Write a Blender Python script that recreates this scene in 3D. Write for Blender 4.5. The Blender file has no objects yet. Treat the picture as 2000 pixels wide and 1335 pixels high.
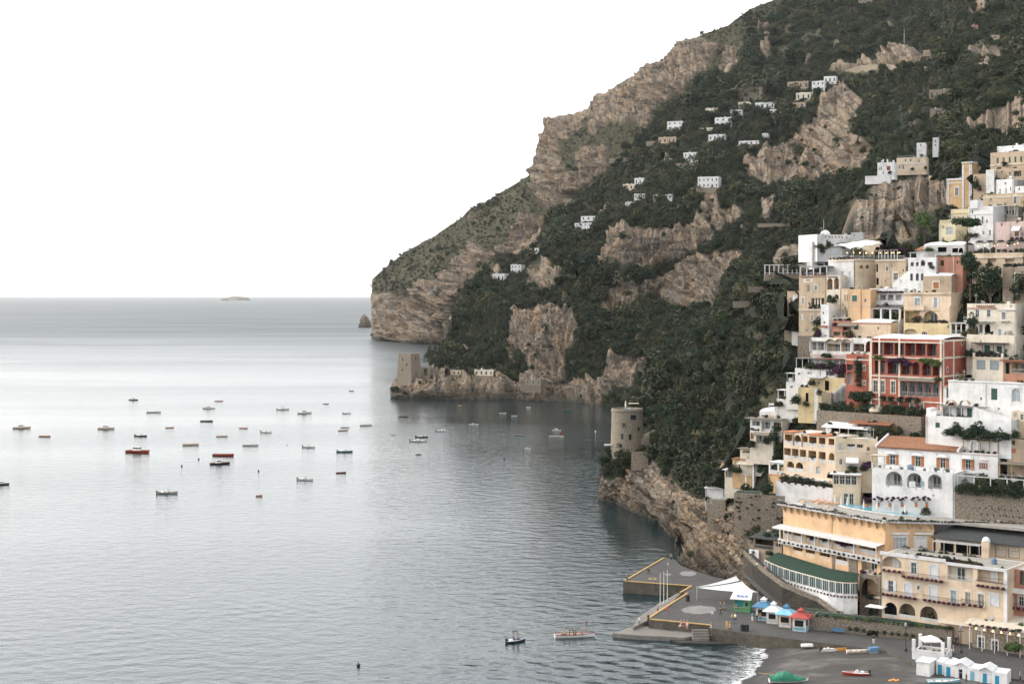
import bpy, bmesh, math, random
import numpy as np
from mathutils import Vector, Matrix

# ------------------------------------------------------------------ camera, sky, sun, exposure
scene = bpy.context.scene
C = scene.collection
F = 2778.0          # focal length in photograph pixels (50 mm on 36 mm, 2000 px wide)
H = 68.0            # camera height above the sea
HZ = 575.0          # row of the horizon
R = math.radians

cam = bpy.data.cameras.new('camera')
cam.lens = 50.0; cam.sensor_width = 36.0
cam.shift_y = -(667.5 - HZ) / 2000.0
cam.clip_start = 1.0; cam.clip_end = 90000.0
camo = bpy.data.objects.new('camera', cam); C.objects.link(camo)
camo.location = (0, 0, H); camo.rotation_euler = (math.pi / 2, 0, 0)
scene.camera = camo

SUN_AZ, SUN_EL = -68.0, 27.0        # degrees clockwise from +Y (view direction): low over the sea on the left
world = bpy.data.worlds.new('World'); scene.world = world; world.use_nodes = True
wn, wl = world.node_tree.nodes, world.node_tree.links
for n in list(wn): wn.remove(n)
sky = wn.new('ShaderNodeTexSky'); sky.sky_type = 'NISHITA'; sky.sun_disc = False
sky.sun_elevation = R(SUN_EL); sky.sun_rotation = R(SUN_AZ)
sky.altitude = 60; sky.air_density = 1.0; sky.dust_density = 6.0; sky.ozone_density = 1.0
hsv = wn.new('ShaderNodeHueSaturation'); hsv.inputs['Saturation'].default_value = 0.38
mixv = wn.new('ShaderNodeMixRGB'); mixv.inputs[0].default_value = 0.5
mixv.inputs[2].default_value = (9.25, 9.4, 9.45, 1)      # even veil of thin evening cloud
bg = wn.new('ShaderNodeBackground'); bg.inputs['Strength'].default_value = 0.15
wo = wn.new('ShaderNodeOutputWorld')
wl.new(sky.outputs[0], hsv.inputs['Color']); wl.new(hsv.outputs[0], mixv.inputs[1])
wl.new(mixv.outputs[0], bg.inputs[0]); wl.new(bg.outputs[0], wo.inputs[0])

sun = bpy.data.lights.new('sun', 'SUN'); sun.energy = 0.6; sun.angle = R(35); sun.color = (1.0, 0.93, 0.84)
suno = bpy.data.objects.new('sun', sun); C.objects.link(suno)
_d = Vector((math.sin(R(SUN_AZ)) * math.cos(R(SUN_EL)), math.cos(R(SUN_AZ)) * math.cos(R(SUN_EL)), math.sin(R(SUN_EL))))
suno.rotation_euler = _d.to_track_quat('Z', 'Y').to_euler()

vs = scene.view_settings
vs.view_transform = 'Standard'; vs.look = 'None'; vs.gamma = 1.0; vs.exposure = 0.92; vs.use_curve_mapping = False
cy = scene.cycles
cy.max_bounces = 5; cy.diffuse_bounces = 2; cy.glossy_bounces = 3; cy.transmission_bounces = 3; cy.volume_bounces = 0
cy.transparent_max_bounces = 8; cy.caustics_reflective = False; cy.caustics_refractive = False
cy.use_denoising = True

# ------------------------------------------------------------------ small helpers
rng = np.random.default_rng(7)
rnd = random.Random(11)

def P(px, py, d):
    """photograph pixel + distance along the view -> point in the world"""
    return Vector(((px - 1000) / F * d, d, H + (HZ - py) / F * d))
def dsea(py, z=0.0):
    return (H - z) * F / (py - HZ)
def srgb(r, g, b):
    f = lambda c: (c / 255 / 12.92) if c / 255 <= 0.04045 else ((c / 255 + 0.055) / 1.055) ** 2.4
    return (f(r), f(g), f(b))

MATS = {}
def nodes(name):
    m = bpy.data.materials.new(name); m.use_nodes = True
    nt = m.node_tree; b = nt.nodes['Principled BSDF']
    MATS[name] = m
    return m, nt, b
def N(nt, typ, **kw):
    n = nt.nodes.new(typ)
    for k, v in kw.items():
        if k.startswith('i_'):
            key = k[2:]; key = int(key) if key.isdigit() else key.replace('_', ' ')
            n.inputs[key].default_value = v
        else: setattr(n, k, v)
    return n
def ramp(nt, src, stops):
    n = nt.nodes.new('ShaderNodeValToRGB'); e = n.color_ramp.elements
    while len(e) < len(stops): e.new(0.5)
    for k, (p, c) in zip(e, stops):
        k.position = p; k.color = (c, c, c, 1) if isinstance(c, (int, float)) else tuple(c) + (1,)
    nt.links.new(src, n.inputs[0]); return n.outputs[0]
def mixc(nt, fac, a, b, mode='MIX'):
    n = nt.nodes.new('ShaderNodeMixRGB'); n.blend_type = mode
    for i, v in ((0, fac), (1, a), (2, b)):
        if hasattr(v, 'is_linked') or isinstance(v, bpy.types.NodeSocket): nt.links.new(v, n.inputs[i])
        elif i == 0: n.inputs[0].default_value = v
        else: n.inputs[i].default_value = tuple(v) + (1,) if len(v) == 3 else v
    return n.outputs[0]
def mapping(nt, scale=(1, 1, 1), rot=(0, 0, 0), coord='Object'):
    t = nt.nodes.new('ShaderNodeTexCoord'); m = nt.nodes.new('ShaderNodeMapping')
    m.inputs['Scale'].default_value = scale; m.inputs['Rotation'].default_value = rot
    if coord == 'World':
        g = nt.nodes.new('ShaderNodeNewGeometry'); nt.links.new(g.outputs['Position'], m.inputs[0])
    else: nt.links.new(t.outputs[coord], m.inputs[0])
    return m.outputs[0]
def noise(nt, vec, scale, detail=4, rough=0.55, dist=0.0):
    n = N(nt, 'ShaderNodeTexNoise', i_Scale=scale, i_Detail=detail, i_Roughness=rough, i_Distortion=dist)
    nt.links.new(vec, n.inputs['Vector']); return n.outputs['Fac']
def bump(nt, height, strength=0.4, dist=0.1, normal=None):
    n = N(nt, 'ShaderNodeBump', i_Strength=strength, i_Distance=dist); nt.links.new(height, n.inputs['Height'])
    if normal: nt.links.new(normal, n.inputs['Normal'])
    return n.outputs[0]

def tag(o, label=None, cat=None, group=None, kind=None):
    for k, v in (('label', label), ('category', cat), ('group', group), ('kind', kind)):
        if v: o[k] = v
    return o
def link(o, parent=None):
    C.objects.link(o)
    if parent is not None: o.parent = parent
    return o
def empty(name, loc=(0, 0, 0), rz=0.0):
    o = bpy.data.objects.new(name, None); o.location = loc; o.rotation_euler = (0, 0, rz); o.empty_display_size = 0.5
    return link(o)

class MB:
    """collects faces; build() links them as one mesh object"""
    def __init__(s): s.v = []; s.f = []; s.mi = []; s.m = 0
    def quad(s, a, b, c, d): s.poly([a, b, c, d])
    def poly(s, pts):
        n = len(s.v); s.v += [tuple(p) for p in pts]; s.f.append(tuple(range(n, n + len(pts)))); s.mi.append(s.m)
    def box(s, x0, x1, y0, y1, z0, z1):
        n = len(s.v)
        s.v += [(x0, y0, z0), (x1, y0, z0), (x1, y1, z0), (x0, y1, z0), (x0, y0, z1), (x1, y0, z1), (x1, y1, z1), (x0, y1, z1)]
        for q in ((0, 3, 2, 1), (4, 5, 6, 7), (0, 1, 5, 4), (1, 2, 6, 5), (2, 3, 7, 6), (3, 0, 4, 7)):
            s.f.append(tuple(n + i for i in q)); s.mi.append(s.m)
    def prism(s, pts, z0, z1):
        """pts: plan polygon counter-clockwise; z0/z1 numbers or lists"""
        k = len(pts); n = len(s.v)
        a = z0 if isinstance(z0, (list, tuple)) else [z0] * k; b = z1 if isinstance(z1, (list, tuple)) else [z1] * k
        s.v += [(p[0], p[1], a[i]) for i, p in enumerate(pts)] + [(p[0], p[1], b[i]) for i, p in enumerate(pts)]
        s.f.append(tuple(n + i for i in reversed(range(k)))); s.f.append(tuple(n + k + i for i in range(k))); s.mi += [s.m] * 2
        for i in range(k):
            j = (i + 1) % k; s.f.append((n + i, n + j, n + k + j, n + k + i)); s.mi.append(s.m)
    def tube(s, a, b, r, r2=None, k=6, caps=True):
        a = Vector(a); b = Vector(b); r2 = r if r2 is None else r2
        z = (b - a).normalized(); x = z.orthogonal().normalized(); y = z.cross(x); n = len(s.v)
        for p, q in ((a, r), (b, r2)):
            for i in range(k):
                t = 2 * math.pi * i / k; s.v.append(tuple(p + x * (q * math.cos(t)) + y * (q * math.sin(t))))
        for i in range(k):
            j = (i + 1) % k; s.f.append((n + i, n + j, n + k + j, n + k + i)); s.mi.append(s.m)
        if caps:
            s.f.append(tuple(n + i for i in reversed(range(k)))); s.f.append(tuple(n + k + i for i in range(k))); s.mi += [s.m] * 2
    def lathe(s, prof, k=16, cx=0, cy=0):
        n = len(s.v)
        for (r, z) in prof:
            for i in range(k):
                t = 2 * math.pi * i / k; s.v.append((cx + r * math.cos(t), cy + r * math.sin(t), z))
        for a in range(len(prof) - 1):
            for i in range(k):
                j = (i + 1) % k; s.f.append((n + a * k + i, n + a * k + j, n + (a + 1) * k + j, n + (a + 1) * k + i)); s.mi.append(s.m)
        s.f.append(tuple(n + (len(prof) - 1) * k + i for i in range(k))); s.mi.append(s.m)
        s.f.append(tuple(n + i for i in reversed(range(k)))); s.mi.append(s.m)
    def grid(s, rows):
        n = len(s.v); w = len(rows[0])
        for r in rows: s.v += [tuple(p) for p in r]
        for i in range(len(rows) - 1):
            for j in range(w - 1):
                s.f.append((n + i * w + j, n + i * w + j + 1, n + (i + 1) * w + j + 1, n + (i + 1) * w + j)); s.mi.append(s.m)
    def mesh(s, name, mats, smooth=False):
        me = bpy.data.meshes.new(name); me.from_pydata(s.v, [], s.f)
        mats = mats if isinstance(mats, (list, tuple)) else [mats]
        for m in mats: me.materials.append(MATS[m] if isinstance(m, str) else m)
        if len(mats) > 1: me.polygons.foreach_set('material_index', s.mi)
        if smooth: me.polygons.foreach_set('use_smooth', [True] * len(me.polygons))
        me.update(); return me
    def build(s, name, mats, parent=None, smooth=False):
        return link(bpy.data.objects.new(name, s.mesh(name, mats, smooth)), parent)

def np_mesh(name, V, Fq, mat, smooth=True):
    me = bpy.data.meshes.new(name)
    me.vertices.add(len(V)); me.vertices.foreach_set('co', np.asarray(V, np.float32).ravel())
    k = Fq.shape[1]
    me.loops.add(Fq.size); me.loops.foreach_set('vertex_index', Fq.astype(np.int32).ravel())
    me.polygons.add(len(Fq)); me.polygons.foreach_set('loop_start', np.arange(0, Fq.size, k, dtype=np.int32))
    me.polygons.foreach_set('loop_total', np.full(len(Fq), k, np.int32))
    me.polygons.foreach_set('use_smooth', np.full(len(Fq), smooth))
    me.materials.append(MATS[mat]); me.update(calc_edges=True); return me

# gradient noise in numpy
_perm = np.random.default_rng(3).permutation(512).astype(np.int64)
_grad = np.random.default_rng(4).normal(size=(512, 3)); _grad /= np.linalg.norm(_grad, axis=1)[:, None]
def gnoise(p):
    p = np.asarray(p, float); i = np.floor(p).astype(np.int64); f = p - i
    u = f * f * f * (f * (f * 6 - 15) + 10)
    out = np.zeros(p.shape[:-1])
    for dx in (0, 1):
        for dy in (0, 1):
            for dz in (0, 1):
                h = _perm[(_perm[(_perm[(i[..., 0] + dx) & 511] + i[..., 1] + dy) & 511] + i[..., 2] + dz) & 511]
                g = _grad[h]
                v = g[..., 0] * (f[..., 0] - dx) + g[..., 1] * (f[..., 1] - dy) + g[..., 2] * (f[..., 2] - dz)
                w = (u[..., 0] if dx else 1 - u[..., 0]) * (u[..., 1] if dy else 1 - u[..., 1]) * (u[..., 2] if dz else 1 - u[..., 2])
                out += v * w
    return out * 1.6
def fbm(p, o=4, gain=0.5, ridged=False):
    a, s, t = 1.0, 0.0, 0.0
    for k in range(o):
        n = gnoise(p * (2.03 ** k) + 17.3 * k)
        if ridged: n = 1 - 2 * np.abs(n)
        s = s + a * n; t += a; a *= gain
    return s / t
# ------------------------------------------------------------------ materials of the setting
def make_setting_materials():
    # limestone and soil of the mountain; the vertex attribute "rock" says where bare rock stands
    m, nt, b = nodes('mountain'); L = nt.links
    at = N(nt, 'ShaderNodeAttribute', attribute_name='rock'); gr = N(nt, 'ShaderNodeAttribute', attribute_name='dry')
    v = mapping(nt, (1, 1, 1), coord='World')
    vs_ = mapping(nt, (.11, .11, .022), coord='World'); vb = mapping(nt, (.03, .03, .16), (R(14), R(9), 0), coord='World')
    n1 = noise(nt, v, .035, 5, .6); n2 = noise(nt, vs_, 1.0, 5, .6, .6); n3 = noise(nt, vb, 1.0, 5, .62, .8); n4 = noise(nt, v, .45, 4, .65)
    n5 = noise(nt, mapping(nt, (.42, .42, .05), coord='World'), 1.0, 4, .6, .3)
    rock = ramp(nt, n1, [(.3, (.24, .21, .18)), (.45, (.32, .27, .215)), (.57, (.38, .30, .22)), (.7, (.33, .305, .27))])
    rock = mixc(nt, ramp(nt, n2, [(.44, 0.0), (.66, .75)]), rock, (.46, .31, .19))
    rock = mixc(nt, ramp(nt, n5, [(.38, .7), (.5, 0.0)]), rock, (.10, .092, .08))
    rock = mixc(nt, ramp(nt, n3, [(.38, .75), (.48, 0.0)]), rock, (.09, .08, .068))
    rock = mixc(nt, ramp(nt, n4, [(.36, .6), (.46, 0.0)]), rock, (.06, .062, .046))
    gz = N(nt, 'ShaderNodeNewGeometry'); sz = N(nt, 'ShaderNodeSeparateXYZ'); L.new(gz.outputs['Position'], sz.inputs[0]); tz = N(nt, 'ShaderNodeMath', operation='MULTIPLY_ADD'); L.new(n4, tz.inputs[0]); tz.inputs[1].default_value = -7.0; L.new(sz.outputs['Z'], tz.inputs[2])
    wet = N(nt, 'ShaderNodeMapRange'); L.new(tz.outputs[0], wet.inputs['Value'])      # weed-darkened rock of the splash zone
    for q, vv in (('From Min', -3.), ('From Max', 5.), ('To Min', .85), ('To Max', 0.)): wet.inputs[q].default_value = vv
    rock = mixc(nt, wet.outputs[0], rock, (.05, .045, .036))
    soil = ramp(nt, noise(nt, v, .09, 5, .6), [(.35, (.014, .018, .012)), (.6, (.028, .034, .019)), (.75, (.06, .054, .034))])
    soil = mixc(nt, gr.outputs['Fac'], soil, mixc(nt, n4, (.085, .085, .05), (.15, .13, .08)))
    L.new(mixc(nt, at.outputs['Fac'], soil, rock), b.inputs['Base Color'])
    b.inputs['Roughness'].default_value = .95; b.inputs['Specular IOR Level'].default_value = .15
    hsum = N(nt, 'ShaderNodeMath', operation='ADD'); L.new(n3, hsum.inputs[0]); L.new(n2, hsum.inputs[1])
    h2 = N(nt, 'ShaderNodeMath', operation='ADD'); L.new(hsum.outputs[0], h2.inputs[0]); L.new(n4, h2.inputs[1])
    L.new(bump(nt, h2.outputs[0], 1.0, 5.0), b.inputs['Normal'])
    # leaves: per-plant tint
    def leaf(name, dark, mid, light):
        m, nt, b = nodes(name); L = nt.links
        oi = N(nt, 'ShaderNodeObjectInfo'); g = N(nt, 'ShaderNodeNewGeometry')
        c = ramp(nt, oi.outputs['Random'], [(0, dark), (.65, mid), (1, light)])
        c = mixc(nt, ramp(nt, g.outputs['Random Per Island'], [(0, 0), (1, .5)]), c, light)
        L.new(c, b.inputs['Base Color']); b.inputs['Roughness'].default_value = .75; b.inputs['Specular IOR Level'].default_value = .25
    leaf('scrub_leaf', (.013, .022, .014), (.025, .036, .019), (.085, .085, .040))
    leaf('tree_leaf', (.011, .022, .015), (.019, .036, .018), (.042, .062, .026))
    leaf('bright_leaf', (.05, .085, .025), (.07, .11, .03), (.10, .15, .04))
    leaf('flower_leaf', (.045, .012, .03), (.07, .014, .035), (.13, .03, .06))
    leaf('purple_leaf', (.03, .012, .028), (.045, .016, .04), (.08, .03, .06))
    m, nt, b = nodes('bark'); b.inputs['Base Color'].default_value = (.07, .05, .035, 1); b.inputs['Roughness'].default_value = .9
    L = nt.links; L.new(bump(nt, noise(nt, mapping(nt, (6, 6, 1.2)), 2.0), .6, .05), b.inputs['Normal'])
    # sea
    m, nt, b = nodes('sea_water'); L = nt.links
    b.inputs['Base Color'].default_value = (.006, .020, .024, 1); b.inputs['IOR'].default_value = 1.42
    v1 = mapping(nt, (1, 1, 1), (0, 0, R(24)), coord='World')
    vA = mapping(nt, (.20, .30, .2), (0, 0, R(12)), coord='World'); vB = mapping(nt, (.75, 1.15, .5), (0, 0, R(-20)), coord='World')
    vC = mapping(nt, (.0016, .006, .003), (0, 0, R(8)), coord='World')
    streak = noise(nt, vC, 1.0, 5, .55, .7)
    nA = noise(nt, vA, 1.0, 3, .55, .3); nB = noise(nt, vB, 1.0, 3, .6)
    w = N(nt, 'ShaderNodeTexWave', i_Scale=.075, i_Distortion=3.0, i_Detail=3.0); w.inputs['Detail Scale'].default_value = .25
    L.new(mapping(nt, (1, 1, 1), (0, 0, R(-50)), coord='World'), w.inputs['Vector'])
    amp = ramp(nt, streak, [(.34, .5), (.66, 1.0)])
    near = N(nt, 'ShaderNodeMath', operation='MULTIPLY'); L.new(nB, near.inputs[0]); near.inputs[1].default_value = .26
    s1 = N(nt, 'ShaderNodeMath', operation='ADD'); L.new(nA, s1.inputs[0]); L.new(near.outputs[0], s1.inputs[1])
    w2 = N(nt, 'ShaderNodeTexWave', i_Scale=.06, i_Distortion=3.5, i_Detail=3.0); w2.inputs['Detail Scale'].default_value = .25; L.new(mapping(nt, (1, 1, 1), (0, 0, R(-118)), coord='World'), w2.inputs['Vector'])
    g0 = N(nt, 'ShaderNodeNewGeometry'); sp0 = N(nt, 'ShaderNodeSeparateXYZ'); L.new(g0.outputs['Position'], sp0.inputs[0])
    mr0 = N(nt, 'ShaderNodeMapRange', interpolation_type='SMOOTHSTEP'); L.new(sp0.outputs['Y'], mr0.inputs['Value'])      # boat wakes crossing near the shore
    for q, v in (('From Min', 350.), ('From Max', 255.), ('To Min', .03), ('To Max', .36)): mr0.inputs[q].default_value = v
    wa = N(nt, 'ShaderNodeMath', operation='ADD'); L.new(w.outputs['Fac'], wa.inputs[0]); L.new(w2.outputs['Fac'], wa.inputs[1])
    wk = N(nt, 'ShaderNodeMath', operation='MULTIPLY'); L.new(wa.outputs[0], wk.inputs[0]); L.new(ramp(nt, noise(nt, mapping(nt, (.012, .03, 1), coord='World'), 1.0, 2), [(.46, .1), (.68, 1.0)]), wk.inputs[1])
    wm = N(nt, 'ShaderNodeMath', operation='MULTIPLY'); L.new(wk.outputs[0], wm.inputs[0]); L.new(mr0.outputs[0], wm.inputs[1])
    s2 = N(nt, 'ShaderNodeMath', operation='ADD'); L.new(s1.outputs[0], s2.inputs[0]); L.new(wm.outputs[0], s2.inputs[1])
    s3 = N(nt, 'ShaderNodeMath', operation='MULTIPLY'); L.new(s2.outputs[0], s3.inputs[0]); L.new(amp, s3.inputs[1])
    L.new(bump(nt, s3.outputs[0], 1.0, .36), b.inputs['Normal'])
    g = N(nt, 'ShaderNodeNewGeometry'); sp = N(nt, 'ShaderNodeSeparateXYZ'); L.new(g.outputs['Position'], sp.inputs[0])
    mr = N(nt, 'ShaderNodeMapRange'); L.new(sp.outputs['Y'], mr.inputs['Value'])
    for q, v in (('From Min', 380.), ('From Max', 2600.), ('To Min', .0), ('To Max', .40)): mr.inputs[q].default_value = v      # open sea beyond the bay is ruffled by wind
    ad = N(nt, 'ShaderNodeMath', operation='ADD'); L.new(ramp(nt, streak, [(.36, .03), (.64, .09)]), ad.inputs[0]); mx_ = N(nt, 'ShaderNodeMapRange', interpolation_type='SMOOTHSTEP'); L.new(sp.outputs['X'], mx_.inputs['Value'])      # the cove under the cliffs lies sheltered
    for q, v in (('From Min', -10.), ('From Max', -130.), ('To Min', .06), ('To Max', 1.)): mx_.inputs[q].default_value = v
    mu = N(nt, 'ShaderNodeMath', operation='MULTIPLY'); L.new(mr.outputs[0], mu.inputs[0]); L.new(mx_.outputs[0], mu.inputs[1]); L.new(mu.outputs[0], ad.inputs[1]); L.new(ad.outputs[0], b.inputs['Roughness'])
make_setting_materials()

# ------------------------------------------------------------------ sea
mb = MB(); mb.quad((-26000, -1500, 0), (26000, -1500, 0), (26000, 42000, 0), (-26000, 42000, 0))
tag(mb.build('sea', 'sea_water'), 'pale grey sea with small ripples running to the horizon', 'sea', kind='structure')

# ------------------------------------------------------------------ mountain: three folds of the coast
def rbf(ctrl):
    c = np.array(ctrl, float); p = c[:, :2] / 300.0; n = len(p)
    K = np.linalg.norm(p[:, None] - p[None], axis=2)
    A = np.zeros((n + 3, n + 3)); A[:n, :n] = K + np.eye(n) * 0.0; A[:n, n] = 1; A[:n, n + 1:] = p; A[n, :n] = 1; A[n + 1:, :n] = p.T
    s = np.linalg.solve(A, np.r_[np.log(c[:, 2]), 0, 0, 0])
    def f(px, py):
        q = np.stack([np.asarray(px, float), np.asarray(py, float)], -1) / 300.0; sh = q.shape[:-1]; q = q.reshape(-1, 2)
        out = np.empty(len(q))
        for a in range(0, len(q), 40000):
            qq = q[a:a + 40000]
            out[a:a + 40000] = np.linalg.norm(qq[:, None] - p[None], axis=2) @ s[:n] + s[n] + qq @ s[n + 1:]
        return np.exp(out).reshape(sh)
    return f
def inpoly(px, py, poly):
    ins = np.zeros(px.shape, bool); k = len(poly)
    for i in range(k):
        x0, y0 = poly[i]; x1, y1 = poly[(i + 1) % k]
        if y0 == y1: continue
        c = ((y0 > py) != (y1 > py)) & (px < (x1 - x0) * (py - y0) / (y1 - y0) + x0)
        ins ^= c
    return ins

ROCK = [
 [(1190,447),(1248,441),(1298,445),(1349,439),(1370,397),(1374,371),(1399,367),(1412,405),(1450,409),(1454,434),(1416,447),(1391,468),(1349,489),(1290,514),(1240,535),(1202,544),(1177,539),(1174,510),(1190,476)],
 [(1172,569),(1206,556),(1256,552),(1328,518),(1353,497),(1399,493),(1458,489),(1460,506),(1416,527),(1412,552),(1408,586),(1374,590),(1315,602),(1290,590),(1286,569),(1248,590),(1206,611),(1172,625),(1164,602)],
 [(1004,611),(1038,607),(1122,609),(1126,636),(1143,657),(1139,678),(1105,703),(1101,741),(1063,745),(1038,737),(1025,703),(1004,670)],
 [(760,745),(782,730),(866,731),(920,745),(967,747),(1009,747),(1021,735),(1076,739),(1105,752),(1151,745),(1160,800),(760,800)],
 [(1109,762),(1143,745),(1185,745),(1189,703),(1227,700),(1273,700),(1269,724),(1248,741),(1240,762),(1198,765),(1172,800),(1109,800)],
 [(1034,518),(1080,518),(1088,535),(1118,535),(1088,569),(1034,569)],
 [(720,544),(731,573),(786,577),(820,560),(845,552),(891,535),(895,510),(916,485),(920,468),(954,497),(971,485),(996,476),(1017,422),(1080,430),(1080,451),(1055,468),(1038,497),(971,502),(954,518),(929,552),(904,586),(895,619),(874,690),(720,690)],
 [(1051,308),(1088,300),(1105,342),(1193,325),(1189,342),(1122,384),(1126,418),(1088,418),(1051,388)],
 [(1050,300),(1065,250),(1095,225),(1150,205),(1165,178),(1210,155),(1280,125),(1320,82),(1360,75),(1400,85),(1395,140),(1360,170),(1330,195),(1290,210),(1280,250),(1260,255),(1250,240),(1190,245),(1160,270),(1150,230),(1095,290),(1060,380),(1045,350)],
 [(1405,130),(1420,95),(1445,95),(1440,135),(1405,145)],
 [(1125,300),(1190,290),(1195,340),(1130,340)],
 [(1450,320),(1490,300),(1540,270),(1545,245),(1580,240),(1600,200),(1630,165),(1655,165),(1670,185),(1685,200),(1665,225),(1665,265),(1695,275),(1710,300),(1700,330),(1690,345),(1665,350),(1625,345),(1600,360),(1575,380),(1555,370),(1530,355),(1500,370),(1470,340)],
 [(1490,396),(1526,366),(1544,372),(1541,390),(1514,408),(1499,432),(1487,426)],
 [(1400,408),(1445,405),(1450,425),(1440,440),(1420,455),(1400,456)],
 [(1668,393),(1700,384),(1703,366),(1733,357),(1775,354),(1820,342),(1850,339),(1853,390),(1820,408),(1784,420),(1778,444),(1740,456),(1668,456)],
 [(1509,479),(1526,476),(1578,480),(1586,490),(1566,512),(1547,516),(1536,508),(1525,530),(1512,524)],
 [(1890,250),(1950,215),(2010,195),(2010,268),(1945,272),(1905,265)],
 [(1625,132),(1700,112),(1750,92),(1800,105),(1875,110),(1940,95),(1960,115),(1850,121),(1750,126),(1710,131),(1630,142)],
 [(1165,932),(1200,940),(1228,930),(1232,882),(1260,892),(1300,922),(1340,958),(1390,985),(1425,1015),(1470,1060),(1480,1110),(1520,1135),(1580,1165),(1660,1180),(1720,1200),(1720,1260),(1480,1260),(1160,1200)],
 [(1420,955),(1530,955),(1530,1010),(1460,1040),(1425,1020)],
 [(1485,100),(1500,60),(1510,85),(1500,120)], [(1890,10),(1925,5),(1930,30),(1900,35)],
 [(940,535),(965,520),(985,540),(950,560)], [(1000,640),(985,680),(1010,720),(1015,690)],
 [(1400,900),(1425,895),(1430,925),(1405,930)],
]
DRY = [
 [(1490,45),(1545,25),(1565,50),(1600,55),(1625,45),(1600,70),(1560,95),(1530,125),(1560,150),(1500,160),(1470,150),(1520,95)],
 [(1600,140),(1750,95),(1960,80),(2000,95),(2000,118),(1800,125),(1650,150)],
 [(740,545),(800,500),(860,470),(900,450),(890,480),(830,530),(780,570),(740,570)],
 [(900,420),(960,392),(1010,365),(1000,400),(930,440)], [(1130,300),(1190,290),(1230,300),(1150,320)],
 [(1480,760),(1500,740),(1515,760),(1490,800),(1470,830),(1460,860)], [(1380,880),(1400,830),(1420,850),(1405,890)],
 [(1390,655),(1440,648),(1500,650),(1500,660),(1400,668)],
]
def masks(px, py, d):
    q = np.stack([px / 26.0, py / 26.0, px * 0 + 3.7], -1)
    wx = px + 7 * fbm(q, 3) ; wy = py + 7 * fbm(q + 31.7, 3)
    rk = np.zeros(px.shape, bool); dr = np.zeros(px.shape, bool)
    for p in ROCK: rk |= inpoly(wx, wy, p)
    for p in DRY: dr |= inpoly(wx, wy, p)
    # ledges with bushes inside the cliffs
    led = fbm(np.stack([px / 34.0, py / 15.0, px * 0 + 9.1], -1), 3)
    rk &= led < 0.45
    out = fbm(np.stack([px / 30.0, py / 20.0, px * 0 + 1.1], -1), 3)
    rk |= (out > 0.43) & (d > 700)
    return rk.astype(float), dr * np.clip(.55 + 1.6 * fbm(np.stack([px / 14.0, py / 9.0, px * 0 + 5.5], -1), 3), 0, 1)
def blur(a, n):
    for _ in range(n):
        a = (np.pad(a, ((1, 1), (0, 0)), 'edge')[:-2] + 2 * a + np.pad(a, ((1, 1), (0, 0)), 'edge')[2:]) / 4
        a = (np.pad(a, ((0, 0), (1, 1)), 'edge')[:, :-2] + 2 * a + np.pad(a, ((0, 0), (1, 1)), 'edge')[:, 2:]) / 4
    return a

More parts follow.
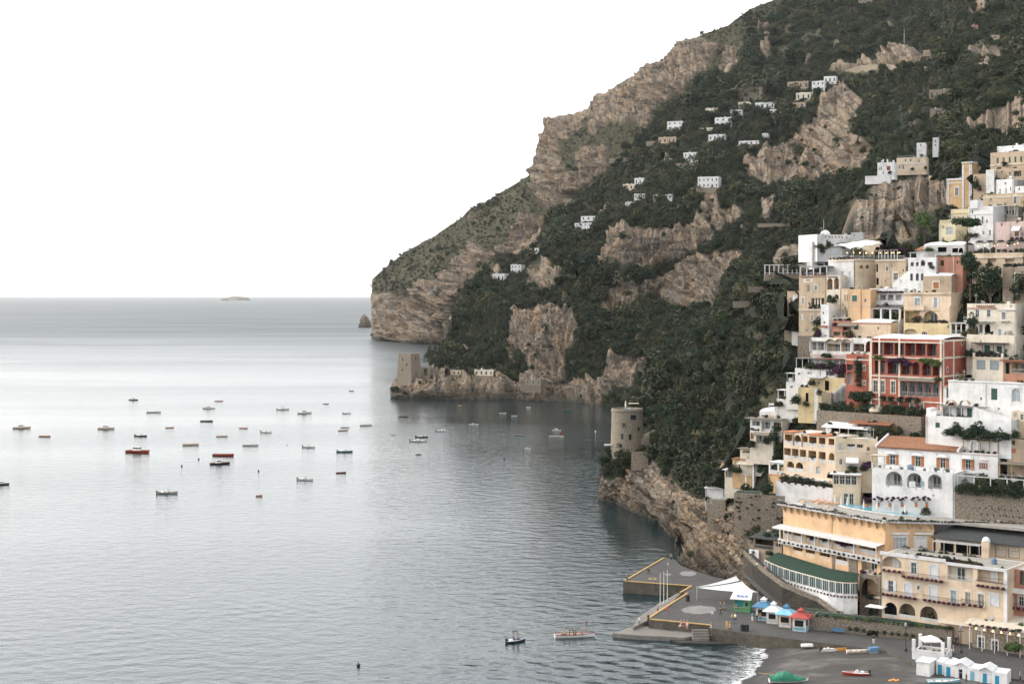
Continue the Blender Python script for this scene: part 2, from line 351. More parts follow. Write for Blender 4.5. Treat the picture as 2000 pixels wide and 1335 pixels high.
LAYERS = {}; BL = []; CARVE = []
def fold(name, label, px0, px1, step, top, bottom, ctrl, rows, back, drop, flat=None):
    depth = rbf(ctrl)
    px = np.arange(px0, px1 + .1, step); tp = np.interp(px, *zip(*top)); bt = np.interp(px, *zip(*bottom))
    t = np.linspace(0, 1, rows)[:, None]
    PX = np.broadcast_to(px, (rows, len(px))).copy(); PY = bt + (tp - bt) * t
    D = depth(PX, PY)
    X = np.stack([(PX - 1000) / F * D, D, H + (HZ - PY) / F * D], -1)
    rk, dr = masks(PX, PY, D)
    if name == 'far_headland': dr = np.maximum(dr, .55)
    soft = blur(rk, 3)
    gu = np.gradient(X, axis=1); gv = np.gradient(X, axis=0)
    n = np.cross(gu, gv); n /= np.linalg.norm(n, axis=-1, keepdims=True) + 1e-9
    n[n[..., 1] > 0] *= -1
    s = (D / 1000.0)[..., None]; Q = X / s                      # same detail per pixel in every fold
    big = fbm(Q / 75.0, 4, .5)
    crag = fbm(Q * np.array([1 / 22., 1 / 22., 1 / 60.]), 5, .55, True)
    bed = Q[..., 2] + .25 * Q[..., 0] + 6 * fbm(Q / 60., 2)
    saw = (bed / 9.0) % 1.0; saw2 = (bed / 3.7) % 1.0
    fine = fbm(Q / 7.0, 3, .55)
    mid = fbm(Q * np.array([1 / 11., 1 / 11., 1 / 17.]), 3, .6, True)
    h = 9 * big + soft * (11 * crag + 7 * mid + 4.0 * saw + 1.8 * saw2 + 4.5 * fine - 9) + (1 - soft) * 1.6 * fine
    edge = np.clip(t / .03, 0, 1) * 1.0
    h = h * s[..., 0] * (0.35 + .65 * edge) * (.15 + .85 * np.clip((PX - px0) / 45., 0, 1)) * (.35 + .65 * np.clip((1 - t) / .07, 0, 1))
    if flat is not None: h = flat(PX, PY, h)
    X = X + n * h[..., None]
    # close the fold: it turns over its crest and round its left end
    k = 7; tt = np.linspace(0, 1, k + 1)[1:, None, None]
    crest = X[-1][None] + tt * np.array([.15, 1, 0]) * back - (tt ** 1.5) * np.array([0, 0, drop])
    V = np.concatenate([X[:1] - np.array([0, 0, 14.0]), X, crest], 0)
    pad = lambda a: np.concatenate([a[:1], a, np.repeat(a[-1:], k, 0)], 0)
    RK, DR = pad(soft), pad(blur(dr, 2))
    side = V[:, :1] + np.linspace(1, 0, 5)[None, :-1, None] * np.array([.12, 1, 0]) * back * .6
    V = np.concatenate([side, V], 1); RK = np.concatenate([np.repeat(RK[:, :1], 4, 1), RK], 1); DR = np.concatenate([np.repeat(DR[:, :1], 4, 1), DR], 1)
    nr, nc = V.shape[:2]
    idx = np.arange(nr * nc).reshape(nr, nc)
    Fq = np.stack([idx[:-1, :-1], idx[:-1, 1:], idx[1:, 1:], idx[1:, :-1]], -1).reshape(-1, 4)
    me = np_mesh(name, V.reshape(-1, 3), Fq, 'mountain', smooth=False)
    for nm, a in (('rock', RK), ('dry', DR)):
        at = me.attributes.new(nm, 'FLOAT', 'POINT'); at.data.foreach_set('value', a.astype(np.float32).ravel())
    o = link(bpy.data.objects.new(name, me)); tag(o, label, 'mountain', kind='structure')
    LAYERS[name] = dict(obj=o, shape=(nr, nc), rows=rows, depth=depth, X=X, PX=PX, PY=PY, D=D, rock=soft, dry=dr, step=step, ys=np.abs(PY[1] - PY[0]))
    return o

A_CTRL = [(727,660,2222),(760,665,2110),(800,669,2010),(850,672,1947),(900,674,1930),(960,680,1900),(727,560,2235),(740,540,2230),(800,490,2150),(900,425,2080),(1000,362,2020),(1060,255,1980),(1180,180,1950),
 (1350,82,1850),(1510,0,1800),(1560,-30,1780),(800,600,2070),(850,640,1960),(900,560,1900),(960,560,1850),(1000,440,1850),(1100,330,1820),(1200,250,1800),(1300,170,1780),(1450,60,1750),(1100,450,1780),(1300,280,1700),(1500,120,1680),
 (760,620,2120),(840,560,2000),(950,470,1900)]
fold('far_headland', 'steep grey limestone headland fading into haze behind the cove', 727, 1570, 2.2,
     [(727,545),(735,538),(790,492),(850,460),(900,425),(915,408),(960,385),(1030,345),(1045,330),(1060,260),(1080,235),(1100,228),(1150,215),(1165,188),(1210,165),(1270,135),(1310,105),(1330,90),(1380,65),(1420,50),(1465,15),(1510,0),(1570,-40)],
     [(727,663),(760,668),(800,672),(850,675),(905,678),(906,640),(960,590),(1080,520),(1200,420),(1340,300),(1450,210),(1570,90)],
     A_CTRL, 170, 260, 90)
B_CTRL = [(765,775,944),(850,778,930),(1000,778,930),(1100,782,912),(1180,790,878),(1240,830,820),(1300,830,800),(770,745,955),(790,736,955),(830,735,960),(880,733,965),(900,680,1000),(880,640,1020),(910,580,1080),(960,540,1130),(1000,610,1000),(1070,690,950),
 (1070,610,985),(1040,740,935),(1200,740,900),(1250,700,930),(1300,620,960),(1300,560,985),(1240,600,975),(1300,450,1020),(1200,545,1000),(1380,360,1090),(1200,430,1060),(1150,440,1100),(1000,500,1210),(1060,450,1230),(1190,340,1320),(1250,370,1130),(1350,300,1180),(1300,240,1290),(1400,155,1420),(1420,190,1320),
 (1500,190,1300),(1600,150,1300),(1480,330,1080),(1600,300,1080),(1650,200,1150),(1600,380,1000),(1450,480,960),(1500,420,940),(1550,450,880),(1400,600,900),(1500,560,840),(1700,100,1380),(1700,250,960),(1800,250,800),(1800,130,1050),(1900,285,560),(1900,200,740),(1850,330,560),(1750,380,640),(1650,420,760),
 (1700,470,640),(1900,350,500),(2000,300,480),(2010,100,900),(2010,0,1200),(1700,0,1600),(1540,0,1720),(1450,100,1560),(2010,250,560),(1650,-60,1750),(2010,-100,1400),(1120,395,1280),(1560,650,760),(1800,-80,1700),(2300,280,420),(2300,200,520),(2300,80,760),(2300,-120,1250)]
fold('mountain_slope', 'wooded mountain slope with orange limestone cliffs above the cove', 765, 2300, 2.0,
     [(765,762),(775,742),(790,737),(830,735),(850,706),(865,692),(880,640),(905,575),(945,530),(1000,498),(1060,445),(1120,395),(1190,335),(1260,265),(1320,210),(1400,150),(1500,60),(1540,0),(1600,-60),(2012,-90),(2300,-120)],
     [(765,779),(850,782),(1000,782),(1100,786),(1180,794),(1200,840),(1260,840),(1300,780),(1400,690),(1500,610),(1560,560),(1680,470),(1760,420),(1870,370),(2012,330),(2300,280)],
     B_CTRL, 400, 260, 60)
def town_d(px, py):
    a = (px - 1000) / F
    return 355.0 / (1.2 * (.75 * a + .66) + (py - HZ) / F)
T_CTRL = [(1170,975,472),(1180,978,470),(1205,980,466),(1240,1000,444),(1290,1015,429),(1318,1050,398),(1322,1090,367),(1345,1112,352),(1375,1125,342),(1440,1145,322),(1500,1185,300),
 (1172,900,478),(1195,860,480),(1230,860,478),(1258,860,478),(1230,830,500),(1258,790,525),(1280,745,550),(1300,800,505),(1350,675,580),(1400,700,520),(1400,632,560),(1450,590,500),(1490,545,460),(1300,950,432),(1250,900,462),(1250,940,455),(1300,880,455),
 (1380,900,405),(1380,960,372),(1420,950,350),(1420,850,400),(1450,760,400),(1480,850,345),(1540,700,372),(1550,600,385),(1530,478,450),(1510,500,450),(1600,470,420),(1660,445,430),(1672,400,468),(1750,440,445),(1830,380,445),(1703,368,490),(1750,352,520),(1850,335,470),(1800,345,520),(1930,290,420),(2012,265,410),
 (1400,1020,352),(1350,1050,372),(1400,1080,345),(1460,1100,320),(1480,650,430),(1480,700,410)]
for _px in (1560, 1660, 1760, 1880, 2012, 2300):
    for _py in (480, 600, 720, 840, 960, 1080, 1180):
        if _py > 500 or _px > 1700: T_CTRL.append((_px, _py, town_d(_px, _py)))
T_CTRL += [(1560,1200,(H-2.6)*F/(1200-HZ)),(1640,1224,(H-2.6)*F/(1224-HZ)),(1720,1240,(H-2.6)*F/(1240-HZ)),(1800,1255,(H-2.6)*F/(1255-HZ)),(1900,1262,(H-2.6)*F/(1262-HZ)),(2012,1270,(H-2.6)*F/(1270-HZ)),(2300,1320,(H-2.6)*F/(1320-HZ)),(2300,200,345)]
town_poly = [(1500,540),(1560,500),(1600,450),(1670,440),(1760,440),(1850,400),(1850,300),(2020,250),(2020,1300),(1480,1200),(1450,1090),(1500,1010),(1380,970),(1430,900),(1480,800),(1540,740),(1545,650)]
def flat_town(px, py, h):
    k = blur(inpoly(px, py, town_poly).astype(float), 12)
    k2 = np.where((px > 1180) & (px < 1270) & (py < 880), .3, 1.0)
    return h * (1 - .85 * k) * k2 - 3.2 * k
fold('town_hillside', 'scrubby hillside and sea cliff carrying the stacked town', 1170, 2300, 2.0,
     [(1170,945),(1176,885),(1190,862),(1200,856),(1230,838),(1258,800),(1280,750),(1300,720),(1350,675),(1400,632),(1450,590),(1490,545),(1510,505),(1530,480),(1600,470),(1660,448),(1672,394),(1703,366),(1740,352),(1800,345),(1850,335),(1870,312),(1930,290),(2012,262),(2300,190)],
     [(1170,978),(1180,981),(1205,983),(1240,1004),(1290,1019),(1316,1052),(1320,1094),(1345,1116),(1375,1129),(1440,1149),(1500,1189),(1560,1204),(1640,1228),(1720,1244),(1800,1259),(1900,1266),(2012,1276),(2300,1330)],
     T_CTRL, 330, 120, 25, flat=flat_town)

# rock islet off the headland and the island on the horizon
def islet(name, label, px, py, d, w, hgt, dep, seed):
    nu, nv = 60, 40; u = np.linspace(0, 2 * np.pi, nu, endpoint=False); v = np.linspace(0, 1, nv)[:, None]
    prof = np.sqrt(np.clip(1 - v ** 1.7, 0, 1))
    X = np.stack([np.cos(u) * prof * w / 2, np.sin(u) * prof * dep / 2, np.broadcast_to(v * hgt, (nv, nu))], -1)
    k = 1 + .55 * fbm(X / (w * .22) + seed, 4, .55) ; X = X * np.stack([k, k, 1 + .5 * fbm(X / (w * .3) + seed + 9, 3)], -1)
    X[..., 2] -= 1.0 + hgt * .02
    base = P(px, py, d); X += np.array([base.x, base.y, 0])
    i = np.arange(nu * nv).reshape(nv, nu); j = np.roll(i, -1, 1)
    Fq = np.stack([i[:-1], j[:-1], j[1:], i[1:]], -1).reshape(-1, 4)
    me = np_mesh(name, X.reshape(-1, 3), Fq, 'mountain'); at = me.attributes.new('rock', 'FLOAT', 'POINT')
    at.data.foreach_set('value', np.full(nu * nv, .8, np.float32))
    tag(link(bpy.data.objects.new(name, me)), label, 'rock', kind='structure')
islet('sea_rock', 'dark rocky stack at the foot of the far headland', 713, 639, dsea(639), 25, 24, 30, 2.)
islet('sea_rock', 'low islet on the sea horizon', 462, 583, 16500, 300, 46, 200, 5.)

# ------------------------------------------------------------------ plants
def leaf_cloud(seed, lumps, nl, size, spread=(1, 1, .85), zc=.75, lump_r=(.32, .55), flat=1.0):
    r = np.random.default_rng(seed)
    c = r.normal(size=(lumps, 3)); c /= np.linalg.norm(c, axis=1)[:, None]; c *= r.uniform(.25, .75, (lumps, 1)) * np.array(spread); c[:, 2] += zc
    lr = r.uniform(*lump_r, lumps)
    k = r.integers(0, lumps, nl); dv = r.normal(size=(nl, 3)); dv /= np.linalg.norm(dv, axis=1)[:, None]
    dv[:, 2] = np.where(dv[:, 2] < -.4, -dv[:, 2], dv[:, 2])
    p = c[k] + dv * (lr[k] * r.uniform(.72, 1.12, nl))[:, None] * np.array([1, 1, flat])
    nrm = dv + r.normal(scale=.55, size=(nl, 3)); nrm /= np.linalg.norm(nrm, axis=1)[:, None]
    a = np.cross(nrm, r.normal(size=(nl, 3))); a /= np.linalg.norm(a, axis=1)[:, None]; b = np.cross(nrm, a)
    s = size * r.uniform(.6, 1.4, (nl, 1)); e = s * r.uniform(.5, .9, (nl, 1))
    bend = nrm * s * .25
    V = np.stack([p - a * s, p - b * e + bend, p + a * s, p + b * e + bend], 1).reshape(-1, 3)
    return V, np.arange(nl * 4).reshape(-1, 4)
PLANTS = {}
def plant_mesh(key, mat, *a, **k):
    V, Fq = leaf_cloud(*a, **k); PLANTS[key] = np_mesh('foliage', V, Fq, mat, smooth=False)
for i in range(5): plant_mesh('bush%d' % i, 'scrub_leaf', 20 + i, 9 + i, 520, .12)
for i in range(3): plant_mesh('tree%d' % i, 'tree_leaf', 40 + i, 16, 1100, .085, spread=(1, 1, .95), zc=.95, lump_r=(.28, .46))
plant_mesh('pine', 'tree_leaf', 60, 14, 1500, .075, spread=(1.1, 1.1, .22), zc=1.0, lump_r=(.3, .5), flat=.75)
plant_mesh('bright', 'bright_leaf', 70, 10, 800, .09)
plant_mesh('flower', 'flower_leaf', 71, 9, 420, .12, spread=(1, .6, .5), zc=.4)
plant_mesh('purple', 'purple_leaf', 72, 11, 700, .1, spread=(1, .7, .6), zc=.4)
plant_mesh('vine', 'tree_leaf', 73, 14, 800, .09, spread=(1, .7, .5), zc=.4)

shapes = bpy.data.collections.new('scrub_shapes')
for k in ['bush%d' % i for i in range(5)] + ['tree%d' % i for i in range(3)]:
    shapes.objects.link(bpy.data.objects.new('shape_' + k, PLANTS[k]))
ng = bpy.data.node_groups.new('scatter_scrub', 'GeometryNodeTree')
ng.interface.new_socket('Geometry', in_out='INPUT', socket_type='NodeSocketGeometry'); ng.interface.new_socket('Geometry', in_out='OUTPUT', socket_type='NodeSocketGeometry')
gi, go = ng.nodes.new('NodeGroupInput'), ng.nodes.new('NodeGroupOutput')
ci = ng.nodes.new('GeometryNodeCollectionInfo'); ci.inputs['Collection'].default_value = shapes; ci.inputs['Separate Children'].default_value = True; ci.inputs['Reset Children'].default_value = True
iop = ng.nodes.new('GeometryNodeInstanceOnPoints'); iop.inputs['Pick Instance'].default_value = True
for nm, ty, sock in (('idx', 'INT', 'Instance Index'), ('rot', 'FLOAT_VECTOR', 'Rotation'), ('scl', 'FLOAT_VECTOR', 'Scale')):
    a = ng.nodes.new('GeometryNodeInputNamedAttribute'); a.data_type = ty; a.inputs['Name'].default_value = nm
    ng.links.new([s for s in a.outputs if s.enabled and s.name == 'Attribute'][0], iop.inputs[sock])
ng.links.new(gi.outputs[0], iop.inputs['Points']); ng.links.new(ci.outputs[0], iop.inputs['Instance']); ng.links.new(iop.outputs[0], go.inputs[0])
def scatter(name, label, layer, count, rad, keep=None, seed=1):
    """bushes over one fold: rad = crown radius in photograph pixels"""
    Ld = LAYERS[layer]; r = np.random.default_rng(seed)
    w = (1 - np.clip(blur(Ld['rock'], 4) * 1.7, 0, 1)) ** 2 * (1 - .8 * Ld['dry']) + (.035 if layer != 'town_hillside' else .10)
    w = w * Ld['ys'][None, :] if Ld['ys'].ndim else w
    if keep is not None: w = w * keep(Ld['PX'], Ld['PY'])
    w = w.ravel() / w.sum(); k = r.choice(len(w), count, p=w)
    pts = Ld['X'].reshape(-1, 3)[k]; d = Ld['D'].ravel()[k]; rock = Ld['rock'].ravel()[k]; dry = Ld['dry'].ravel()[k]
    q = np.stack([pts[:, 0] / (d * .035), pts[:, 1] / (d * .035), pts[:, 2] / (d * .035)], -1)
    clump = np.clip(1 + 1.1 * fbm(q, 2), .45, 1.9)
    s = rad * r.lognormal(-.1, .38, count) * clump * np.where(rock > .4, .5, 1) * np.where(dry > .4, .5, 1) * d / F
    sx = 1000 + F * pts[:, 0] / pts[:, 1]; sy = HZ - F * (pts[:, 2] - H) / pts[:, 1]; ok = np.ones(count, bool); rp = s / d * F
    for (x0, x1, y0, y1, bd, k) in BL: ok &= ~((sx > x0 - rp * k) & (sx < x1 + rp * k) & (sy > y0 + 1) & (sy < y1 + rp * (1.3 if k > .5 else .9)) & (pts[:, 1] < bd + 2))
    pts, d, s = pts[ok], d[ok], s[ok]; count = len(s)
    pts = pts + r.normal(scale=.2, size=pts.shape) * s[:, None]; pts[:, 2] -= .25 * s
    me = bpy.data.meshes.new(name); me.vertices.add(count); me.vertices.foreach_set('co', pts.astype(np.float32).ravel())
    idx = np.where(r.random(count) < .72, r.integers(0, 5, count), r.integers(5, 8, count)).astype(np.int32)
    me.attributes.new('idx', 'INT', 'POINT').data.foreach_set('value', idx)
    rot = np.stack([r.normal(scale=.15, size=count), r.normal(scale=.15, size=count), r.uniform(0, 6.28, count)], -1).astype(np.float32)
    me.attributes.new('rot', 'FLOAT_VECTOR', 'POINT').data.foreach_set('vector', rot.ravel())
    sc = np.stack([s * r.uniform(.85, 1.2, count), s * r.uniform(.85, 1.2, count), s * r.uniform(.75, 1.15, count)], -1).astype(np.float32)
    me.attributes.new('scl', 'FLOAT_VECTOR', 'POINT').data.foreach_set('vector', sc.ravel())
    o = link(bpy.data.objects.new(name, me)); md = o.modifiers.new('scatter', 'NODES'); md.node_group = ng
    tag(o, label, 'scrub', kind='stuff')
def keep_town(px, py):
    k = np.where(inpoly(px, py, town_poly), .4, 1.0)
    k = np.where((px > 1183) & (px < 1272) & (py > 835) & (py < 875), .0, k)
    return k
# ------------------------------------------------------------------ building kit
def plaster(name, col, dirt=.35, streak=.25, rough=.9, stone=False):
    m, nt, b = nodes(name); L = nt.links
    v = mapping(nt, (1, 1, 1), coord='World'); vz = mapping(nt, (1.3, 1.3, .12), coord='World')
    dark = tuple(c * .62 for c in col); lite = tuple(min(1, c * 1.06) for c in col)
    c = ramp(nt, noise(nt, v, .35, 5, .65), [(.3, tuple(k * (1 - dirt * .55) for k in col)), (.52, col), (.72, lite)])
    c = mixc(nt, ramp(nt, noise(nt, vz, 1.0, 4, .6), [(.52, 0.0), (.75, streak)]), c, (dark[0] * .9, dark[1] * .88, dark[2] * .84))
    if stone:
        vo = N(nt, 'ShaderNodeTexVoronoi', feature='DISTANCE_TO_EDGE', i_Scale=1.7); L.new(mapping(nt, (1, 1, 1.35), coord='World'), vo.inputs['Vector'])
        vc = N(nt, 'ShaderNodeTexVoronoi', i_Scale=1.7); L.new(mapping(nt, (1, 1, 1.35), coord='World'), vc.inputs['Vector'])
        c = mixc(nt, .55, c, mixc(nt, vc.outputs['Distance'], tuple(k * 1.15 for k in col), tuple(k * .45 for k in col)))
        c = mixc(nt, ramp(nt, vo.outputs['Distance'], [(.0, .8), (.09, 0.0)]), c, tuple(k * .3 for k in col))
        L.new(bump(nt, vo.outputs['Distance'], .6, .15), b.inputs['Normal'])
    else: L.new(bump(nt, noise(nt, v, 3.0, 4, .6), .25, .05), b.inputs['Normal'])
    L.new(c, b.inputs['Base Color']); b.inputs['Roughness'].default_value = rough; b.inputs['Specular IOR Level'].default_value = .2
def plain(name, col, rough=.6, metal=0.0, spec=.4, var=.12, emit=None):
    m, nt, b = nodes(name)
    c = ramp(nt, noise(nt, mapping(nt, (1, 1, 1), coord='World'), 1.3, 4, .6), [(.3, tuple(k * (1 - var) for k in col)), (.7, tuple(min(1, k * (1 + var)) for k in col))])
    nt.links.new(c, b.inputs['Base Color']); b.inputs['Roughness'].default_value = rough; b.inputs['Metallic'].default_value = metal
    b.inputs['Specular IOR Level'].default_value = spec
    if emit: b.inputs['Emission Color'].default_value = tuple(emit[0]) + (1,); b.inputs['Emission Strength'].default_value = emit[1]
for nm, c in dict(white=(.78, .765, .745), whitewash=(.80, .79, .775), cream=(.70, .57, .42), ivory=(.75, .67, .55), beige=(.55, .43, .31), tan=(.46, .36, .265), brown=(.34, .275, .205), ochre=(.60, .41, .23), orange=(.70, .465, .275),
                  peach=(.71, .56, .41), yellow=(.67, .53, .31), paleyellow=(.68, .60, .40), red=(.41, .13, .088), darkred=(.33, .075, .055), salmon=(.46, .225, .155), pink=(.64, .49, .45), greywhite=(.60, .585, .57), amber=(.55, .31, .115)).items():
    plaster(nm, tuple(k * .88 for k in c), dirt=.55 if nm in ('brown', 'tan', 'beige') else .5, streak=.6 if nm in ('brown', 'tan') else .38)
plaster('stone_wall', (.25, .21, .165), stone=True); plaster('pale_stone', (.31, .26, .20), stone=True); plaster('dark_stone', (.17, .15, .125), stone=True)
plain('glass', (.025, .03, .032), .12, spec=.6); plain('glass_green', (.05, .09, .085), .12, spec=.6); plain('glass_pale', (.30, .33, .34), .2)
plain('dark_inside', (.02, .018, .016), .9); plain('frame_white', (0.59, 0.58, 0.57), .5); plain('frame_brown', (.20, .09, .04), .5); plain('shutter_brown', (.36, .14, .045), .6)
plain('shutter_green', (.025, .085, .06), .6); plain('shutter_white', (0.58, 0.58, 0.59), .6); plain('shutter_grey', (.16, .19, .20), .6); plain('shutter_teal', (.03, .13, .11), .6)
plain('iron', (.045, .045, .045), .5, .3); plain('iron_pale', (.45, .44, .42), .5); plain('rail_white', (0.56, 0.55, 0.54), .5); plain('wood_dark', (.10, .06, .035), .7); plain('wood_pale', (.40, .28, .15), .7)
plain('canvas_white', (0.64, 0.63, 0.62), .85, var=.05); plain('canvas_cream', (0.53, 0.46, 0.37), .85); plain('canvas_brown', (.22, .09, .045), .85); plain('canvas_black', (.035, .036, .036), .85)
plain('reed', (.19, .165, .13), .95); plain('green_felt', (.012, .036, .022), .95, var=.3); plain('terracotta_slab', (.45, .17, .08), .85, var=.25); plain('roof_white', (0.59, 0.59, 0.59), .85, var=.08)
plain('painted_tank', (.10, .16, .24), .6); plain('roof_black', (.042, .044, .045), .9, var=.25); plain('roof_grey', (.30, .28, .25), .9, var=.2); plain('pool_water', (.16, .42, .52), .08, spec=.5, var=.15); plain('lamp_glow', (1, .72, .38), .5, emit=((1, .55, .2), 2.5))
m, nt, b = nodes('roof_tile'); c = ramp(nt, noise(nt, mapping(nt, (1, 1, 1), coord='World'), 2.2, 4, .7), [(.3, (.20, .095, .055)), (.5, (.38, .19, .11)), (.7, (.47, .27, .17))]); nt.links.new(c, b.inputs['Base Color']); b.inputs['Roughness'].default_value = .9

CROPS = {'K1': (1640, 260, 5.556), 'K2': (1480, 430, 7.143), 'K3': (1720, 430, 7.143), 'K4': (1500, 580, 7.415), 'K5': (1740, 580, 7.415), 'K6': (1370, 740, 7.415), 'K7': (1620, 740, 5.263), 'K8': (1370, 860, 6.06),
         'K9': (1680, 840, 6.25), 'K10': (1440, 970, 6.25), 'K11': (1700, 980, 6.667), 'K12': (1640, 1130, 5.556), 'K13': (1360, 1110, 6.25), 'K14': (1180, 1070, 6.667), 'K15': (1430, 1230, 5.405), 'K16': (960, 1190, 7.143),
         'Z2': (1400, 600, 3.3333), 'Z3': (1400, 935, 3.3333), 'Z4': (1000, 0, 2.0), 'Z5': (660, 300, 2.381), 'Z7': (700, 730, 3.3333), 'Z6': (0, 730, 2.857), 'PX': (0, 0, 1.0)}
dT = lambda px, py: float(LAYERS['town_hillside']['depth'](np.array([px]), np.array([py]))[0])
dB = lambda px, py: float(LAYERS['mountain_slope']['depth'](np.array([px]), np.array([py]))[0])
dA = lambda px, py: float(LAYERS['far_headland']['depth'](np.array([px]), np.array([py]))[0])

def text_mesh(cu, mat):
    t = bpy.data.objects.new('lettering', cu); C.objects.link(t); dg = bpy.context.evaluated_depsgraph_get(); me = bpy.data.meshes.new_from_object(t.evaluated_get(dg)); bpy.data.objects.remove(t)
    me.materials.clear(); me.materials.append(MATS[mat]); return bpy.data.objects.new('lettering', me)

class Bld:
    """a building whose front wall is the plane through two photograph columns, turned by yaw degrees (right end nearer)"""
    def __init__(s, name, label, crop, xl, xr, ytop, ybase, yaw=0, wall='cream', depth=8., d=None, roof='flat', ext=4., cat='building', xs=None, par=.5, group=None, roofmat='roof_white', trim=None, fwd=.6, ref=None):
        s.k = CROPS[crop]; xl, ytop = s.c(xl, ytop); xr, ybase = s.c(xr, ybase)
        s.wall = wall; s.roof = roof; s.par = par; s.roofmat = roofmat; s.trim = trim
        mid = (xl + xr) / 2 if ref is None else s.c(ref, 0)[0]
        if d is None: d = dT(mid, ybase) - fwd
        s.d = d; y = R(yaw); s.dx, s.dy = math.cos(y), -math.sin(y)
        M = P(mid, ybase, d)
        tt = lambda px: ((px - 1000) / F * M.y - M.x) / (s.dx - (px - 1000) / F * s.dy)
        tl, tr = tt(xl), tt(xr); s.W = tr - tl
        s.zb = M.z - ext; s.zt = P(mid, ytop, d).z; s.z0 = M.z
        s.root = empty(name, (M.x + tl * s.dx, M.y + tl * s.dy, s.zb), -y)
        s.ox, s.oy = s.root.location.x, s.root.location.y
        s.H = s.zt - s.zb; s.D = depth
        if xs is not None:            # depth so that the side wall ends at this column
            a = (s.c(xs, 0)[0] - 1000) / F; cx = tl if s.c(xs, 0)[0] < xl else tr
            bx, by = M.x + cx * s.dx, M.y + cx * s.dy; nx, ny = -s.dy, s.dx
            s.D = (a * by - bx) / (nx - a * ny); 
        s.op = []; s.zl = None
        tag(s.root, label, cat, group); BL.append((xl, xr, ytop, ybase if cat not in ('villa', 'wall') else ytop + (ybase - ytop) * .85, d, .8 if cat not in ('villa', 'wall') else .4)); s.cat = cat; CARVE.append((xl, xr, ytop, ybase, s.ox, s.oy, s.dx, s.dy))
    def c(s, x, y): return s.k[0] + x / s.k[2], s.k[1] + y / s.k[2]
    def uz(s, px, py, off=0.0):
        """pixel (already in photograph pixels) -> (u, z) on the wall plane moved back by off"""
        a = (px - 1000) / F; nx, ny = -s.dy, s.dx
        bx, by = s.ox + nx * off, s.oy + ny * off
        u = (a * by - bx) / (s.dx - a * s.dy); dist = by + u * s.dy
        return u, H + (HZ - py) / F * dist - s.zb
    def rect(s, cx, cy, w, h, off=0.0):
        x, y = s.c(cx, cy); w /= s.k[2]; h /= s.k[2]
        u0 = s.uz(x - w / 2, y, off)[0]; u1 = s.uz(x + w / 2, y, off)[0]; z1 = s.uz(x, y - h / 2, off)[1]; z0 = s.uz(x, y + h / 2, off)[1]
        if s.zl: z0, z1 = s.zl
        return max(u0, .12), min(u1, s.W - .12), max(z0, .15), min(z1, s.H - .15)
    def lock(s, cx=None, cy=0, h=0):
        s.zl = None
        if cx is not None: s.zl = s.rect(cx, cy, 1, h)[2:]
    def hole(s, u0, u1, z0, z1, dep, arch=False, inner=None):
        if u1 - u0 < .15 or z1 - z0 < .15: return False
        for o in s.op:
            if u0 < o[1] + .03 and u1 > o[0] - .03 and z0 < o[3] + .03 and z1 > o[2] - .03: return False
        s.op.append((u0, u1, z0, z1, dep, arch, inner)); return True
    def win(s, cx, cy, w, h, sh=None, surround=None, arch=False, glass='glass', frame='frame_white', bars=1, sill=False, hood=None, side=None, name='window'):
        """sh: closed shutter material; side: open shutters beside; surround: raised trim material"""
        u0, u1, z0, z1 = s.rect(cx, cy, w, h)
        if side: q = (u1 - u0) * .27; su0, su1 = u0, u1; u0, u1 = u0 + q, u1 - q
        if not s.hole(u0, u1, z0, z1, .22, arch): return
        ww, hh = u1 - u0, z1 - z0; t = min(.09, ww * .12); m = MB()
        m.box(u0, u0 + t, .1, .17, z0, z1); m.box(u1 - t, u1, .1, .17, z0, z1); m.box(u0 + t, u1 - t, .1, .17, z1 - t, z1); m.box(u0 + t, u1 - t, .1, .17, z0, z0 + t)
        for i in range(bars): x = u0 + ww * (i + 1) / (bars + 1); m.box(x - t * .35, x + t * .35, .105, .165, z0 + t, z1 - t)
        if hh > 1.2: m.box(u0 + t, u1 - t, .11, .16, z0 + hh * .62 - t * .3, z0 + hh * .62 + t * .3)
        o = m.build(name, frame, s.root)
        p = MB()
        if sh:
            p.box(u0 + .02, u1 - .02, .03, .09, z0 + .02, z1 - .02)
            k = max(3, int(hh / .16))
            for i in range(k): zz = z0 + .05 + (hh - .1) * i / k; p.box(u0 + .1, u1 - .1, .005, .03, zz, zz + (hh - .1) / k * .55)
            p.build('shutter', sh, o)
        else: p.quad((u0, .15, z0), (u1, .15, z0), (u1, .15, z1), (u0, .15, z1)); p.build('pane', glass, o)
        if side:
            for a, b2 in ((su0, u0 - .03), (u1 + .03, su1)):
                p = MB(); p.box(a, b2, -.07, -.02, z0, z1); k = max(3, int(hh / .16))
                for i in range(k): zz = z0 + hh * i / k; p.box(a + .06, b2 - .06, -.09, -.07, zz + .03, zz + hh / k * .6)
                p.build('shutter', side, o)
        if surround:
            q = min(.2, ww * .22 + .04); p = MB()
            p.box(u0 - q, u0, -.06, .04, z0 - q * .4, z1 + q); p.box(u1, u1 + q, -.06, .04, z0 - q * .4, z1 + q); p.box(u0 - q, u1 + q, -.09, .04, z1 + q, z1 + q * 1.8)
            p.box(u0, u1, -.06, .04, z1, z1 + q); p.box(u0 - q, u1 + q, -.1, .04, z0 - q * .9, z0 - q * .4); p.build('surround', surround, o)
        elif sill: p = MB(); p.box(u0 - .12, u1 + .12, -.14, .04, z0 - .12, z0 - .01); p.build('sill', 'frame_white', o)
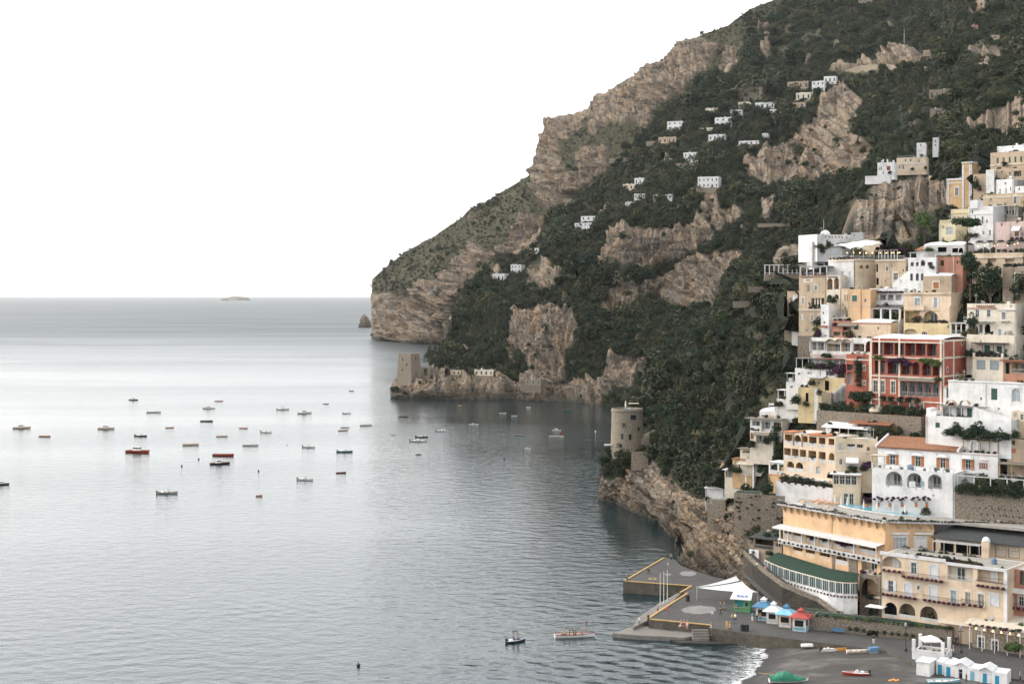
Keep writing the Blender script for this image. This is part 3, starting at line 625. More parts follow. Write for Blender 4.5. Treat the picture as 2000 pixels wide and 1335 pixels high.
        if hood:
            p = MB(); k = 8; r = (u1 - u0) * .5 + (.35 if not side else (su1 - su0 - u1 + u0) * .5); cxm = (u0 + u1) / 2; zz = z1 + .06; rows = []
            for j in range(5):
                f = j / 4; rows.append([(cxm - r * math.cos(math.pi * i / k), -.6 * math.sin(math.pi * .5 * (1 - f)) - .05, zz + r * .55 * math.sin(math.pi * i / k) * (.25 + .75 * math.sin(math.pi * .5 * f))) for i in range(k + 1)])
            p.grid(rows); p.build('hood', hood, o, smooth=True)
        return o
    def loggia(s, cx, cy, w, h, dep=1.6, arch=False, inner=None, rail='solid', railmat=None, back='window', rh=None, railh=.95, backmat='glass', plant=None):
        u0, u1, z0, z1 = s.rect(cx, cy, w, h)
        if not s.hole(u0, u1, z0, z1, dep, arch, inner): return
        s.front_rail(u0, u1, z0, railh, rail, railmat)
        if back == 'window' and u1 - u0 > .9:
            c = (u0 + u1) / 2 + rnd.uniform(-.1, .1) * (u1 - u0); q = min(.75, (u1 - u0) * .32); m = MB(); zt = min(z0 + 2.3, z1 - .15)
            m.box(c - q, c + q, dep - .1, dep - .02, z0 + .03, zt); o = m.build('door', 'frame_white', s.root)
            for a in (-1, 1):
                m = MB(); m.box(c + (a - 1) * q / 2 + .08, c + (a + 1) * q / 2 - .08, dep - .14, dep - .105, z0 + .15, zt - .1); m.build('pane', backmat, o)
        if plant: s.foliage(plant, (u0 + u1) / 2, .4, z0 + .5, (u1 - u0) * .33, zs=.8)
    def front_rail(s, u0, u1, z0, h=.95, kind='bars', mat=None, y=.04, name='railing'):
        if kind is None: return
        m = MB()
        if kind == 'solid': m.box(u0 + .005, u1 - .005, y, y + .12, z0 + .002, z0 + h); return m.build('parapet', mat or s.wall, s.root)
        m.box(u0, u1, y, y + .05, z0 + h - .05, z0 + h); m.box(u0, u1, y, y + .04, z0 + .08, z0 + .12)
        n = max(2, int((u1 - u0) / .22)); 
        for i in range(n + 1): x = u0 + .02 + (u1 - u0 - .06) * i / n; m.box(x, x + .022, y + .01, y + .035, z0 + .01, z0 + h - .05)
        return m.build(name, mat or 'iron', s.root)
    def balcony(s, cx, cy, w, dep=1.0, rail='bars', mat=None, slab=None, h=.95, flowers=None):
        """cy = row of the slab's front edge"""
        x, y = s.c(cx, cy); w /= s.k[2]
        u0 = s.uz(x - w / 2, y, -dep)[0]; u1 = s.uz(x + w / 2, y, -dep)[0]; z = s.uz(x, y, -dep)[1]
        m = MB(); m.box(u0, u1, -dep, -.003, z - .16, z)
        for q in (u0 + .3, u1 - .3): m.box(q - .08, q + .08, -dep * .7, -.004, z - .45, z - .161)
        o = m.build('balcony', slab or s.wall, s.root); m = MB()
        if rail == 'solid': m.box(u0, u1, -dep, -dep + .1, z + .002, z + h); m.box(u0, u0 + .1, -dep + .1, -.01, z + .002, z + h); m.box(u1 - .1, u1, -dep + .1, -.01, z + .002, z + h); m.build('parapet', mat or s.wall, o)
        elif rail:
            m.box(u0, u1, -dep, -dep + .05, z + h - .05, z + h)
            for q in (u0, u1 - .05): m.box(q, q + .05, -dep + .05, -.01, z + h - .05, z + h)
            n = max(3, int((u1 - u0) / .2))
            for i in range(n + 1): xx = u0 + (u1 - u0 - .03) * i / n; m.box(xx, xx + .025, -dep + .012, -dep + .037, z + .002, z + h - .05)
            m.build('railing', mat or 'iron', o)
        if flowers:
            n = max(2, int((u1 - u0) / .9))
            for i in range(n): s.foliage(flowers, u0 + (u1 - u0) * (i + .5) / n, -dep - .05, z - .25, .55, parent=o, zs=.8)
        return o
    def foliage(s, key, u, y, z, r, parent=None, zs=1.0, name='plant'):
        o = bpy.data.objects.new(name, PLANTS[key]); link(o, parent or s.root); o['kind'] = 'stuff'; o.location = (u, y, z); o.rotation_euler = (0, 0, rnd.uniform(0, 6.3)); o.scale = (r, r, r * zs)
        return o
    def box(s, name, u0, u1, y0, y1, z0, z1, mat, parent=None):
        m = MB(); m.box(u0, u1, y0, y1, z0, z1); return m.build(name, mat, parent or s.root)
    def band(s, cy, cx=None, h=.25, out=.12, mat='frame_white', u0=None, u1=None, name='cornice'):
        x, y = s.c(cx if cx is not None else 0, cy)
        if cx is None: x = 1000 + F * (s.ox + s.dx * s.W / 2) / (s.oy + s.dy * s.W / 2)
        z = s.uz(x, y)[1]; return s.box(name, -.1 if u0 is None else u0, s.W + .1 if u1 is None else u1, -out, -.003, z - h / 2, z + h / 2, mat)
    def awning(s, cx0, cy0, cx1, out=1.8, drop=.7, mat='canvas_white', thick=.06, name='awning'):
        x0, y0 = s.c(cx0, cy0); x1, _ = s.c(cx1, cy0); u0, z = s.uz(x0, y0); u1 = s.uz(x1, y0)[0]; m = MB()
        m.prism([(u0, -out), (u1, -out), (u1, -.02), (u0, -.02)], [z - drop - thick, z - drop - thick, z - thick, z - thick], [z - drop, z - drop, z, z])
        m.box(u0, u1, -out - .02, -out - .004, z - drop - .25, z - drop - .001)
        return m.build(name, mat, s.root)
    def pergola(s, u0, u1, y0, y1, z, h=2.5, mat='frame_white', roof='reed', posts=4, beam=.12, tilt=0.0, name='pergola', slats=False, parent=None):
        """posts stand on z; roof sheet with beams at z+h"""
        m = MB(); zt = z + h
        for i in range(posts):
            x = u0 + .12 + (u1 - u0 - .24) * i / max(1, posts - 1); m.box(x - beam * .6, x + beam * .6, y0, y0 + beam * 1.2, z, zt - beam - tilt)
        m.box(u0, u1, y0 - .05, y0 - .05 + beam, zt - beam - tilt, zt - tilt)
        o = m.build(name, mat, parent or s.root)
        if roof:
            m = MB()
            if slats:
                n = int((u1 - u0) / .45)
                for i in range(n): x = u0 + (u1 - u0) * i / n; m.prism([(x, y0 - .3), (x + .22, y0 - .3), (x + .22, y1), (x, y1)], [zt - tilt + .01] * 2 + [zt + .01] * 2, [zt - tilt + .07] * 2 + [zt + .07] * 2)
            else: m.prism([(u0 - .2, y0 - .35), (u1 + .2, y0 - .35), (u1 + .2, y1), (u0 - .2, y1)], [zt - tilt + .005] * 2 + [zt + .005] * 2, [zt - tilt + .09] * 2 + [zt + .09] * 2)
            m.build('pergola_roof', roof, o)
        return o
    def text(s, txt, cx, cy, size, mat='iron', off=-.05):
        x, y = s.c(cx, cy); u, z = s.uz(x, y); cu = bpy.data.curves.new('lettering', 'FONT'); cu.body = txt; cu.size = size; cu.align_x = 'CENTER'; cu.align_y = 'CENTER'; cu.extrude = .03
        o = text_mesh(cu, mat); link(o, s.root); o.location = (u, off, z); o.rotation_euler = (math.pi / 2, 0, 0); return o
    def done(s):
        if s.cat in ('building', 'villa'): s.clutter()
        W, Ht, D = s.W, s.H, s.D; m = MB(); inner = []
        us = sorted({0, W} | {o[0] for o in s.op} | {o[1] for o in s.op}); zs = sorted({0, Ht} | {o[2] for o in s.op} | {o[3] for o in s.op})
        for i in range(len(us) - 1):
            j = 0
            while j < len(zs) - 1:
                uc = (us[i] + us[i + 1]) / 2
                free = lambda q: not any(o[0] < uc < o[1] and o[2] < (zs[q] + zs[q + 1]) / 2 < o[3] for o in s.op)
                if not free(j): j += 1; continue
                k = j
                while k < len(zs) - 1 and free(k): k += 1
                m.quad((us[i], 0, zs[j]), (us[i + 1], 0, zs[j]), (us[i + 1], 0, zs[k]), (us[i], 0, zs[k])); j = k
        mats = [s.wall]
        for (u0, u1, z0, z1, dep, arch, inn) in s.op:
            if inn and inn not in mats: mats.append(inn)
            m.m = mats.index(inn) if inn else 0
            m.quad((u0, 0, z0), (u0, 0, z1), (u0, dep, z1), (u0, dep, z0)); m.quad((u1, 0, z1), (u1, 0, z0), (u1, dep, z0), (u1, dep, z1))
            m.quad((u0, 0, z1), (u1, 0, z1), (u1, dep, z1), (u0, dep, z1)); m.quad((u0, 0, z0), (u0, dep, z0), (u1, dep, z0), (u1, 0, z0))
            if dep > .5: m.quad((u0, dep, z0), (u0, dep, z1), (u1, dep, z1), (u1, dep, z0))
            m.m = 0
            if arch:
                r = (u1 - u0) / 2; rz = min(r, (z1 - z0) * .6); c = (u0 + u1) / 2; k = 6
                for sg in (-1, 1):
                    for i in range(k):
                        a0, a1 = math.pi / 2 * i / k, math.pi / 2 * (i + 1) / k
                        p0 = (c + sg * r * math.cos(a0), .002, z1 - rz + rz * math.sin(a0)); p1 = (c + sg * r * math.cos(a1), .002, z1 - rz + rz * math.sin(a1))
                        m.poly([(c + sg * r, .002, z1), p0, p1]); b0, b1 = (p0[0], min(dep, .4), p0[2]), (p1[0], min(dep, .4), p1[2]); m.quad(p0, b0, b1, p1)
        m.quad((0, 0, 0), (0, 0, Ht), (0, D, Ht), (0, D, 0)); m.quad((W, 0, 0), (W, D, 0), (W, D, Ht), (W, 0, Ht)); m.quad((0, D, 0), (0, D, Ht), (W, D, Ht), (W, D, 0))
        if s.roof in ('none', 'vault', 'tile', 'gable'): m.quad((0, 0, Ht), (W, 0, Ht), (W, D, Ht), (0, D, Ht))
        s.wallo = m.build('wall', mats, s.root)
        if s.roof == 'flat':
            p = min(s.par, Ht * .3); t = .22; r = MB(); r.quad((t, t, Ht - p), (W - t, t, Ht - p), (W - t, D - t, Ht - p), (t, D - t, Ht - p)); r.build('roof', s.roofmat, s.root)
            r = MB(); r.quad((0, 0, Ht), (W, 0, Ht), (W - t, t, Ht), (t, t, Ht)); r.quad((W, 0, Ht), (W, D, Ht), (W - t, D - t, Ht), (W - t, t, Ht)); r.quad((W, D, Ht), (0, D, Ht), (t, D - t, Ht), (W - t, D - t, Ht)); r.quad((0, D, Ht), (0, 0, Ht), (t, t, Ht), (t, D - t, Ht))
            r.quad((t, t, Ht), (W - t, t, Ht), (W - t, t, Ht - p), (t, t, Ht - p)); r.quad((W - t, t, Ht), (W - t, D - t, Ht), (W - t, D - t, Ht - p), (W - t, t, Ht - p)); r.quad((W - t, D - t, Ht), (t, D - t, Ht), (t, D - t, Ht - p), (W - t, D - t, Ht - p)); r.quad((t, D - t, Ht), (t, t, Ht), (t, t, Ht - p), (t, D - t, Ht - p))
            r.build('parapet', s.trim or s.wall, s.root)
        elif s.roof == 'vault':
            r = MB(); n = max(1, int(W / 5)); rows = []
            for j in range(9):
                f = j / 8; rows.append([(W * i / (n * 8), D * f, Ht + .004 + .9 * math.sin(math.pi * f) ** .7 * (.55 + .45 * abs(math.sin(math.pi * i / 8)) ** .6)) for i in range(n * 8 + 1)])
            r.grid(rows); r.build('roof', s.roofmat, s.root, smooth=True)
        elif s.roof in ('tile', 'gable'):
            rise = min(1.6, W * .22) if s.roof == 'gable' else D * .28; r = MB(); o_ = .35; n = int(W / .28)
            if s.roof == 'tile':
                prof = [(W + 2 * o_) * i / (n * 4) - o_ for i in range(n * 4 + 1)]; rows = []
                for j in range(25):
                    f = j / 24.; yy = -o_ + (D + o_) * f; lap = .05 * (1 - (j % 2)); rows.append([(x, yy, Ht + .06 + rise * max(f, 0) + .055 * (1 + math.sin(i * math.pi / 2)) + lap) for i, x in enumerate(prof)])
                r.grid(rows); r.quad((-o_, -o_, Ht + .01), (W + o_, -o_, Ht + .01), (W + o_, D, Ht + rise), (-o_, D, Ht + rise)); r.quad((0, D, Ht), (W, D, Ht), (W, D, Ht + rise), (0, D, Ht + rise)); r.poly([(0, 0, Ht), (0, D, Ht), (0, D, Ht + rise)]); r.poly([(W, 0, Ht), (W, D, Ht), (W, D, Ht + rise)])
                r.build('roof', s.roofmat, s.root)
            else:
                r.prism([(0, 0), (W, 0), (W, D), (0, D)], Ht + .001, Ht + .01); r = MB(); r.poly([(0, 0, Ht), (W, 0, Ht), (W / 2, 0, Ht + rise)]); r.build('gable', s.wall, s.root); r = MB()
                for sg in (0, 1):
                    a, c = (-.3, W / 2) if sg == 0 else (W + .3, W / 2)
                    za, zc = Ht - .1, Ht + rise + .1; r.quad((a, -.3, za), (c, -.3, zc), (c, D + .3, zc), (a, D + .3, za)); r.quad((a, -.3, za + .15), (c, -.3, zc + .15), (c, D + .3, zc + .15), (a, D + .3, za + .15)); r.quad((a, -.3, za), (c, -.3, zc), (c, -.3, zc + .15), (a, -.3, za + .15))
                r.build('roof', s.roofmat, s.root)
        return s
    def clutter(s):
        W, Ht, D = s.W, s.H, s.D
        if s.roof != 'flat' or W < 4: return
        q = random.Random(int(s.ox * 97 + s.zt * 31)); zr = Ht - min(s.par, Ht * .3)
        for i in range(q.randint(1, 3)):
            u, y = q.uniform(.5, W - .5), q.uniform(1.2, min(5, D - .6)); k = q.random(); w = q.uniform(.22, .5)
            if k < .55: s.box('chimney', u - w, u + w, y - .3, y + .3, zr, Ht + q.uniform(.3, 1.2), q.choice(('whitewash', s.wall, 'greywhite')))
            elif k < .8: m = MB(); m.tube((u, y, zr), (u, y, Ht + 2.2), .035, None, 5); m.box(u - .5, u + .5, y - .02, y + .02, Ht + 1.7, Ht + 1.75); m.box(u - .35, u + .35, y - .02, y + .02, Ht + 2.0, Ht + 2.05); m.build('aerial', 'iron_pale', s.root)
            else: m = MB(); m.lathe([(w + .15, 0), (w + .2, .1), (w + .2, .9), (w * .6, 1.1)], 10, u, y); m.build('water_tank', q.choice(('greywhite', 'painted_tank', 'roof_grey')), s.root).location.z = zr
        for i in range(q.randint(2, 4)): s.foliage(q.choice(('bush0', 'bush1', 'vine', 'flower', 'bright', 'bush3')), q.uniform(.3, W - .3), q.uniform(.3, 1.2), zr, q.uniform(.35, .75))
        u = q.choice((.25, W - .25, W * .5)); 
        if all(not (o[0] - .1 < u < o[1] + .1) for o in s.op): s.box('drain_pipe', u - .04, u + .04, -.1, -.005, .1, Ht - .1, q.choice(('iron_pale', 'tan', 'iron')))
        for i in range(q.randint(0, 2)): s.foliage(q.choice(('bush2', 'vine', 'tree1', 'bush4')), q.uniform(0, W), -.7, Ht - (s.zt - s.z0) - .3, q.uniform(.7, 1.3))
    def side_win(s, fy, zc, w, h, right=True, sh=None, surround='frame_white', glass='glass', oval=False):
        """window on the right (or left) end wall: fy metres back from the front, zc metres above the base"""
        x = s.W if right else 0; sg = 1 if right else -1; m = MB()
        if oval:
            k = 14; ring = lambda q, xx: [(xx, fy + (w / 2 + q) * math.cos(2 * math.pi * i / k), zc + (h / 2 + q) * math.sin(2 * math.pi * i / k)) for i in range(k)]
            a, b2 = ring(.16, x + sg * .05), ring(0, x + sg * .05); c2 = ring(.16, x)
            for i in range(k): j = (i + 1) % k; m.quad(a[i], a[j], b2[j], b2[i]); m.quad(a[i], a[j], c2[j], c2[i])
            o = m.build('window', surround, s.root); m = MB(); m.poly(ring(0, x + sg * .02)); m.build('pane', glass, o); return o
        lo, hi = sorted((x + sg * .003, x + sg * .07)); q = .12
        for a in ((fy - w / 2 - q, fy - w / 2, zc - h / 2 - q, zc + h / 2 + q), (fy + w / 2, fy + w / 2 + q, zc - h / 2 - q, zc + h / 2 + q), (fy - w / 2, fy + w / 2, zc + h / 2, zc + h / 2 + q), (fy - w / 2, fy + w / 2, zc - h / 2 - q, zc - h / 2)): m.box(lo, hi, *a)
        o = m.build('window', surround, s.root); m = MB(); lo, hi = sorted((x + sg * .004, x + sg * .03)); m.box(lo, hi, fy - w / 2, fy + w / 2, zc - h / 2, zc + h / 2); m.build('shutter' if sh else 'pane', sh or glass, o); return o
    def Z(s, cy, cx):
        x, y = s.c(cx, cy); return s.uz(x, y)[1]
    def U(s, cx):
        return s.uz(s.c(cx, 0)[0], HZ)[0]
# ------------------------------------------------------------------ the town, from the top of the hill down
T = 'town house'
def dome(b, u, y, z, r, mat='whitewash', name='dome'):
    m = MB(); m.lathe([(r, 0), (r, .25 * r), (r * .92, .55 * r), (r * .7, .9 * r), (r * .38, 1.12 * r), (.05, 1.2 * r)], 16, u, y); o = m.build(name, mat, b.root, smooth=True); o.location.z = z; return o
def chimney(b, u, y, z, h=1.0, w=.5, mat='whitewash'):
    b.box('chimney', u - w / 2, u + w / 2, y - w / 2, y + w / 2, z, z + h, mat)

# -- K1: house on the cliff and neighbours
b = Bld('cliff_house', 'small white house with brown shuttered window on top of the brown cliff', 'K1', 410, 603, 318, 448, 22, 'whitewash', 6, ext=2)
b.win(530, 380, 42, 48, sh='frame_brown'); b.win(450, 385, 14, 36); b.win(474, 430, 12, 28, name='door'); b.win(432, 388, 10, 30)
chimney(b, b.U(465), 2, b.H - .3, 1.6); chimney(b, b.U(511), 2, b.H - .3, 1.6); b.done()
b = Bld('terrace_wall', 'low white terrace wall left of the cliff house', 'K1', 276, 545, 462, 492, 22, 'white', 4, ext=2, cat='wall', par=.3); b.done()
b = Bld('cliff_villa', 'beige villa with arched windows and roof terrace beside the white cliff house', 'K1', 618, 950, 264, 395, 20, 'cream', 8, ext=2)
b.win(715, 296, 20, 32, arch=True); b.win(770, 293, 24, 32, arch=True); b.win(690, 368, 22, 44, name='door'); b.win(650, 372, 16, 30); b.band(335, 700, .3); b.win(860, 300, 16, 26)
b.front_rail(.3, b.W - .3, b.H, .8, 'bars', 'iron_pale'); b.foliage('bush1', b.W * .4, 2, b.H, .8); b.foliage('bush2', b.W * .8, 2, b.H, .9); b.done()
b = Bld('hill_house', 'white cottage left of a dark tree above the cliff villa', 'K1', 835, 935, 105, 165, 20, 'whitewash', 7, d=620); b.win(880, 130, 16, 26); b.done()
b = Bld('hill_house', 'tall narrow white house right of a dark tree above the cliff villa', 'K1', 1008, 1075, 48, 160, 20, 'whitewash', 7, d=615); b.win(1040, 85, 14, 28); b.win(1040, 130, 14, 24); b.done()
# church
b = Bld('church', 'ochre church with white corner strips and arched window below a square belfry', 'K1', 1165, 1345, 490, 725, 40, 'ochre', 9, par=.4, trim='white')
b.win(1272, 635, 38, 90, arch=True, surround='frame_white', bars=2); b.win(1205, 570, 12, 16); b.band(500, 1250, .5, .15); b.band(540, 1250, .25, .1)
b.box('quoin', -.05, .55, -.08, .3, 0, b.H - .3, 'frame_white')
u0, u1 = b.U(1340), b.U(1442); zt = b.Z(326, 1390); m = MB(); m.box(u0, u1, -.6, 4.5, 0, zt); tw = m.build('belfry', 'ochre', b.root)
for a in (u0 - .05, (u0 + u1) / 2 + .6, u1 - .5): m = MB(); m.box(a, a + .55, -.7, -.603, 0, zt - .4); m.build('pilaster', 'frame_white', tw)
m = MB(); m.box(u0 - .25, u1 + .25, -.85, 4.7, zt, zt + .35); m.build('cornice', 'frame_white', tw); b.done()
b = Bld('gabled_house', 'plain brown house rising right of the ochre church belfry', 'K1', 1400, 1600, 345, 430, 40, 'tan', 9, roof='flat', roofmat='roof_grey', par=.2); b.done()
b = Bld('long_house', 'long beige house with three green shuttered windows below the top white house', 'K1', 1636, 2016, 190, 340, 42, 'beige', 9, ref=2000)
b.lock(1845, 290, 62); [b.win(x, 0, 20, 0, sh='shutter_green') for x in (1715, 1780, 1845, 1907, 1970)]; b.lock(); b.band(335, 1900, .3, .2, 'ivory'); b.win(1700, 300, 60, 90, arch=True, glass='dark_inside'); b.done()
b = Bld('top_house', 'white flat-roofed house at the right edge above the long beige house', 'K1', 1708, 2016, 125, 225, 42, 'whitewash', 9, ref=2000); b.win(1960, 100, 20, 30); b.win(1880, 150, 18, 24); b.done()
b = Bld('terraced_house', 'beige terraced house with small windows below the long beige house', 'K1', 1590, 2016, 385, 505, 40, 'beige', 7, roofmat='roof_grey'); b.win(1850, 440, 26, 40); b.win(1760, 420, 20, 36); b.loggia(1930, 440, 80, 60, 1.4, rail='bars'); b.box('vaulted_annex', b.U(1612), b.U(1700), -1.6, -.01, 0, b.Z(405, 1650), 'whitewash'); b.win(1810, 470, 14, 22); b.done()
b = Bld('retaining_wall', 'brown earthy retaining wall between church and white house', 'K1', 1450, 1700, 440, 660, 40, 'tan', 4, cat='wall', par=.2); b.win(1645, 605, 16, 40); b.foliage('tree0', b.U(1490), -.6, b.Z(640, 1490), 1.0, zs=2.2); b.foliage('bush0', b.U(1525), -.6, b.Z(640, 1525), .8, zs=1.6); b.done()
b = Bld('white_house', 'bright white house with three tall narrow windows near the right edge', 'K1', 1700, 1888, 500, 705, 40, 'whitewash', 8); b.win(1742, 645, 15, 84, glass='glass_pale'); b.win(1807, 628, 14, 70, glass='glass_pale'); b.win(1856, 605, 12, 46); b.win(1800, 545, 18, 28); b.balcony(1775, 695, 160, .9, 'bars', 'rail_white'); b.done()
b = Bld('white_annex', 'low white house touching the right edge under the long beige house', 'K1', 1905, 2016, 575, 640, 40, 'whitewash', 7); b.win(1950, 605, 16, 30); b.done()
b = Bld('stepped_house', 'beige house with tall window at the right edge above a white canopy terrace', 'K1', 1555, 2016, 655, 830, 40, 'beige', 8); b.win(1797, 775, 28, 48, bars=1); b.win(1905, 725, 32, 86, bars=1, surround='ivory'); b.win(1640, 720, 20, 34); b.band(690, 1800, .25, .1, 'ivory'); b.done()
b = Bld('yellow_house', 'pale yellow house with three windows left of the white arched house', 'K1', 1207, 1425, 822, 1020, 40, 'paleyellow', 8); b.lock(1240, 928, 48); [b.win(x, 0, 17, 0, surround='ivory') for x in (1240, 1290, 1338)]; b.lock(); b.band(868, 1300, .3, .15, 'yellow'); b.win(1390, 915, 14, 44); b.win(1240, 985, 15, 30); b.done()
b = Bld('arched_house', 'white house with tall arched windows right of the pale yellow house', 'K1', 1400, 1665, 795, 1120, 40, 'whitewash', 9)
b.win(1500, 955, 18, 74, arch=True, surround='white'); b.win(1550, 945, 20, 84, arch=True, surround='white'); b.win(1597, 955, 16, 44, arch=True); b.win(1440, 850, 18, 40, arch=True); b.win(1470, 905, 12, 26); b.win(1630, 1080, 20, 60, name='door'); b.win(1560, 1080, 22, 40); b.band(880, 1500, .25, .15)
b.box('turret', b.U(1425), b.U(1505), -.5, 3, b.H - .5, b.H + 1.6, 'whitewash'); b.done()
b = Bld('canopy_house', 'white arcaded house under a pale canopy above the pink house', 'K1', 1600, 1940, 800, 960, 40, 'ivory', 7, par=.9, trim='whitewash')
b.loggia(1890, 862, 40, 60, 1.5, True, rail='bars', railmat='rail_white'); b.win(1740, 880, 18, 44, arch=True, frame='frame_brown'); b.loggia(1680, 850, 70, 70, 1.5, rail='bars', railmat='rail_white'); b.loggia(1810, 855, 90, 60, 1.5, rail='bars', railmat='rail_white'); b.pergola(b.U(1605), b.U(1930), -1.6, .2, b.Z(900, 1750), 2.4, 'frame_white', 'canvas_white', 6); b.band(905, 1760, .3, .25); b.done()
# -- K3 top
b = Bld('crenellated_house', 'pale yellow house with notched parapet and lit window behind the round tree', 'K3', 815, 1045, 40, 330, 40, 'paleyellow', 8, par=.2)
for i in range(5): b.box('merlon', b.W * i / 5 + .15, b.W * i / 5 + .85, 0, .3, b.H, b.H + .8, 'paleyellow')
b.win(960, 150, 95, 110, glass='glass_pale', bars=3); b.win(870, 95, 26, 40); b.win(870, 270, 30, 60, name='door'); b.done()
b = Bld('pink_house', 'pink house with white awning and flower balcony at the right edge', 'K3', 1600, 2012, 20, 330, 40, 'pink', 9, trim='white')
b.win(1900, 190, 62, 70, sh='frame_brown', surround='white'); b.awning(1845, 85, 1960, 1.3, .9, 'canvas_white'); b.balcony(1900, 250, 210, .8, 'bars', flowers='flower'); b.win(1670, 175, 22, 80, sh='shutter_white'); b.win(1690, 60, 24, 44); b.win(1980, 200, 30, 60); b.done()
b = Bld('restaurant_terrace', 'restaurant terrace with glowing lamps and orange wall right of the umbrella pine', 'K3', 1275, 2012, 455, 640, 40, 'peach', 8, par=.15, roofmat='roof_grey', trim='greywhite')
b.pergola(.3, b.W - .2, 1.4, 5.5, b.H - .1, 2.6, 'frame_white', 'canvas_cream', 8, name='pergola'); b.front_rail(.1, b.W - .1, b.H, .9, 'bars', 'iron')
for i in range(9): u = b.W * (i + .5) / 9; b.foliage(('vine', 'bush2', 'bright')[i % 3], u, .5, b.H, .55)
for i in range(10): m = MB(); m.lathe([(.04, 0), (.13, .06), (.13, .2), (.04, .26)], 8, b.W * (i + .6) / 10.5, 1.6 + (i % 2) * 1.2); o = m.build('lamp', 'lamp_glow', b.root); o.location.z = b.H + 1.55 + .25 * (i % 3)
for i in range(5): u = b.W * (i + .6) / 5; b.foliage('vine', u, 1.0, b.H + 2.55, 1.1, zs=.35)
b.loggia(1550, 560, 120, 60, 1.0, rail=None, back=None); b.loggia(1800, 565, 130, 55, 1.0, rail=None, back=None); b.band(520, 1600, .3, .25, 'ivory'); b.done()
b = Bld('garden_house', 'low white garden house with dark arches left of the pine trunk', 'K3', 600, 1170, 345, 470, 40, 'greywhite', 6, roof='vault'); b.loggia(1120, 420, 60, 70, 1.2, True, rail=None, back=None, inner='dark_inside'); b.loggia(1040, 420, 80, 60, 1.2, rail=None, back=None, inner='dark_inside'); b.loggia(860, 410, 120, 70, 1.2, rail=None, back=None, inner='dark_inside'); b.foliage('bright', b.U(700), -.8, b.Z(465, 700), 1.4, zs=.7); b.done()
# -- K2: monastery-like white house, restaurant with canopies
b = Bld('domed_house', 'long white house with small dome and row of small windows under the cliff', 'K2', 830, 1302, 200, 385, -24, 'whitewash', 9, xs=None)
b.lock(1090, 235, 32); [b.win(x, 0, 20, 0) for x in (950, 1000, 1040, 1090, 1135, 1180, 1240)]; b.lock(); b.win(970, 285, 30, 36, arch=True); dome(b, b.U(1033), 3.0, b.H - .4, 1.5); b.loggia(1130, 345, 60, 50, 1.2, rail=None); b.win(900, 340, 18, 40); b.done()
b = Bld('white_wing', 'plain white wing right of the domed house by the cave mouth', 'K2', 1302, 1475, 170, 340, 16, 'greywhite', 8); b.win(1350, 210, 16, 26); b.loggia(1385, 325, 50, 60, 1.0, rail=None, inner='dark_inside', back=None); b.done()
b = Bld('ruined_wall', 'white crumbling garden wall with plants below the domed house', 'K2', 760, 940, 300, 490, -10, 'greywhite', 4, cat='wall', par=.3); b.win(800, 340, 26, 50, glass='dark_inside'); b.foliage('bush1', b.W * .4, -.5, b.Z(420, 800), 1.2); b.foliage('tree1', b.W * .7, -.8, b.Z(480, 900), 1.3); b.foliage('bush2', b.W * 1.2, -.5, b.Z(400, 940), 1.4); b.done()
b = Bld('roof_pavilion', 'cream pavilion with red trimmed parapet above the white canopies', 'K2', 1415, 1760, 290, 430, 40, 'cream', 7, trim='white', par=.8); b.loggia(1670, 395, 60, 50, 1.2, True, rail=None, inner='dark_inside', back=None); b.band(318, 1690, .22, .12, 'red', u0=b.U(1630)); b.win(1500, 350, 22, 36)
for i in range(6): b.foliage(('bush0', 'flower', 'bright')[i % 3], b.W * (i + .5) / 6, .6, b.H - .4, .55)
b.done()
b = Bld('canopy_restaurant', 'corner restaurant with white canopies, lamps and two brown arched windows', 'K2', 1340, 1645, 545, 925, -30, 'cream', 9, fwd=5, xs=985, par=.12, roofmat='roof_grey', trim='greywhite')
b.win(1445, 648, 48, 50, arch=True, frame='frame_brown', glass='frame_brown'); b.win(1530, 648, 50, 50, arch=True, frame='frame_brown', glass='frame_brown'); b.band(552, 1450, .3, .25, 'ivory')
m = MB(); m.box(-.25, -.004, -.2, b.D, b.H - .4, b.H - .1); m.build('cornice', 'ivory', b.root); m = MB(); m.box(-.03, -.003, .05, b.D - .05, 0, b.H - .42); m.build('side_render', 'greywhite', b.root)
for y_ in (1.5, 4.0): b.side_win(y_, b.H - 3.6, .9, 1.5, right=False, sh='shutter_white')
b.front_rail(.1, b.W - .1, b.H, .9, 'bars', 'iron_pale')
m = MB(); m.box(.02, .05, .2, b.D - .2, b.H + .85, b.H + .9)
for i in range(40): m.box(.02, .04, .2 + (b.D - .4) * i / 40, .225 + (b.D - .4) * i / 40, b.H, b.H + .85)
m.build('railing', 'iron_pale', b.root)
m = MB(); rows = []
for j in range(7):
    f = j / 6; rows.append([(-1.0 + (b.W + 3.5) * i / 12, .2 + (b.D - .5) * f, b.H + 2.5 + 1.0 * math.sin(math.pi * f) + .25 * abs(math.sin(i * math.pi / 4)) + .12 * i) for i in range(13)])
m.grid(rows); rows2 = [[(p[0], p[1], p[2] - .05) for p in r] for r in rows]; m.grid(rows2); m.build('canopy', 'canvas_white', b.root, smooth=True)
for u in (.2, b.W * .5, b.W - .2):
    for y_ in (.4, b.D * .5): m = MB(); m.tube((u, y_, b.H), (u, y_, b.H + 2.7), .06); m.build('post', 'rail_white', b.root)
for i in range(8): m = MB(); m.lathe([(.04, 0), (.12, .06), (.12, .2), (.04, .26)], 8, .5 + (b.W - 1) * (i % 4) / 3, .6 + 2.2 * (i // 4)); o = m.build('lamp', 'lamp_glow', b.root); o.location.z = b.H + 1.5
for i in range(7): b.foliage(('flower', 'bush1')[i % 2], -.02, .5 + i * b.D / 7, b.H, .4)
b.done()
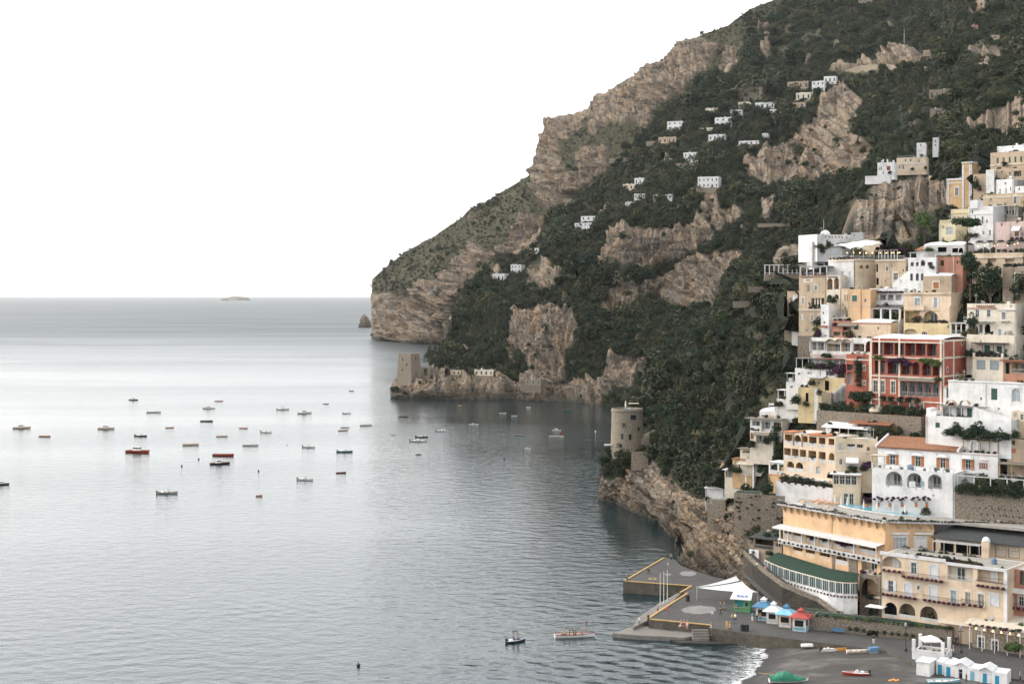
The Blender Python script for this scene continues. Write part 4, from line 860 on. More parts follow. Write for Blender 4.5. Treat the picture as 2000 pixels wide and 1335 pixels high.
b = Bld('beige_house', 'beige house with barred window and glazed roof terrace left of the blue arched house', 'K2', 1648, 2060, 545, 920, 40, 'beige', 9, par=.12, roofmat='roof_grey', trim='ivory')
b.loggia(1662, 665, 30, 110, .8, True, rail=None, inner='dark_inside', back=None); b.win(1805, 675, 32, 64, surround='ivory'); b.win(1925, 785, 64, 100, surround='ivory', bars=2); b.win(1785, 845, 16, 52); b.loggia(1668, 850, 40, 100, .8, True, rail=None, inner='dark_inside', back=None); b.win(2030, 700, 20, 40); b.win(1870, 640, 20, 30)
b.pergola(.4, b.W * .72, .4, 4.5, b.H - .1, 2.4, 'frame_white', 'wood_dark', 7); b.front_rail(.1, b.W - .1, b.H - .05, .9, 'bars', 'iron_pale'); b.band(560, 1850, .3, .2, 'ivory')
for i in range(7): m = MB(); m.lathe([(.04, 0), (.12, .06), (.12, .2), (.04, .26)], 8, b.W * (i + .5) / 9, 1.5 + (i % 2)); o = m.build('lamp', 'lamp_glow', b.root); o.location.z = b.H + 1.5
for i in range(4): b.foliage('purple', b.W * (.55 + .11 * i), 1.0, b.H + 2.2, 1.0, zs=.45)
b.done()
# colonnade terrace and hotel with the sign
b = Bld('colonnade', 'white post-and-beam colonnade on a stone terrace wall at the left end of town', 'K2', 92, 622, 752, 800, 8, 'pale_stone', 3, ext=1, cat='colonnade', par=.05, roofmat='roof_grey')
for i in range(9): b.box('post', b.W * i / 8.3 + .02, b.W * i / 8.3 + .32, .1, .4, b.H, b.H + 2.6, 'frame_white')
b.box('beam', -.1, b.W + .1, .05, .45, b.H + 2.6, b.H + 2.85, 'frame_white'); b.box('rail', 0, b.W, .2, .3, b.H + .25, b.H + .4, 'frame_white'); b.done()
b = Bld('sign_hotel', 'beige hotel with painted sign, roof pergola and dark loggia at the left end', 'K2', 575, 965, 775, 1300, 40, 'beige', 9, par=.15, trim='ivory')
b.win(705, 950, 34, 104, glass='dark_inside', name='door'); b.win(632, 1128, 38, 90, surround='ivory', bars=1, glass='glass_pale'); b.win(810, 940, 32, 66, arch=True, surround='white'); b.loggia(840, 1160, 180, 150, 2.0, inner='tan', rail='solid', railh=.5, back=None)
b.win(500 + 160, 1280, 20, 40); b.box('sign_board', b.U(640), b.U(768), -.05, -.003, b.Z(868, 700), b.Z(785, 700), 'ivory'); b.text('MARINCANTO', 703, 803, .42, 'iron', -.08); b.text('HOTEL', 703, 836, .42, 'iron', -.08); b.band(778, 800, .2, .2, 'salmon')
b.pergola(.1, b.W - .05, .2, 4.5, b.H - .12, 2.5, 'frame_white', 'roof_white', 5, .2); b.front_rail(.1, b.W - .1, b.H - .1, .85, 'bars', 'iron_pale')
for i in range(4): b.foliage('flower', b.W * (i + .5) / 4, .2, b.H + .4, .4)
for x in (790, 830, 870): b.box('pillar', b.U(x) - .15, b.U(x) + .15, .3, .6, b.Z(1230, x), b.Z(1085, x), 'ivory')
b.done()
b = Bld('tall_arch_house', 'cream house with two tall orange arches and round-headed loggias right of the sign hotel', 'K2', 960, 1152, 770, 1300, 40, 'ivory', 8, par=.15)
b.loggia(1006, 905, 78, 190, 1.4, True, inner='ochre', rail='solid', railh=.6); b.loggia(1098, 900, 68, 190, 1.4, True, inner='ochre', rail='solid', railh=.6); b.loggia(1000, 1070, 72, 62, 1.2, True, rail='bars'); b.loggia(1100, 1065, 58, 62, 1.2, True, rail='bars'); b.box('sign_board', b.U(975), b.U(1115), -.06, -.003, b.Z(800, 1045), b.Z(784, 1045), 'iron')
b.foliage('vine', b.W * .5, -.7, b.Z(1160, 1050), 1.6); b.front_rail(.1, b.W - .1, b.H - .1, .85, 'bars', 'iron_pale'); b.loggia(1010, 1215, 60, 70, 1.0, rail=None); b.done()
b = Bld('left_edge_house', 'narrow beige house with white bay at the far left of the upper town', 'K2', 412, 582, 985, 1330, 40, 'beige', 8, par=.5); b.win(460, 1100, 26, 50); b.win(470, 1200, 30, 60, glass='glass_pale'); b.box('bay', b.U(512), b.U(580), -.9, -.003, 0, b.Z(1040, 545), 'whitewash'); b.foliage('flower', b.W * .2, .2, b.H - .3, .5); b.foliage('bush1', b.W * .9, -.5, b.Z(960, 560), 1.1); b.done()
b = Bld('orange_house', 'orange house with one green shutter and whitewashed roof in the upper town', 'K2', 1255, 1572, 960, 1440, 40, 'orange', 8, roof='flat', par=.3, trim='whitewash'); b.win(1352, 1090, 68, 84, sh='shutter_teal', surround='peach'); b.box('string_course', 0, b.W, -.08, -.003, b.Z(1192, 1400), b.Z(1180, 1400), 'peach'); b.box('drain_pipe', b.U(1438), b.U(1444), -.12, -.01, 0, b.H, 'salmon'); b.win(1500, 1120, 30, 50); b.done()
b = Bld('cream_house', 'cream house with paired narrow windows left of the orange house', 'K2', 1160, 1270, 955, 1300, 40, 'cream', 7); b.win(1218, 1085, 17, 94); b.win(1250, 1085, 15, 94); b.win(1190, 1180, 14, 30); b.win(1220, 1230, 20, 40); b.done()
# -- K3 middle
b = Bld('blue_arch_house', 'white house with pale blue pointed arches beside the salmon house', 'K3', 385, 775, 520, 910, 40, 'whitewash', 8, par=.9)
b.lock(435, 800, 118); [b.loggia(x, 0, w, 0, .9, True, inner='glass_pale', rail='solid', railh=.3, railmat='whitewash') for x, w in ((432, 38), (512, 42), (580, 36))]; b.lock(512, 640, 110); [b.loggia(x, 0, w, 0, 1.4, False, inner='greywhite', rail='solid', railmat='whitewash') for x, w in ((440, 44), (512, 36), (590, 60), (690, 70))]; b.lock()
b.foliage('vine', b.U(590), .3, b.Z(600, 590), .8); b.foliage('bush0', b.U(720), -.5, b.Z(690, 720), .8); b.pergola(.2, b.W - .2, .4, 4, b.H - .8, 2.0, 'frame_white', 'roof_white', 4, .15); b.done()
b = Bld('white_stairs', 'white stepped stair ramp left of the blue arched house', 'K3', 165, 400, 885, 950, 40, 'whitewash', 5, cat='stairs', roof='none')
for i in range(8): b.box('step', b.W * i / 8, b.W, .4 + i * .02, 4.5, b.H + i * .42 + .002, b.H + i * .42 + .42, 'whitewash')
b.done()
b = Bld('salmon_house', 'salmon red house with two small dark windows and grassy roof', 'K3', 770, 1145, 505, 800, 40, 'salmon', 9, par=.25, roofmat='green_felt'); b.win(860, 597, 50, 80, glass='dark_inside', frame='frame_brown', bars=0); b.win(1072, 585, 24, 34, glass='dark_inside', frame='frame_brown', bars=0); b.box('drain_pipe', b.U(1018), b.U(1030), -.14, -.01, b.Z(735, 1020), b.Z(520, 1020), 'pink')
for i in range(9): b.foliage('bright', b.W * (i + .4) / 9, .6 + .8 * (i % 2), b.H - .5, .9, zs=.55)
b.done()
b = Bld('tiled_shed', 'small sloping terracotta roofed shed above the salmon house', 'K3', 500, 790, 425, 470, 40, 'white', 4, roof='tile', roofmat='roof_tile'); b.done()
b = Bld('shutter_house', 'weathered beige house with one orange shutter and white roof hump', 'K3', 592, 990, 775, 1010, 40, 'tan', 8, roof='vault', xs=1165); b.win(775, 908, 78, 88, sh='shutter_brown', surround='ivory'); b.side_win(3.2, b.Z(905, 900), 1.0, 2.6, True, sh='frame_brown'); b.side_win(6.0, b.Z(960, 900), .7, 2.0, True); b.band(992, 790, .3, .2, 'tan'); b.done()
b = Bld('niche_house', 'orange yellow house with large arched niche, white french windows and brown awning', 'K5', 188, 872, -70, 380, 40, 'peach', 8, par=.2, trim='beige')
b.win(385, 90, 78, 150, surround='frame_white', bars=1, glass='glass_pale'); b.win(650, 80, 96, 150, bars=1, glass='glass_pale', side='shutter_white'); b.loggia(575, 290, 215, 178, 1.8, True, inner='yellow', rail='bars'); b.loggia(310, 290, 210, 178, 1.8, False, inner='yellow', rail='bars', back=None); b.awning(325, 262, 425, 1.0, .7, 'canvas_brown'); b.win(375, 350, 30, 50, glass='dark_inside', name='door') if False else None
b.balcony(385, 178, 180, .8, 'solid', 'peach'); b.box('pilaster', b.U(735), b.U(868), -.7, -.003, 0, b.Z(125, 800), 'peach'); b.band(30 - 70, 500, .3, .2, 'beige'); b.box('string_course', 0, b.U(730), -.15, -.003, b.Z(190, 300), b.Z(176, 300), 'yellow'); b.done()
b = Bld('arched_cellar_house', 'yellow lower storey with fanlight below the house with the large niche', 'K5', 185, 860, 378, 570, 40, 'yellow', 6, par=.15, trim='cream'); b.win(485, 530, 80, 60, arch=True, surround='cream', bars=2); b.win(830, 430, 30, 50); b.loggia(280, 500, 200, 80, 1.0, True, inner='cream', rail=None, back=None)
for i in range(6): b.foliage(('bush1', 'flower', 'vine')[i % 3], b.W * (.55 + .07 * i), .4, b.H, .55)
b.done()
b = Bld('brown_house', 'weathered brown house with grey shuttered window at the right edge', 'K3', 1702, 2016, 655, 1110, 40, 'brown', 9, par=.2, roofmat='roof_grey'); b.win(1912, 822, 76, 150, sh='shutter_grey', surround='ivory'); b.band(915, 1850, .2, .15, 'tan'); b.win(1900, 1010, 60, 50, glass='glass_pale'); b.win(1780, 1090, 40, 30); b.front_rail(.1, b.W - .1, b.H, .8, 'bars')
for i in range(5): b.foliage('bush%d' % i, b.W * (i + .5) / 5, .6, b.H, .6)
b.done()
b = Bld('veranda_house', 'white veranda house with purple creeper between two orange houses', 'K3', -150, 332, 950, 1180, 40, 'whitewash', 7, par=.6); b.lock(130, 1085, 90); [b.loggia(x, 0, 80, 0, 1.6, rail='bars', railmat='rail_white') for x in (-90, 30, 140, 250)]; b.lock(); b.balcony(90, 1170, 460, 1.0, 'solid', 'white')
for i in range(7): b.foliage('purple', b.W * (i + .3) / 7, -.4, b.Z(1015, 90), .9, zs=.5)
dome(b, b.U(40), 2, b.H - .6, .9); b.done()
b = Bld('pergola_terrace', 'terrace with white columns and dark reed roof below the veranda house', 'K4', 1480, 1905, 330, 350, 40, 'white', 6, par=.1, roofmat='roof_grey'); b.pergola(.1, b.W, .3, 5.5, b.H, 2.9, 'frame_white', 'roof_black', 4, .35)
for i in range(6): b.foliage(('vine', 'bright', 'tree1')[i % 3], b.W * (i + .5) / 6, 2.5, b.H, 1.2)
b.done()
# ------------------------------------------------------------------ middle town
b = Bld('letter_hotel', 'white hotel with lettering over three dark windows and arched veranda near the right edge', 'K5', 1105, 1815, 95, 560, 42, 'ivory', 9, par=.5, trim='white')
b.lock(1252, 235, 110); b.win(1252, 0, 54, 0, glass='glass', surround='white'); b.win(1417, 0, 54, 0, glass='glass', surround='white'); b.lock(); b.win(1633, 270, 54, 105, surround='white'); b.text('MIRAMARE', 1375, 137, .9, 'canvas_brown', -.08); b.band(160, 1350, .18, .25, 'salmon', u1=b.U(1540)); b.band(180, 1650, .25, .25, 'white', u0=b.U(1545))
b.balcony(1260, 345, 415, 1.1, 'bars', 'rail_white', slab='white'); b.balcony(1633, 340, 130, .8, 'bars', 'rail_white')
b.loggia(1190, 455, 150, 130, 1.8, True, rail=None, inner='white'); b.loggia(1300, 455, 60, 120, 1.8, True, rail=None, inner='white'); b.loggia(1400, 455, 80, 130, 1.8, True, rail=None, inner='dark_inside', back=None); b.win(1580, 525, 48, 130, surround='white', glass='glass_pale')
b.win(1690, 500, 16, 40); b.win(1740, 130, 20, 30); b.done()
b = Bld('letter_hotel_veranda', 'white veranda with slim columns left of the lettered hotel arches', 'K5', 850, 1100, 530, 560, 42, 'white', 5, par=.2); b.pergola(.1, b.W - .1, .2, 4, b.H - .2, 2.6, 'frame_white', 'roof_white', 4, .2); b.front_rail(.1, b.W - .1, b.H - .15, .9, 'bars', 'rail_white'); b.foliage('bush1', b.W * .3, 1.5, b.H - .2, .7); b.done()
b = Bld('creeper_house', 'ivory house with green doors under a planted ledge below the lettered hotel', 'K5', 1100, 1812, 545, 870, 42, 'ivory', 8, par=.2); b.win(1395, 760, 86, 125, sh='shutter_green', side=None); b.win(1570, 765, 76, 115, sh='shutter_green'); b.win(1668, 775, 36, 50, sh='shutter_green'); b.pergola(b.U(1215), b.U(1700), -1.8, -.05, b.Z(840, 1450), 2.7, 'iron', 'reed', 4, .08); b.win(1300, 640, 24, 40)
for i in range(8): b.foliage(('bush2', 'vine', 'flower')[i % 3], b.U(1140 + 60 * i), -1.3, b.Z(850, 1300), .8)
b.done()
b = Bld('grid_window_house', 'white house with two large gridded windows below the planted ledge', 'K5', 1195, 1625, 868, 1150, 42, 'ivory', 7, par=.2, trim='cream'); b.lock(1305, 980, 135); b.win(1305, 0, 130, 0, bars=4, glass='glass_pale', frame='shutter_grey'); b.win(1500, 0, 130, 0, bars=4, glass='glass_pale', frame='shutter_grey'); b.lock(); b.band(885, 1400, .3, .15, 'cream'); b.box('pillar', -.1, .4, -.15, .2, 0, b.H + .9, 'ivory'); b.box('pillar', b.W - .4, b.W + .1, -.15, .2, 0, b.H + .9, 'ivory')
for i in range(5): b.foliage(('bush0', 'flower', 'vine')[i % 3], b.W * (i + .5) / 5, .4, b.H - .2, .6)
b.done()
b = Bld('edge_veranda', 'covered veranda with teal door at the right edge beside the gridded windows', 'K5', 1625, 2010, 930, 1160, 42, 'salmon', 7, par=.1, roofmat='roof_white'); b.loggia(1690, 1030, 60, 160, 1.5, rail=None, inner='shutter_teal', back=None); b.loggia(1850, 1030, 220, 150, 3.0, rail='bars', inner='cream', railmat='rail_white'); b.box('roof_slab', -.3, b.W + .3, -1.2, 2, b.H + .002, b.H + .25, 'canvas_brown'); b.done()

# the red hotel
b = Bld('red_hotel', 'large brick red hotel with stacked balconies and white vaulted roof', 'Z2', 1012, 1470, 205, 705, 44, 'red', 11, roof='vault', xs=1628, par=.4)
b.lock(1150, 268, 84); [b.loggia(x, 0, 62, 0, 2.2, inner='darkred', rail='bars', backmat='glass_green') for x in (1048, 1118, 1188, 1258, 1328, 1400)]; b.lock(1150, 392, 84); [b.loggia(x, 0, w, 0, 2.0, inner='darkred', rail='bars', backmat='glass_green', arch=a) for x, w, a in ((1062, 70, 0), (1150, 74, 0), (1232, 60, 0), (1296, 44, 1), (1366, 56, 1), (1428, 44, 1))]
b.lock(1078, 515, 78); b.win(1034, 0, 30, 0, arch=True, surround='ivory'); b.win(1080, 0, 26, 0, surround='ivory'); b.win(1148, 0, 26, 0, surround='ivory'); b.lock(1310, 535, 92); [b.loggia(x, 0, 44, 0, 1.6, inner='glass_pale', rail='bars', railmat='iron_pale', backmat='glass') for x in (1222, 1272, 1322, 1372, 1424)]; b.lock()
b.win(1270, 645, 22, 44, surround='ivory'); b.win(1334, 650, 22, 44, surround='ivory'); b.win(1130, 640, 18, 30)
for cy in (222, 322, 445, 598): b.band(cy, 1060, .28, .2, 'ivory', u0=-.15, u1=b.W + .15)
for cx in (1006, 1060, 1190, 1460): b.box('pilaster', b.U(cx) - .2, b.U(cx) + .2, -.18, -.004, 0, b.H, 'ivory')
z1, z2 = b.Z(210, 1470), b.Z(450, 1470); zm = b.Z(330, 1470)
for z in (z1 - .5, zm - .2, z2 - .2): b.box('side_band', b.W + .003, b.W + .12, .0, b.D, z, z + .4, 'ivory')
for y in (.1, b.D * .42, b.D - .5): b.box('side_pilaster', b.W + .004, b.W + .14, y, y + .45, 0, z1, 'ivory')
b.side_win(b.D * .8, zm + 3.2, .7, 1.3, oval=True); b.side_win(b.D * .6, zm - 4.2, .8, 1.5, oval=True); b.side_win(b.D * .2, zm - 2.6, .6, 1.2, oval=True)
m = MB(); m.prism([(b.U(1195), -1.6), (b.U(1440), -1.6), (b.U(1440), -.02), (b.U(1195), -.02)], [b.Z(478, 1300)] * 2 + [b.Z(462, 1300)] * 2, [b.Z(478, 1300) + .1] * 2 + [b.Z(462, 1300) + .1] * 2); m.build('reed_awning', 'reed', b.root)
for k, x, y, r in (('bright', 1060, 335, 1.5), ('purple', 1150, 345, 1.5), ('purple', 1210, 345, 1.9), ('purple', 1250, 365, 1.5), ('bright', 1350, 352, 1.4), ('bright', 1400, 358, 1.6), ('bright', 1445, 378, 1.6), ('vine', 1450, 460, 1.2)): b.foliage(k, b.U(x), -.7, b.Z(y, x) - .6, r, zs=.65)
b.done()
b = Bld('red_tower', 'narrow red tower house with arched niche and hanging creeper left of the red hotel', 'Z2', 842, 1008, 305, 640, 44, 'red', 8, par=.4, trim='ivory')
b.loggia(867, 475, 44, 112, 1.2, True, inner='pink', rail='solid', railmat='red', back=None); b.win(960, 395, 14, 30, surround='ivory'); b.win(960, 492, 14, 24, surround='ivory'); b.loggia(868, 390, 44, 40, 1.2, rail='bars'); b.win(925, 378, 30, 50, sh='shutter_green'); b.box('pilaster', b.U(992), b.U(1006), -.12, -.003, 0, b.H, 'ivory'); b.band(340, 900, .25, .15, 'ivory'); b.loggia(940, 330, 60, 22, 1.0, rail='bars', inner='pink', back=None)
for i in range(6): b.foliage('vine', b.U(925 + 6 * (i % 2)), -.5, b.Z(385 + 26 * i, 925), 1.25 - .1 * i, zs=1.1)
for x in (915, 955, 1010, 1025): b.foliage('tree2', b.U(x), -1.2, b.Z(635, x), 1.7, zs=1.15)
b.done()
b = Bld('red_annex', 'red and white annex with arched door and deck chairs beside the red hotel roof', 'Z2', 880, 1045, 200, 312, 44, 'white', 7, par=.2, roofmat='reed'); b.loggia(992, 255, 46, 70, 1.5, True, inner='darkred', rail=None); b.loggia(925, 262, 70, 50, 2.5, inner='tan', rail='bars'); b.done()
# K4 left-middle
b = Bld('pink_flat_house', 'long pinkish house with white lumpy roof and tiny window above the red hotel', 'K4', 1205, 1775, 370, 620, 40, 'peach', 8, roof='vault', trim='white'); b.win(1597, 450, 22, 44); b.win(1275, 440, 60, 60, sh='shutter_green'); b.band(378, 1500, .2, .12, 'red'); b.done()
b = Bld('red_balcony_house', 'small red house with grey awning and two balconies left of the pinkish house', 'K4', 935, 1330, 345, 590, 40, 'salmon', 7, par=.3, trim='white'); b.loggia(1140, 440, 110, 90, 1.4, rail=None, inner='red'); b.loggia(1255, 440, 90, 90, 1.4, rail=None, inner='red'); b.awning(1040, 375, 1325, 1.6, .5, 'reed'); b.loggia(1000, 530, 100, 60, 1.2, inner='tan', rail='bars', back=None); b.loggia(1125, 530, 100, 60, 1.2, inner='tan', rail='bars', back=None); b.foliage('flower', b.U(980), -.6, b.Z(430, 980), .9); b.done()
b = Bld('small_red_house', 'small red walled house with white roof under the orange house', 'K4', 1135, 1450, 255, 330, 40, 'salmon', 6, roof='vault'); b.win(1300, 295, 24, 36); b.done()
b = Bld('white_stack_house', 'white stepped house with slim chimney tower in the left middle town', 'K4', 765, 880, 105, 640, 40, 'whitewash', 7, par=.2); b.win(815, 370, 24, 40); b.loggia(812, 460, 80, 70, 1.2, rail='solid'); b.win(800, 230, 20, 36); b.win(830, 560, 34, 30); b.foliage('purple', b.U(740), -.8, b.Z(600, 770), 1.1, zs=1.8); b.awning(770, 410, 870, .8, .2, 'canvas_brown'); b.done()
b = Bld('open_terrace', 'white terrace with glass doors and small pergola left of the orange house', 'K4', 870, 1165, 290, 420, 40, 'ivory', 6, par=.8, trim='white'); b.win(1000, 370, 26, 50); b.foliage('bush3', b.W * .2, .8, b.H - .6, .6); b.pergola(b.W * .55, b.W - .1, .8, 4, b.H - .7, 2.3, 'frame_white', 'reed', 3); b.done()
b = Bld('dormered_hotel', 'white hotel wing with round-headed dormer canopies and terrace left of the red tower', 'K4', 620, 1212, 590, 870, 40, 'white', 7, par=.1)
b.loggia(740, 715, 190, 110, 2.0, rail='bars', railmat='rail_white', inner='white'); b.loggia(950, 730, 190, 110, 2.0, rail='bars', railmat='rail_white', inner='paleyellow'); b.loggia(1125, 725, 130, 130, 1.5, rail='bars', railmat='rail_white', inner='cream')
for x in (920, 1050, 1150):
    m = MB(); k = 8; rows = []
    for j in range(2): rows.append([(b.U(x) - .95 * math.cos(math.pi * i / k), -.9 * (1 - j), b.Z(660, x) + .95 * math.sin(math.pi * i / k)) for i in range(k + 1)])
    m.grid(rows); m.build('dormer_canopy', 'wood_pale', b.root, smooth=True)
b.pergola(.2, b.U(860), -1.2, -.02, b.Z(780, 740), 2.3, 'frame_white', 'reed', 3); b.box('roof_band', -.1, b.W + .1, -.2, -.003, .3 + b.Z(870, 900), .75 + b.Z(870, 900), 'pink'); b.done()
b = Bld('stone_hotel_base', 'tall rough stone and beige base with shuttered windows under the sign hotel', 'K4', 450, 800, 170, 640, 30, 'beige', 8, par=.1); b.win(505, 50, 40, 70); b.win(495, 290, 36, 90, sh='shutter_white'); b.win(637, 300, 32, 84, glass='glass_pale', surround='ivory'); b.win(748, 300, 30, 84, glass='glass_pale', surround='ivory'); b.win(560, 480, 22, 40); b.band(185, 600, .3, .15, 'ivory'); b.foliage('bush4', b.W * .8, -.6, b.Z(440, 720), 1.5); b.foliage('bright', b.W * .7, -.6, b.Z(520, 700), 1.0); b.box('stone_footing', -.2, b.W, -.5, -.003, 0, b.Z(560, 600), 'stone_wall'); b.done()
b = Bld('white_tower_bay', 'white slender house with red mark and open pergola on the left edge of town', 'K4', 345, 460, 290, 500, 30, 'whitewash', 6, par=.3); b.win(400, 290 + 90, 30, 60, glass='dark_inside'); b.box('red_disc_panel', b.U(372), b.U(408), -.05, -.003, b.Z(362, 390), b.Z(330, 390), 'red'); b.done()
b = Bld('edge_pergola', 'white pergola terrace on a stone pier at the left edge of the middle town', 'K4', 235, 430, 495, 620, 30, 'pale_stone', 5, par=.05, roofmat='roof_white', cat='terrace'); b.pergola(.05, b.W, .1, 4, b.H, 2.3, 'frame_white', 'canvas_white', 4, .15); b.front_rail(.05, b.W, b.H, .5, 'solid', 'white'); b.done()
b = Bld('reed_terrace_house', 'white house with long reed roofed terrace and purple creeper below the dormered hotel', 'K4', 390, 1130, 1040, 1160, 36, 'white', 7, par=.5)
b.pergola(.1, b.W - .1, .3, 5, b.H - .5, 2.9, 'frame_white', 'reed', 9, .1); b.win(450, 1110, 40, 40); b.win(600, 1100, 60, 40, glass='glass_pale'); b.box('red_roof_edge', b.W * .42, b.W * .95, -.1, .1, b.H + 2.45, b.H + 2.62, 'red')
for k, u, r in (('vine', .3, 1.6), ('vine', .42, 1.3), ('purple', .55, 1.4), ('vine', .7, 1.8), ('purple', .82, 2.2), ('purple', .93, 2.4)): b.foliage(k, b.W * u, .2, b.H - .3 - (1.2 if u > .75 else 0), r, zs=1.1)
b.loggia(900, 1100, 120, 70, 1.2, rail='bars'); b.done()
b = Bld('yellow_stair_house', 'yellow house with dark doorway and outdoor stair left of the red tower', 'K4', 600, 1120, 1160, 1420, 36, 'yellow', 6, par=.3, trim='white'); b.win(730, 1240, 30, 60); b.loggia(855, 1280, 60, 140, 1.0, rail=None, inner='dark_inside', back=None); b.box('awning_slab', b.U(600), b.U(830), -1.3, -.003, b.Z(1168, 700), b.Z(1150, 700), 'greywhite'); b.win(660, 1220, 24, 60)
for i in range(7): b.box('stair_step', b.U(930) + i * .5, b.U(930) + i * .5 + 2.2, -1.1, -.004, 0, b.Z(1400, 960) + i * .42, 'greywhite')
b.foliage('vine', b.W * .1, -.8, b.Z(1280, 620), 1.2); b.done()
b = Bld('corner_terrace', 'white angular terrace house with thin posts at the left edge under the reed terrace', 'K4', 262, 610, 1235, 1390, 30, 'white', 6, par=.5); b.win(340, 1300, 40, 40); b.win(440, 1300, 36, 40); b.pergola(.05, b.W * .55, .2, 3, b.H - .4, 2.5, 'iron_pale', 'greywhite', 3, .07); b.foliage('bush0', b.W * .6, .4, b.H - .4, .8); b.foliage('vine', b.W * .9, .4, b.H - .4, 1.0); b.done()
# K6 stacked white terraces on the left edge
b = Bld('stone_tower_ruin', 'bare brown stone block in front of the red tower', 'K6', 1740, 1880, 195, 410, 30, 'brown', 5, par=.1, roofmat='roof_grey'); b.win(1815, 320, 16, 26); b.done()
b = Bld('yellow_cottage', 'yellow cottage with dark doorway and white chimney on the left town edge', 'K6', 1400, 1660, 120, 390, 34, 'yellow', 6, par=.2, trim='white'); b.loggia(1530, 265, 42, 130, .8, rail=None, inner='dark_inside', back=None); b.box('chimney_wall', b.U(1640), b.U(1695), -.3, .5, 0, b.H, 'whitewash'); b.foliage('vine', b.U(1385), -.8, b.Z(370, 1400), 1.6, zs=1.3); b.done()
b = Bld('post_terrace', 'white terrace house with slim posts and hanging vines above the lumpy roof', 'K6', 1090, 1400, 290, 385, 34, 'white', 6, par=.6); b.pergola(.1, b.W - .1, .3, 4, b.H - .6, 2.7, 'frame_white', 'roof_white', 4, .12); b.foliage('vine', b.W * .6, .5, b.H - .5, 1.0); b.foliage('bush1', b.W * .35, .5, b.H - .5, .8); b.win(1150, 350, 30, 30); b.done()
b = Bld('lumpy_house', 'white house with lumpy domed roof and flat white canopy on the left town edge', 'K6', 842, 1175, 470, 575, 34, 'whitewash', 7, roof='vault'); b.box('terrace_roof', b.U(1000), b.U(1190), -1.2, 2, b.Z(375, 1090), b.Z(362, 1090), 'roof_white'); b.pergola(b.U(1000), b.U(1180), -1.0, 2, b.Z(440, 1080), 1.6, 'frame_white', None, 3, .12); b.box('screen_wall', b.U(1080), b.U(1165), -.6, -.003, 0, b.Z(395, 1120), 'white'); b.win(880, 530, 30, 34); b.box('red_band', b.U(920), b.W, -.08, -.003, b.Z(545, 1000), b.Z(520, 1000), 'peach'); b.done()
b = Bld('grey_canopy_house', 'white house with wide grey canopy over its balcony on the left town edge', 'K6', 706, 1165, 575, 760, 34, 'white', 7, par=.1, roofmat='reed'); b.box('canopy', -.8, b.W + .3, -1.6, 2, b.H + .004, b.H + .12, 'reed')
b.loggia(790, 660, 110, 110, 1.6, rail='solid', railh=.7); b.loggia(930, 670, 120, 110, 1.6, rail='bars', railmat='rail_white'); b.loggia(1100, 680, 110, 110, 1.6, rail='bars', railmat='rail_white', inner='tan'); b.foliage('vine', b.W * .92, -.6, b.Z(740, 1100), 1.0); b.done()
b = Bld('arched_canopy_house', 'pale house with small grey canopy and plants below the wide grey canopy', 'K6', 704, 1040, 755, 990, 34, 'ivory', 7, par=.2, trim='white'); b.win(735, 820, 44, 90, sh='frame_brown'); b.loggia(840, 870, 90, 120, 1.4, inner='white', rail='bars', railmat='rail_white'); b.loggia(955, 880, 110, 110, 1.4, inner='greywhite', rail='bars'); b.awning(775, 760, 1010, 1.7, .5, 'reed'); b.foliage('bush2', b.U(960), -.8, b.Z(950, 960), 1.1); b.foliage('vine', b.W + .6, -.5, b.Z(900, 1040), 1.6, zs=1.5); b.done()
b = Bld('sloped_canopy_house', 'pale house under a sloping grey canopy with potted plants near the cliff edge', 'K6', 560, 920, 1010, 1160, 34, 'ivory', 7, par=.1); b.box('canopy', -.3, b.W + .3, -1.5, 2, b.H + .004, b.H + .11, 'reed'); b.loggia(650, 1080, 100, 80, 1.4, rail='solid'); b.loggia(740, 1090, 70, 80, 1.4, rail='bars', inner='dark_inside', back=None); b.foliage('vine', b.W * .8, -.6, b.Z(1130, 860), 1.4); b.foliage('purple', b.W * .95, -.6, b.Z(1160, 900), 1.5); b.foliage('bush3', b.W * .7, -.6, b.Z(1080, 840), 1.0); b.done()
b = Bld('red_roof_cottage', 'ochre cottage with red roof, striped awning and white sloping beam at the cliff edge', 'K6', 450, 790, 1165, 1345, 34, 'ochre', 6, par=.1, roofmat='canvas_brown'); b.win(500, 1250, 44, 110, glass='glass_pale'); b.loggia(570, 1270, 50, 120, 1.0, rail=None, inner='dark_inside', back=None); b.loggia(690, 1280, 130, 90, 1.4, rail='bars', inner='amber', back=None); b.awning(545, 1185, 790, 1.7, .4, 'canvas_cream'); b.box('roof', -.3, b.U(640), -.4, 3, b.H, b.H + .15, 'canvas_brown'); b.box('white_pillar', b.U(775), b.U(800), -1.5, -1.1, 0, b.Z(1140, 785), 'whitewash'); b.done()
b = Bld('cliff_chalet', 'white and cream chalet with railing just left of the striped awning cottage', 'K8', 275, 480, 350, 490, 30, 'ivory', 5, par=.1, roofmat='roof_white'); b.loggia(330, 400, 90, 70, 1.2, rail='bars', railmat='rail_white'); b.win(430, 430, 30, 60, glass='glass_pale'); b.box('roof_slab', -.4, b.W + .1, -.8, 2.5, b.H + .002, b.H + .14, 'roof_white'); b.done()
b = Bld('white_cliff_house', 'white house with low shed roof standing on the stone buttress at the cliff edge', 'K8', 48, 335, 570, 700, 24, 'whitewash', 6, par=.05); b.loggia(150, 585, 70, 70, 1.6, rail='solid', inner='tan', back=None); b.win(265, 625, 14, 80, glass='glass_pale'); b.box('roof_slab', -.2, b.W + 1.2, -.6, 4.5, b.H + .004, b.H + .3, 'roof_white'); b.box('red_ledge', -.3, b.W + .1, -.5, -.003, b.Z(715, 200), b.Z(690, 200), 'pink'); b.done()
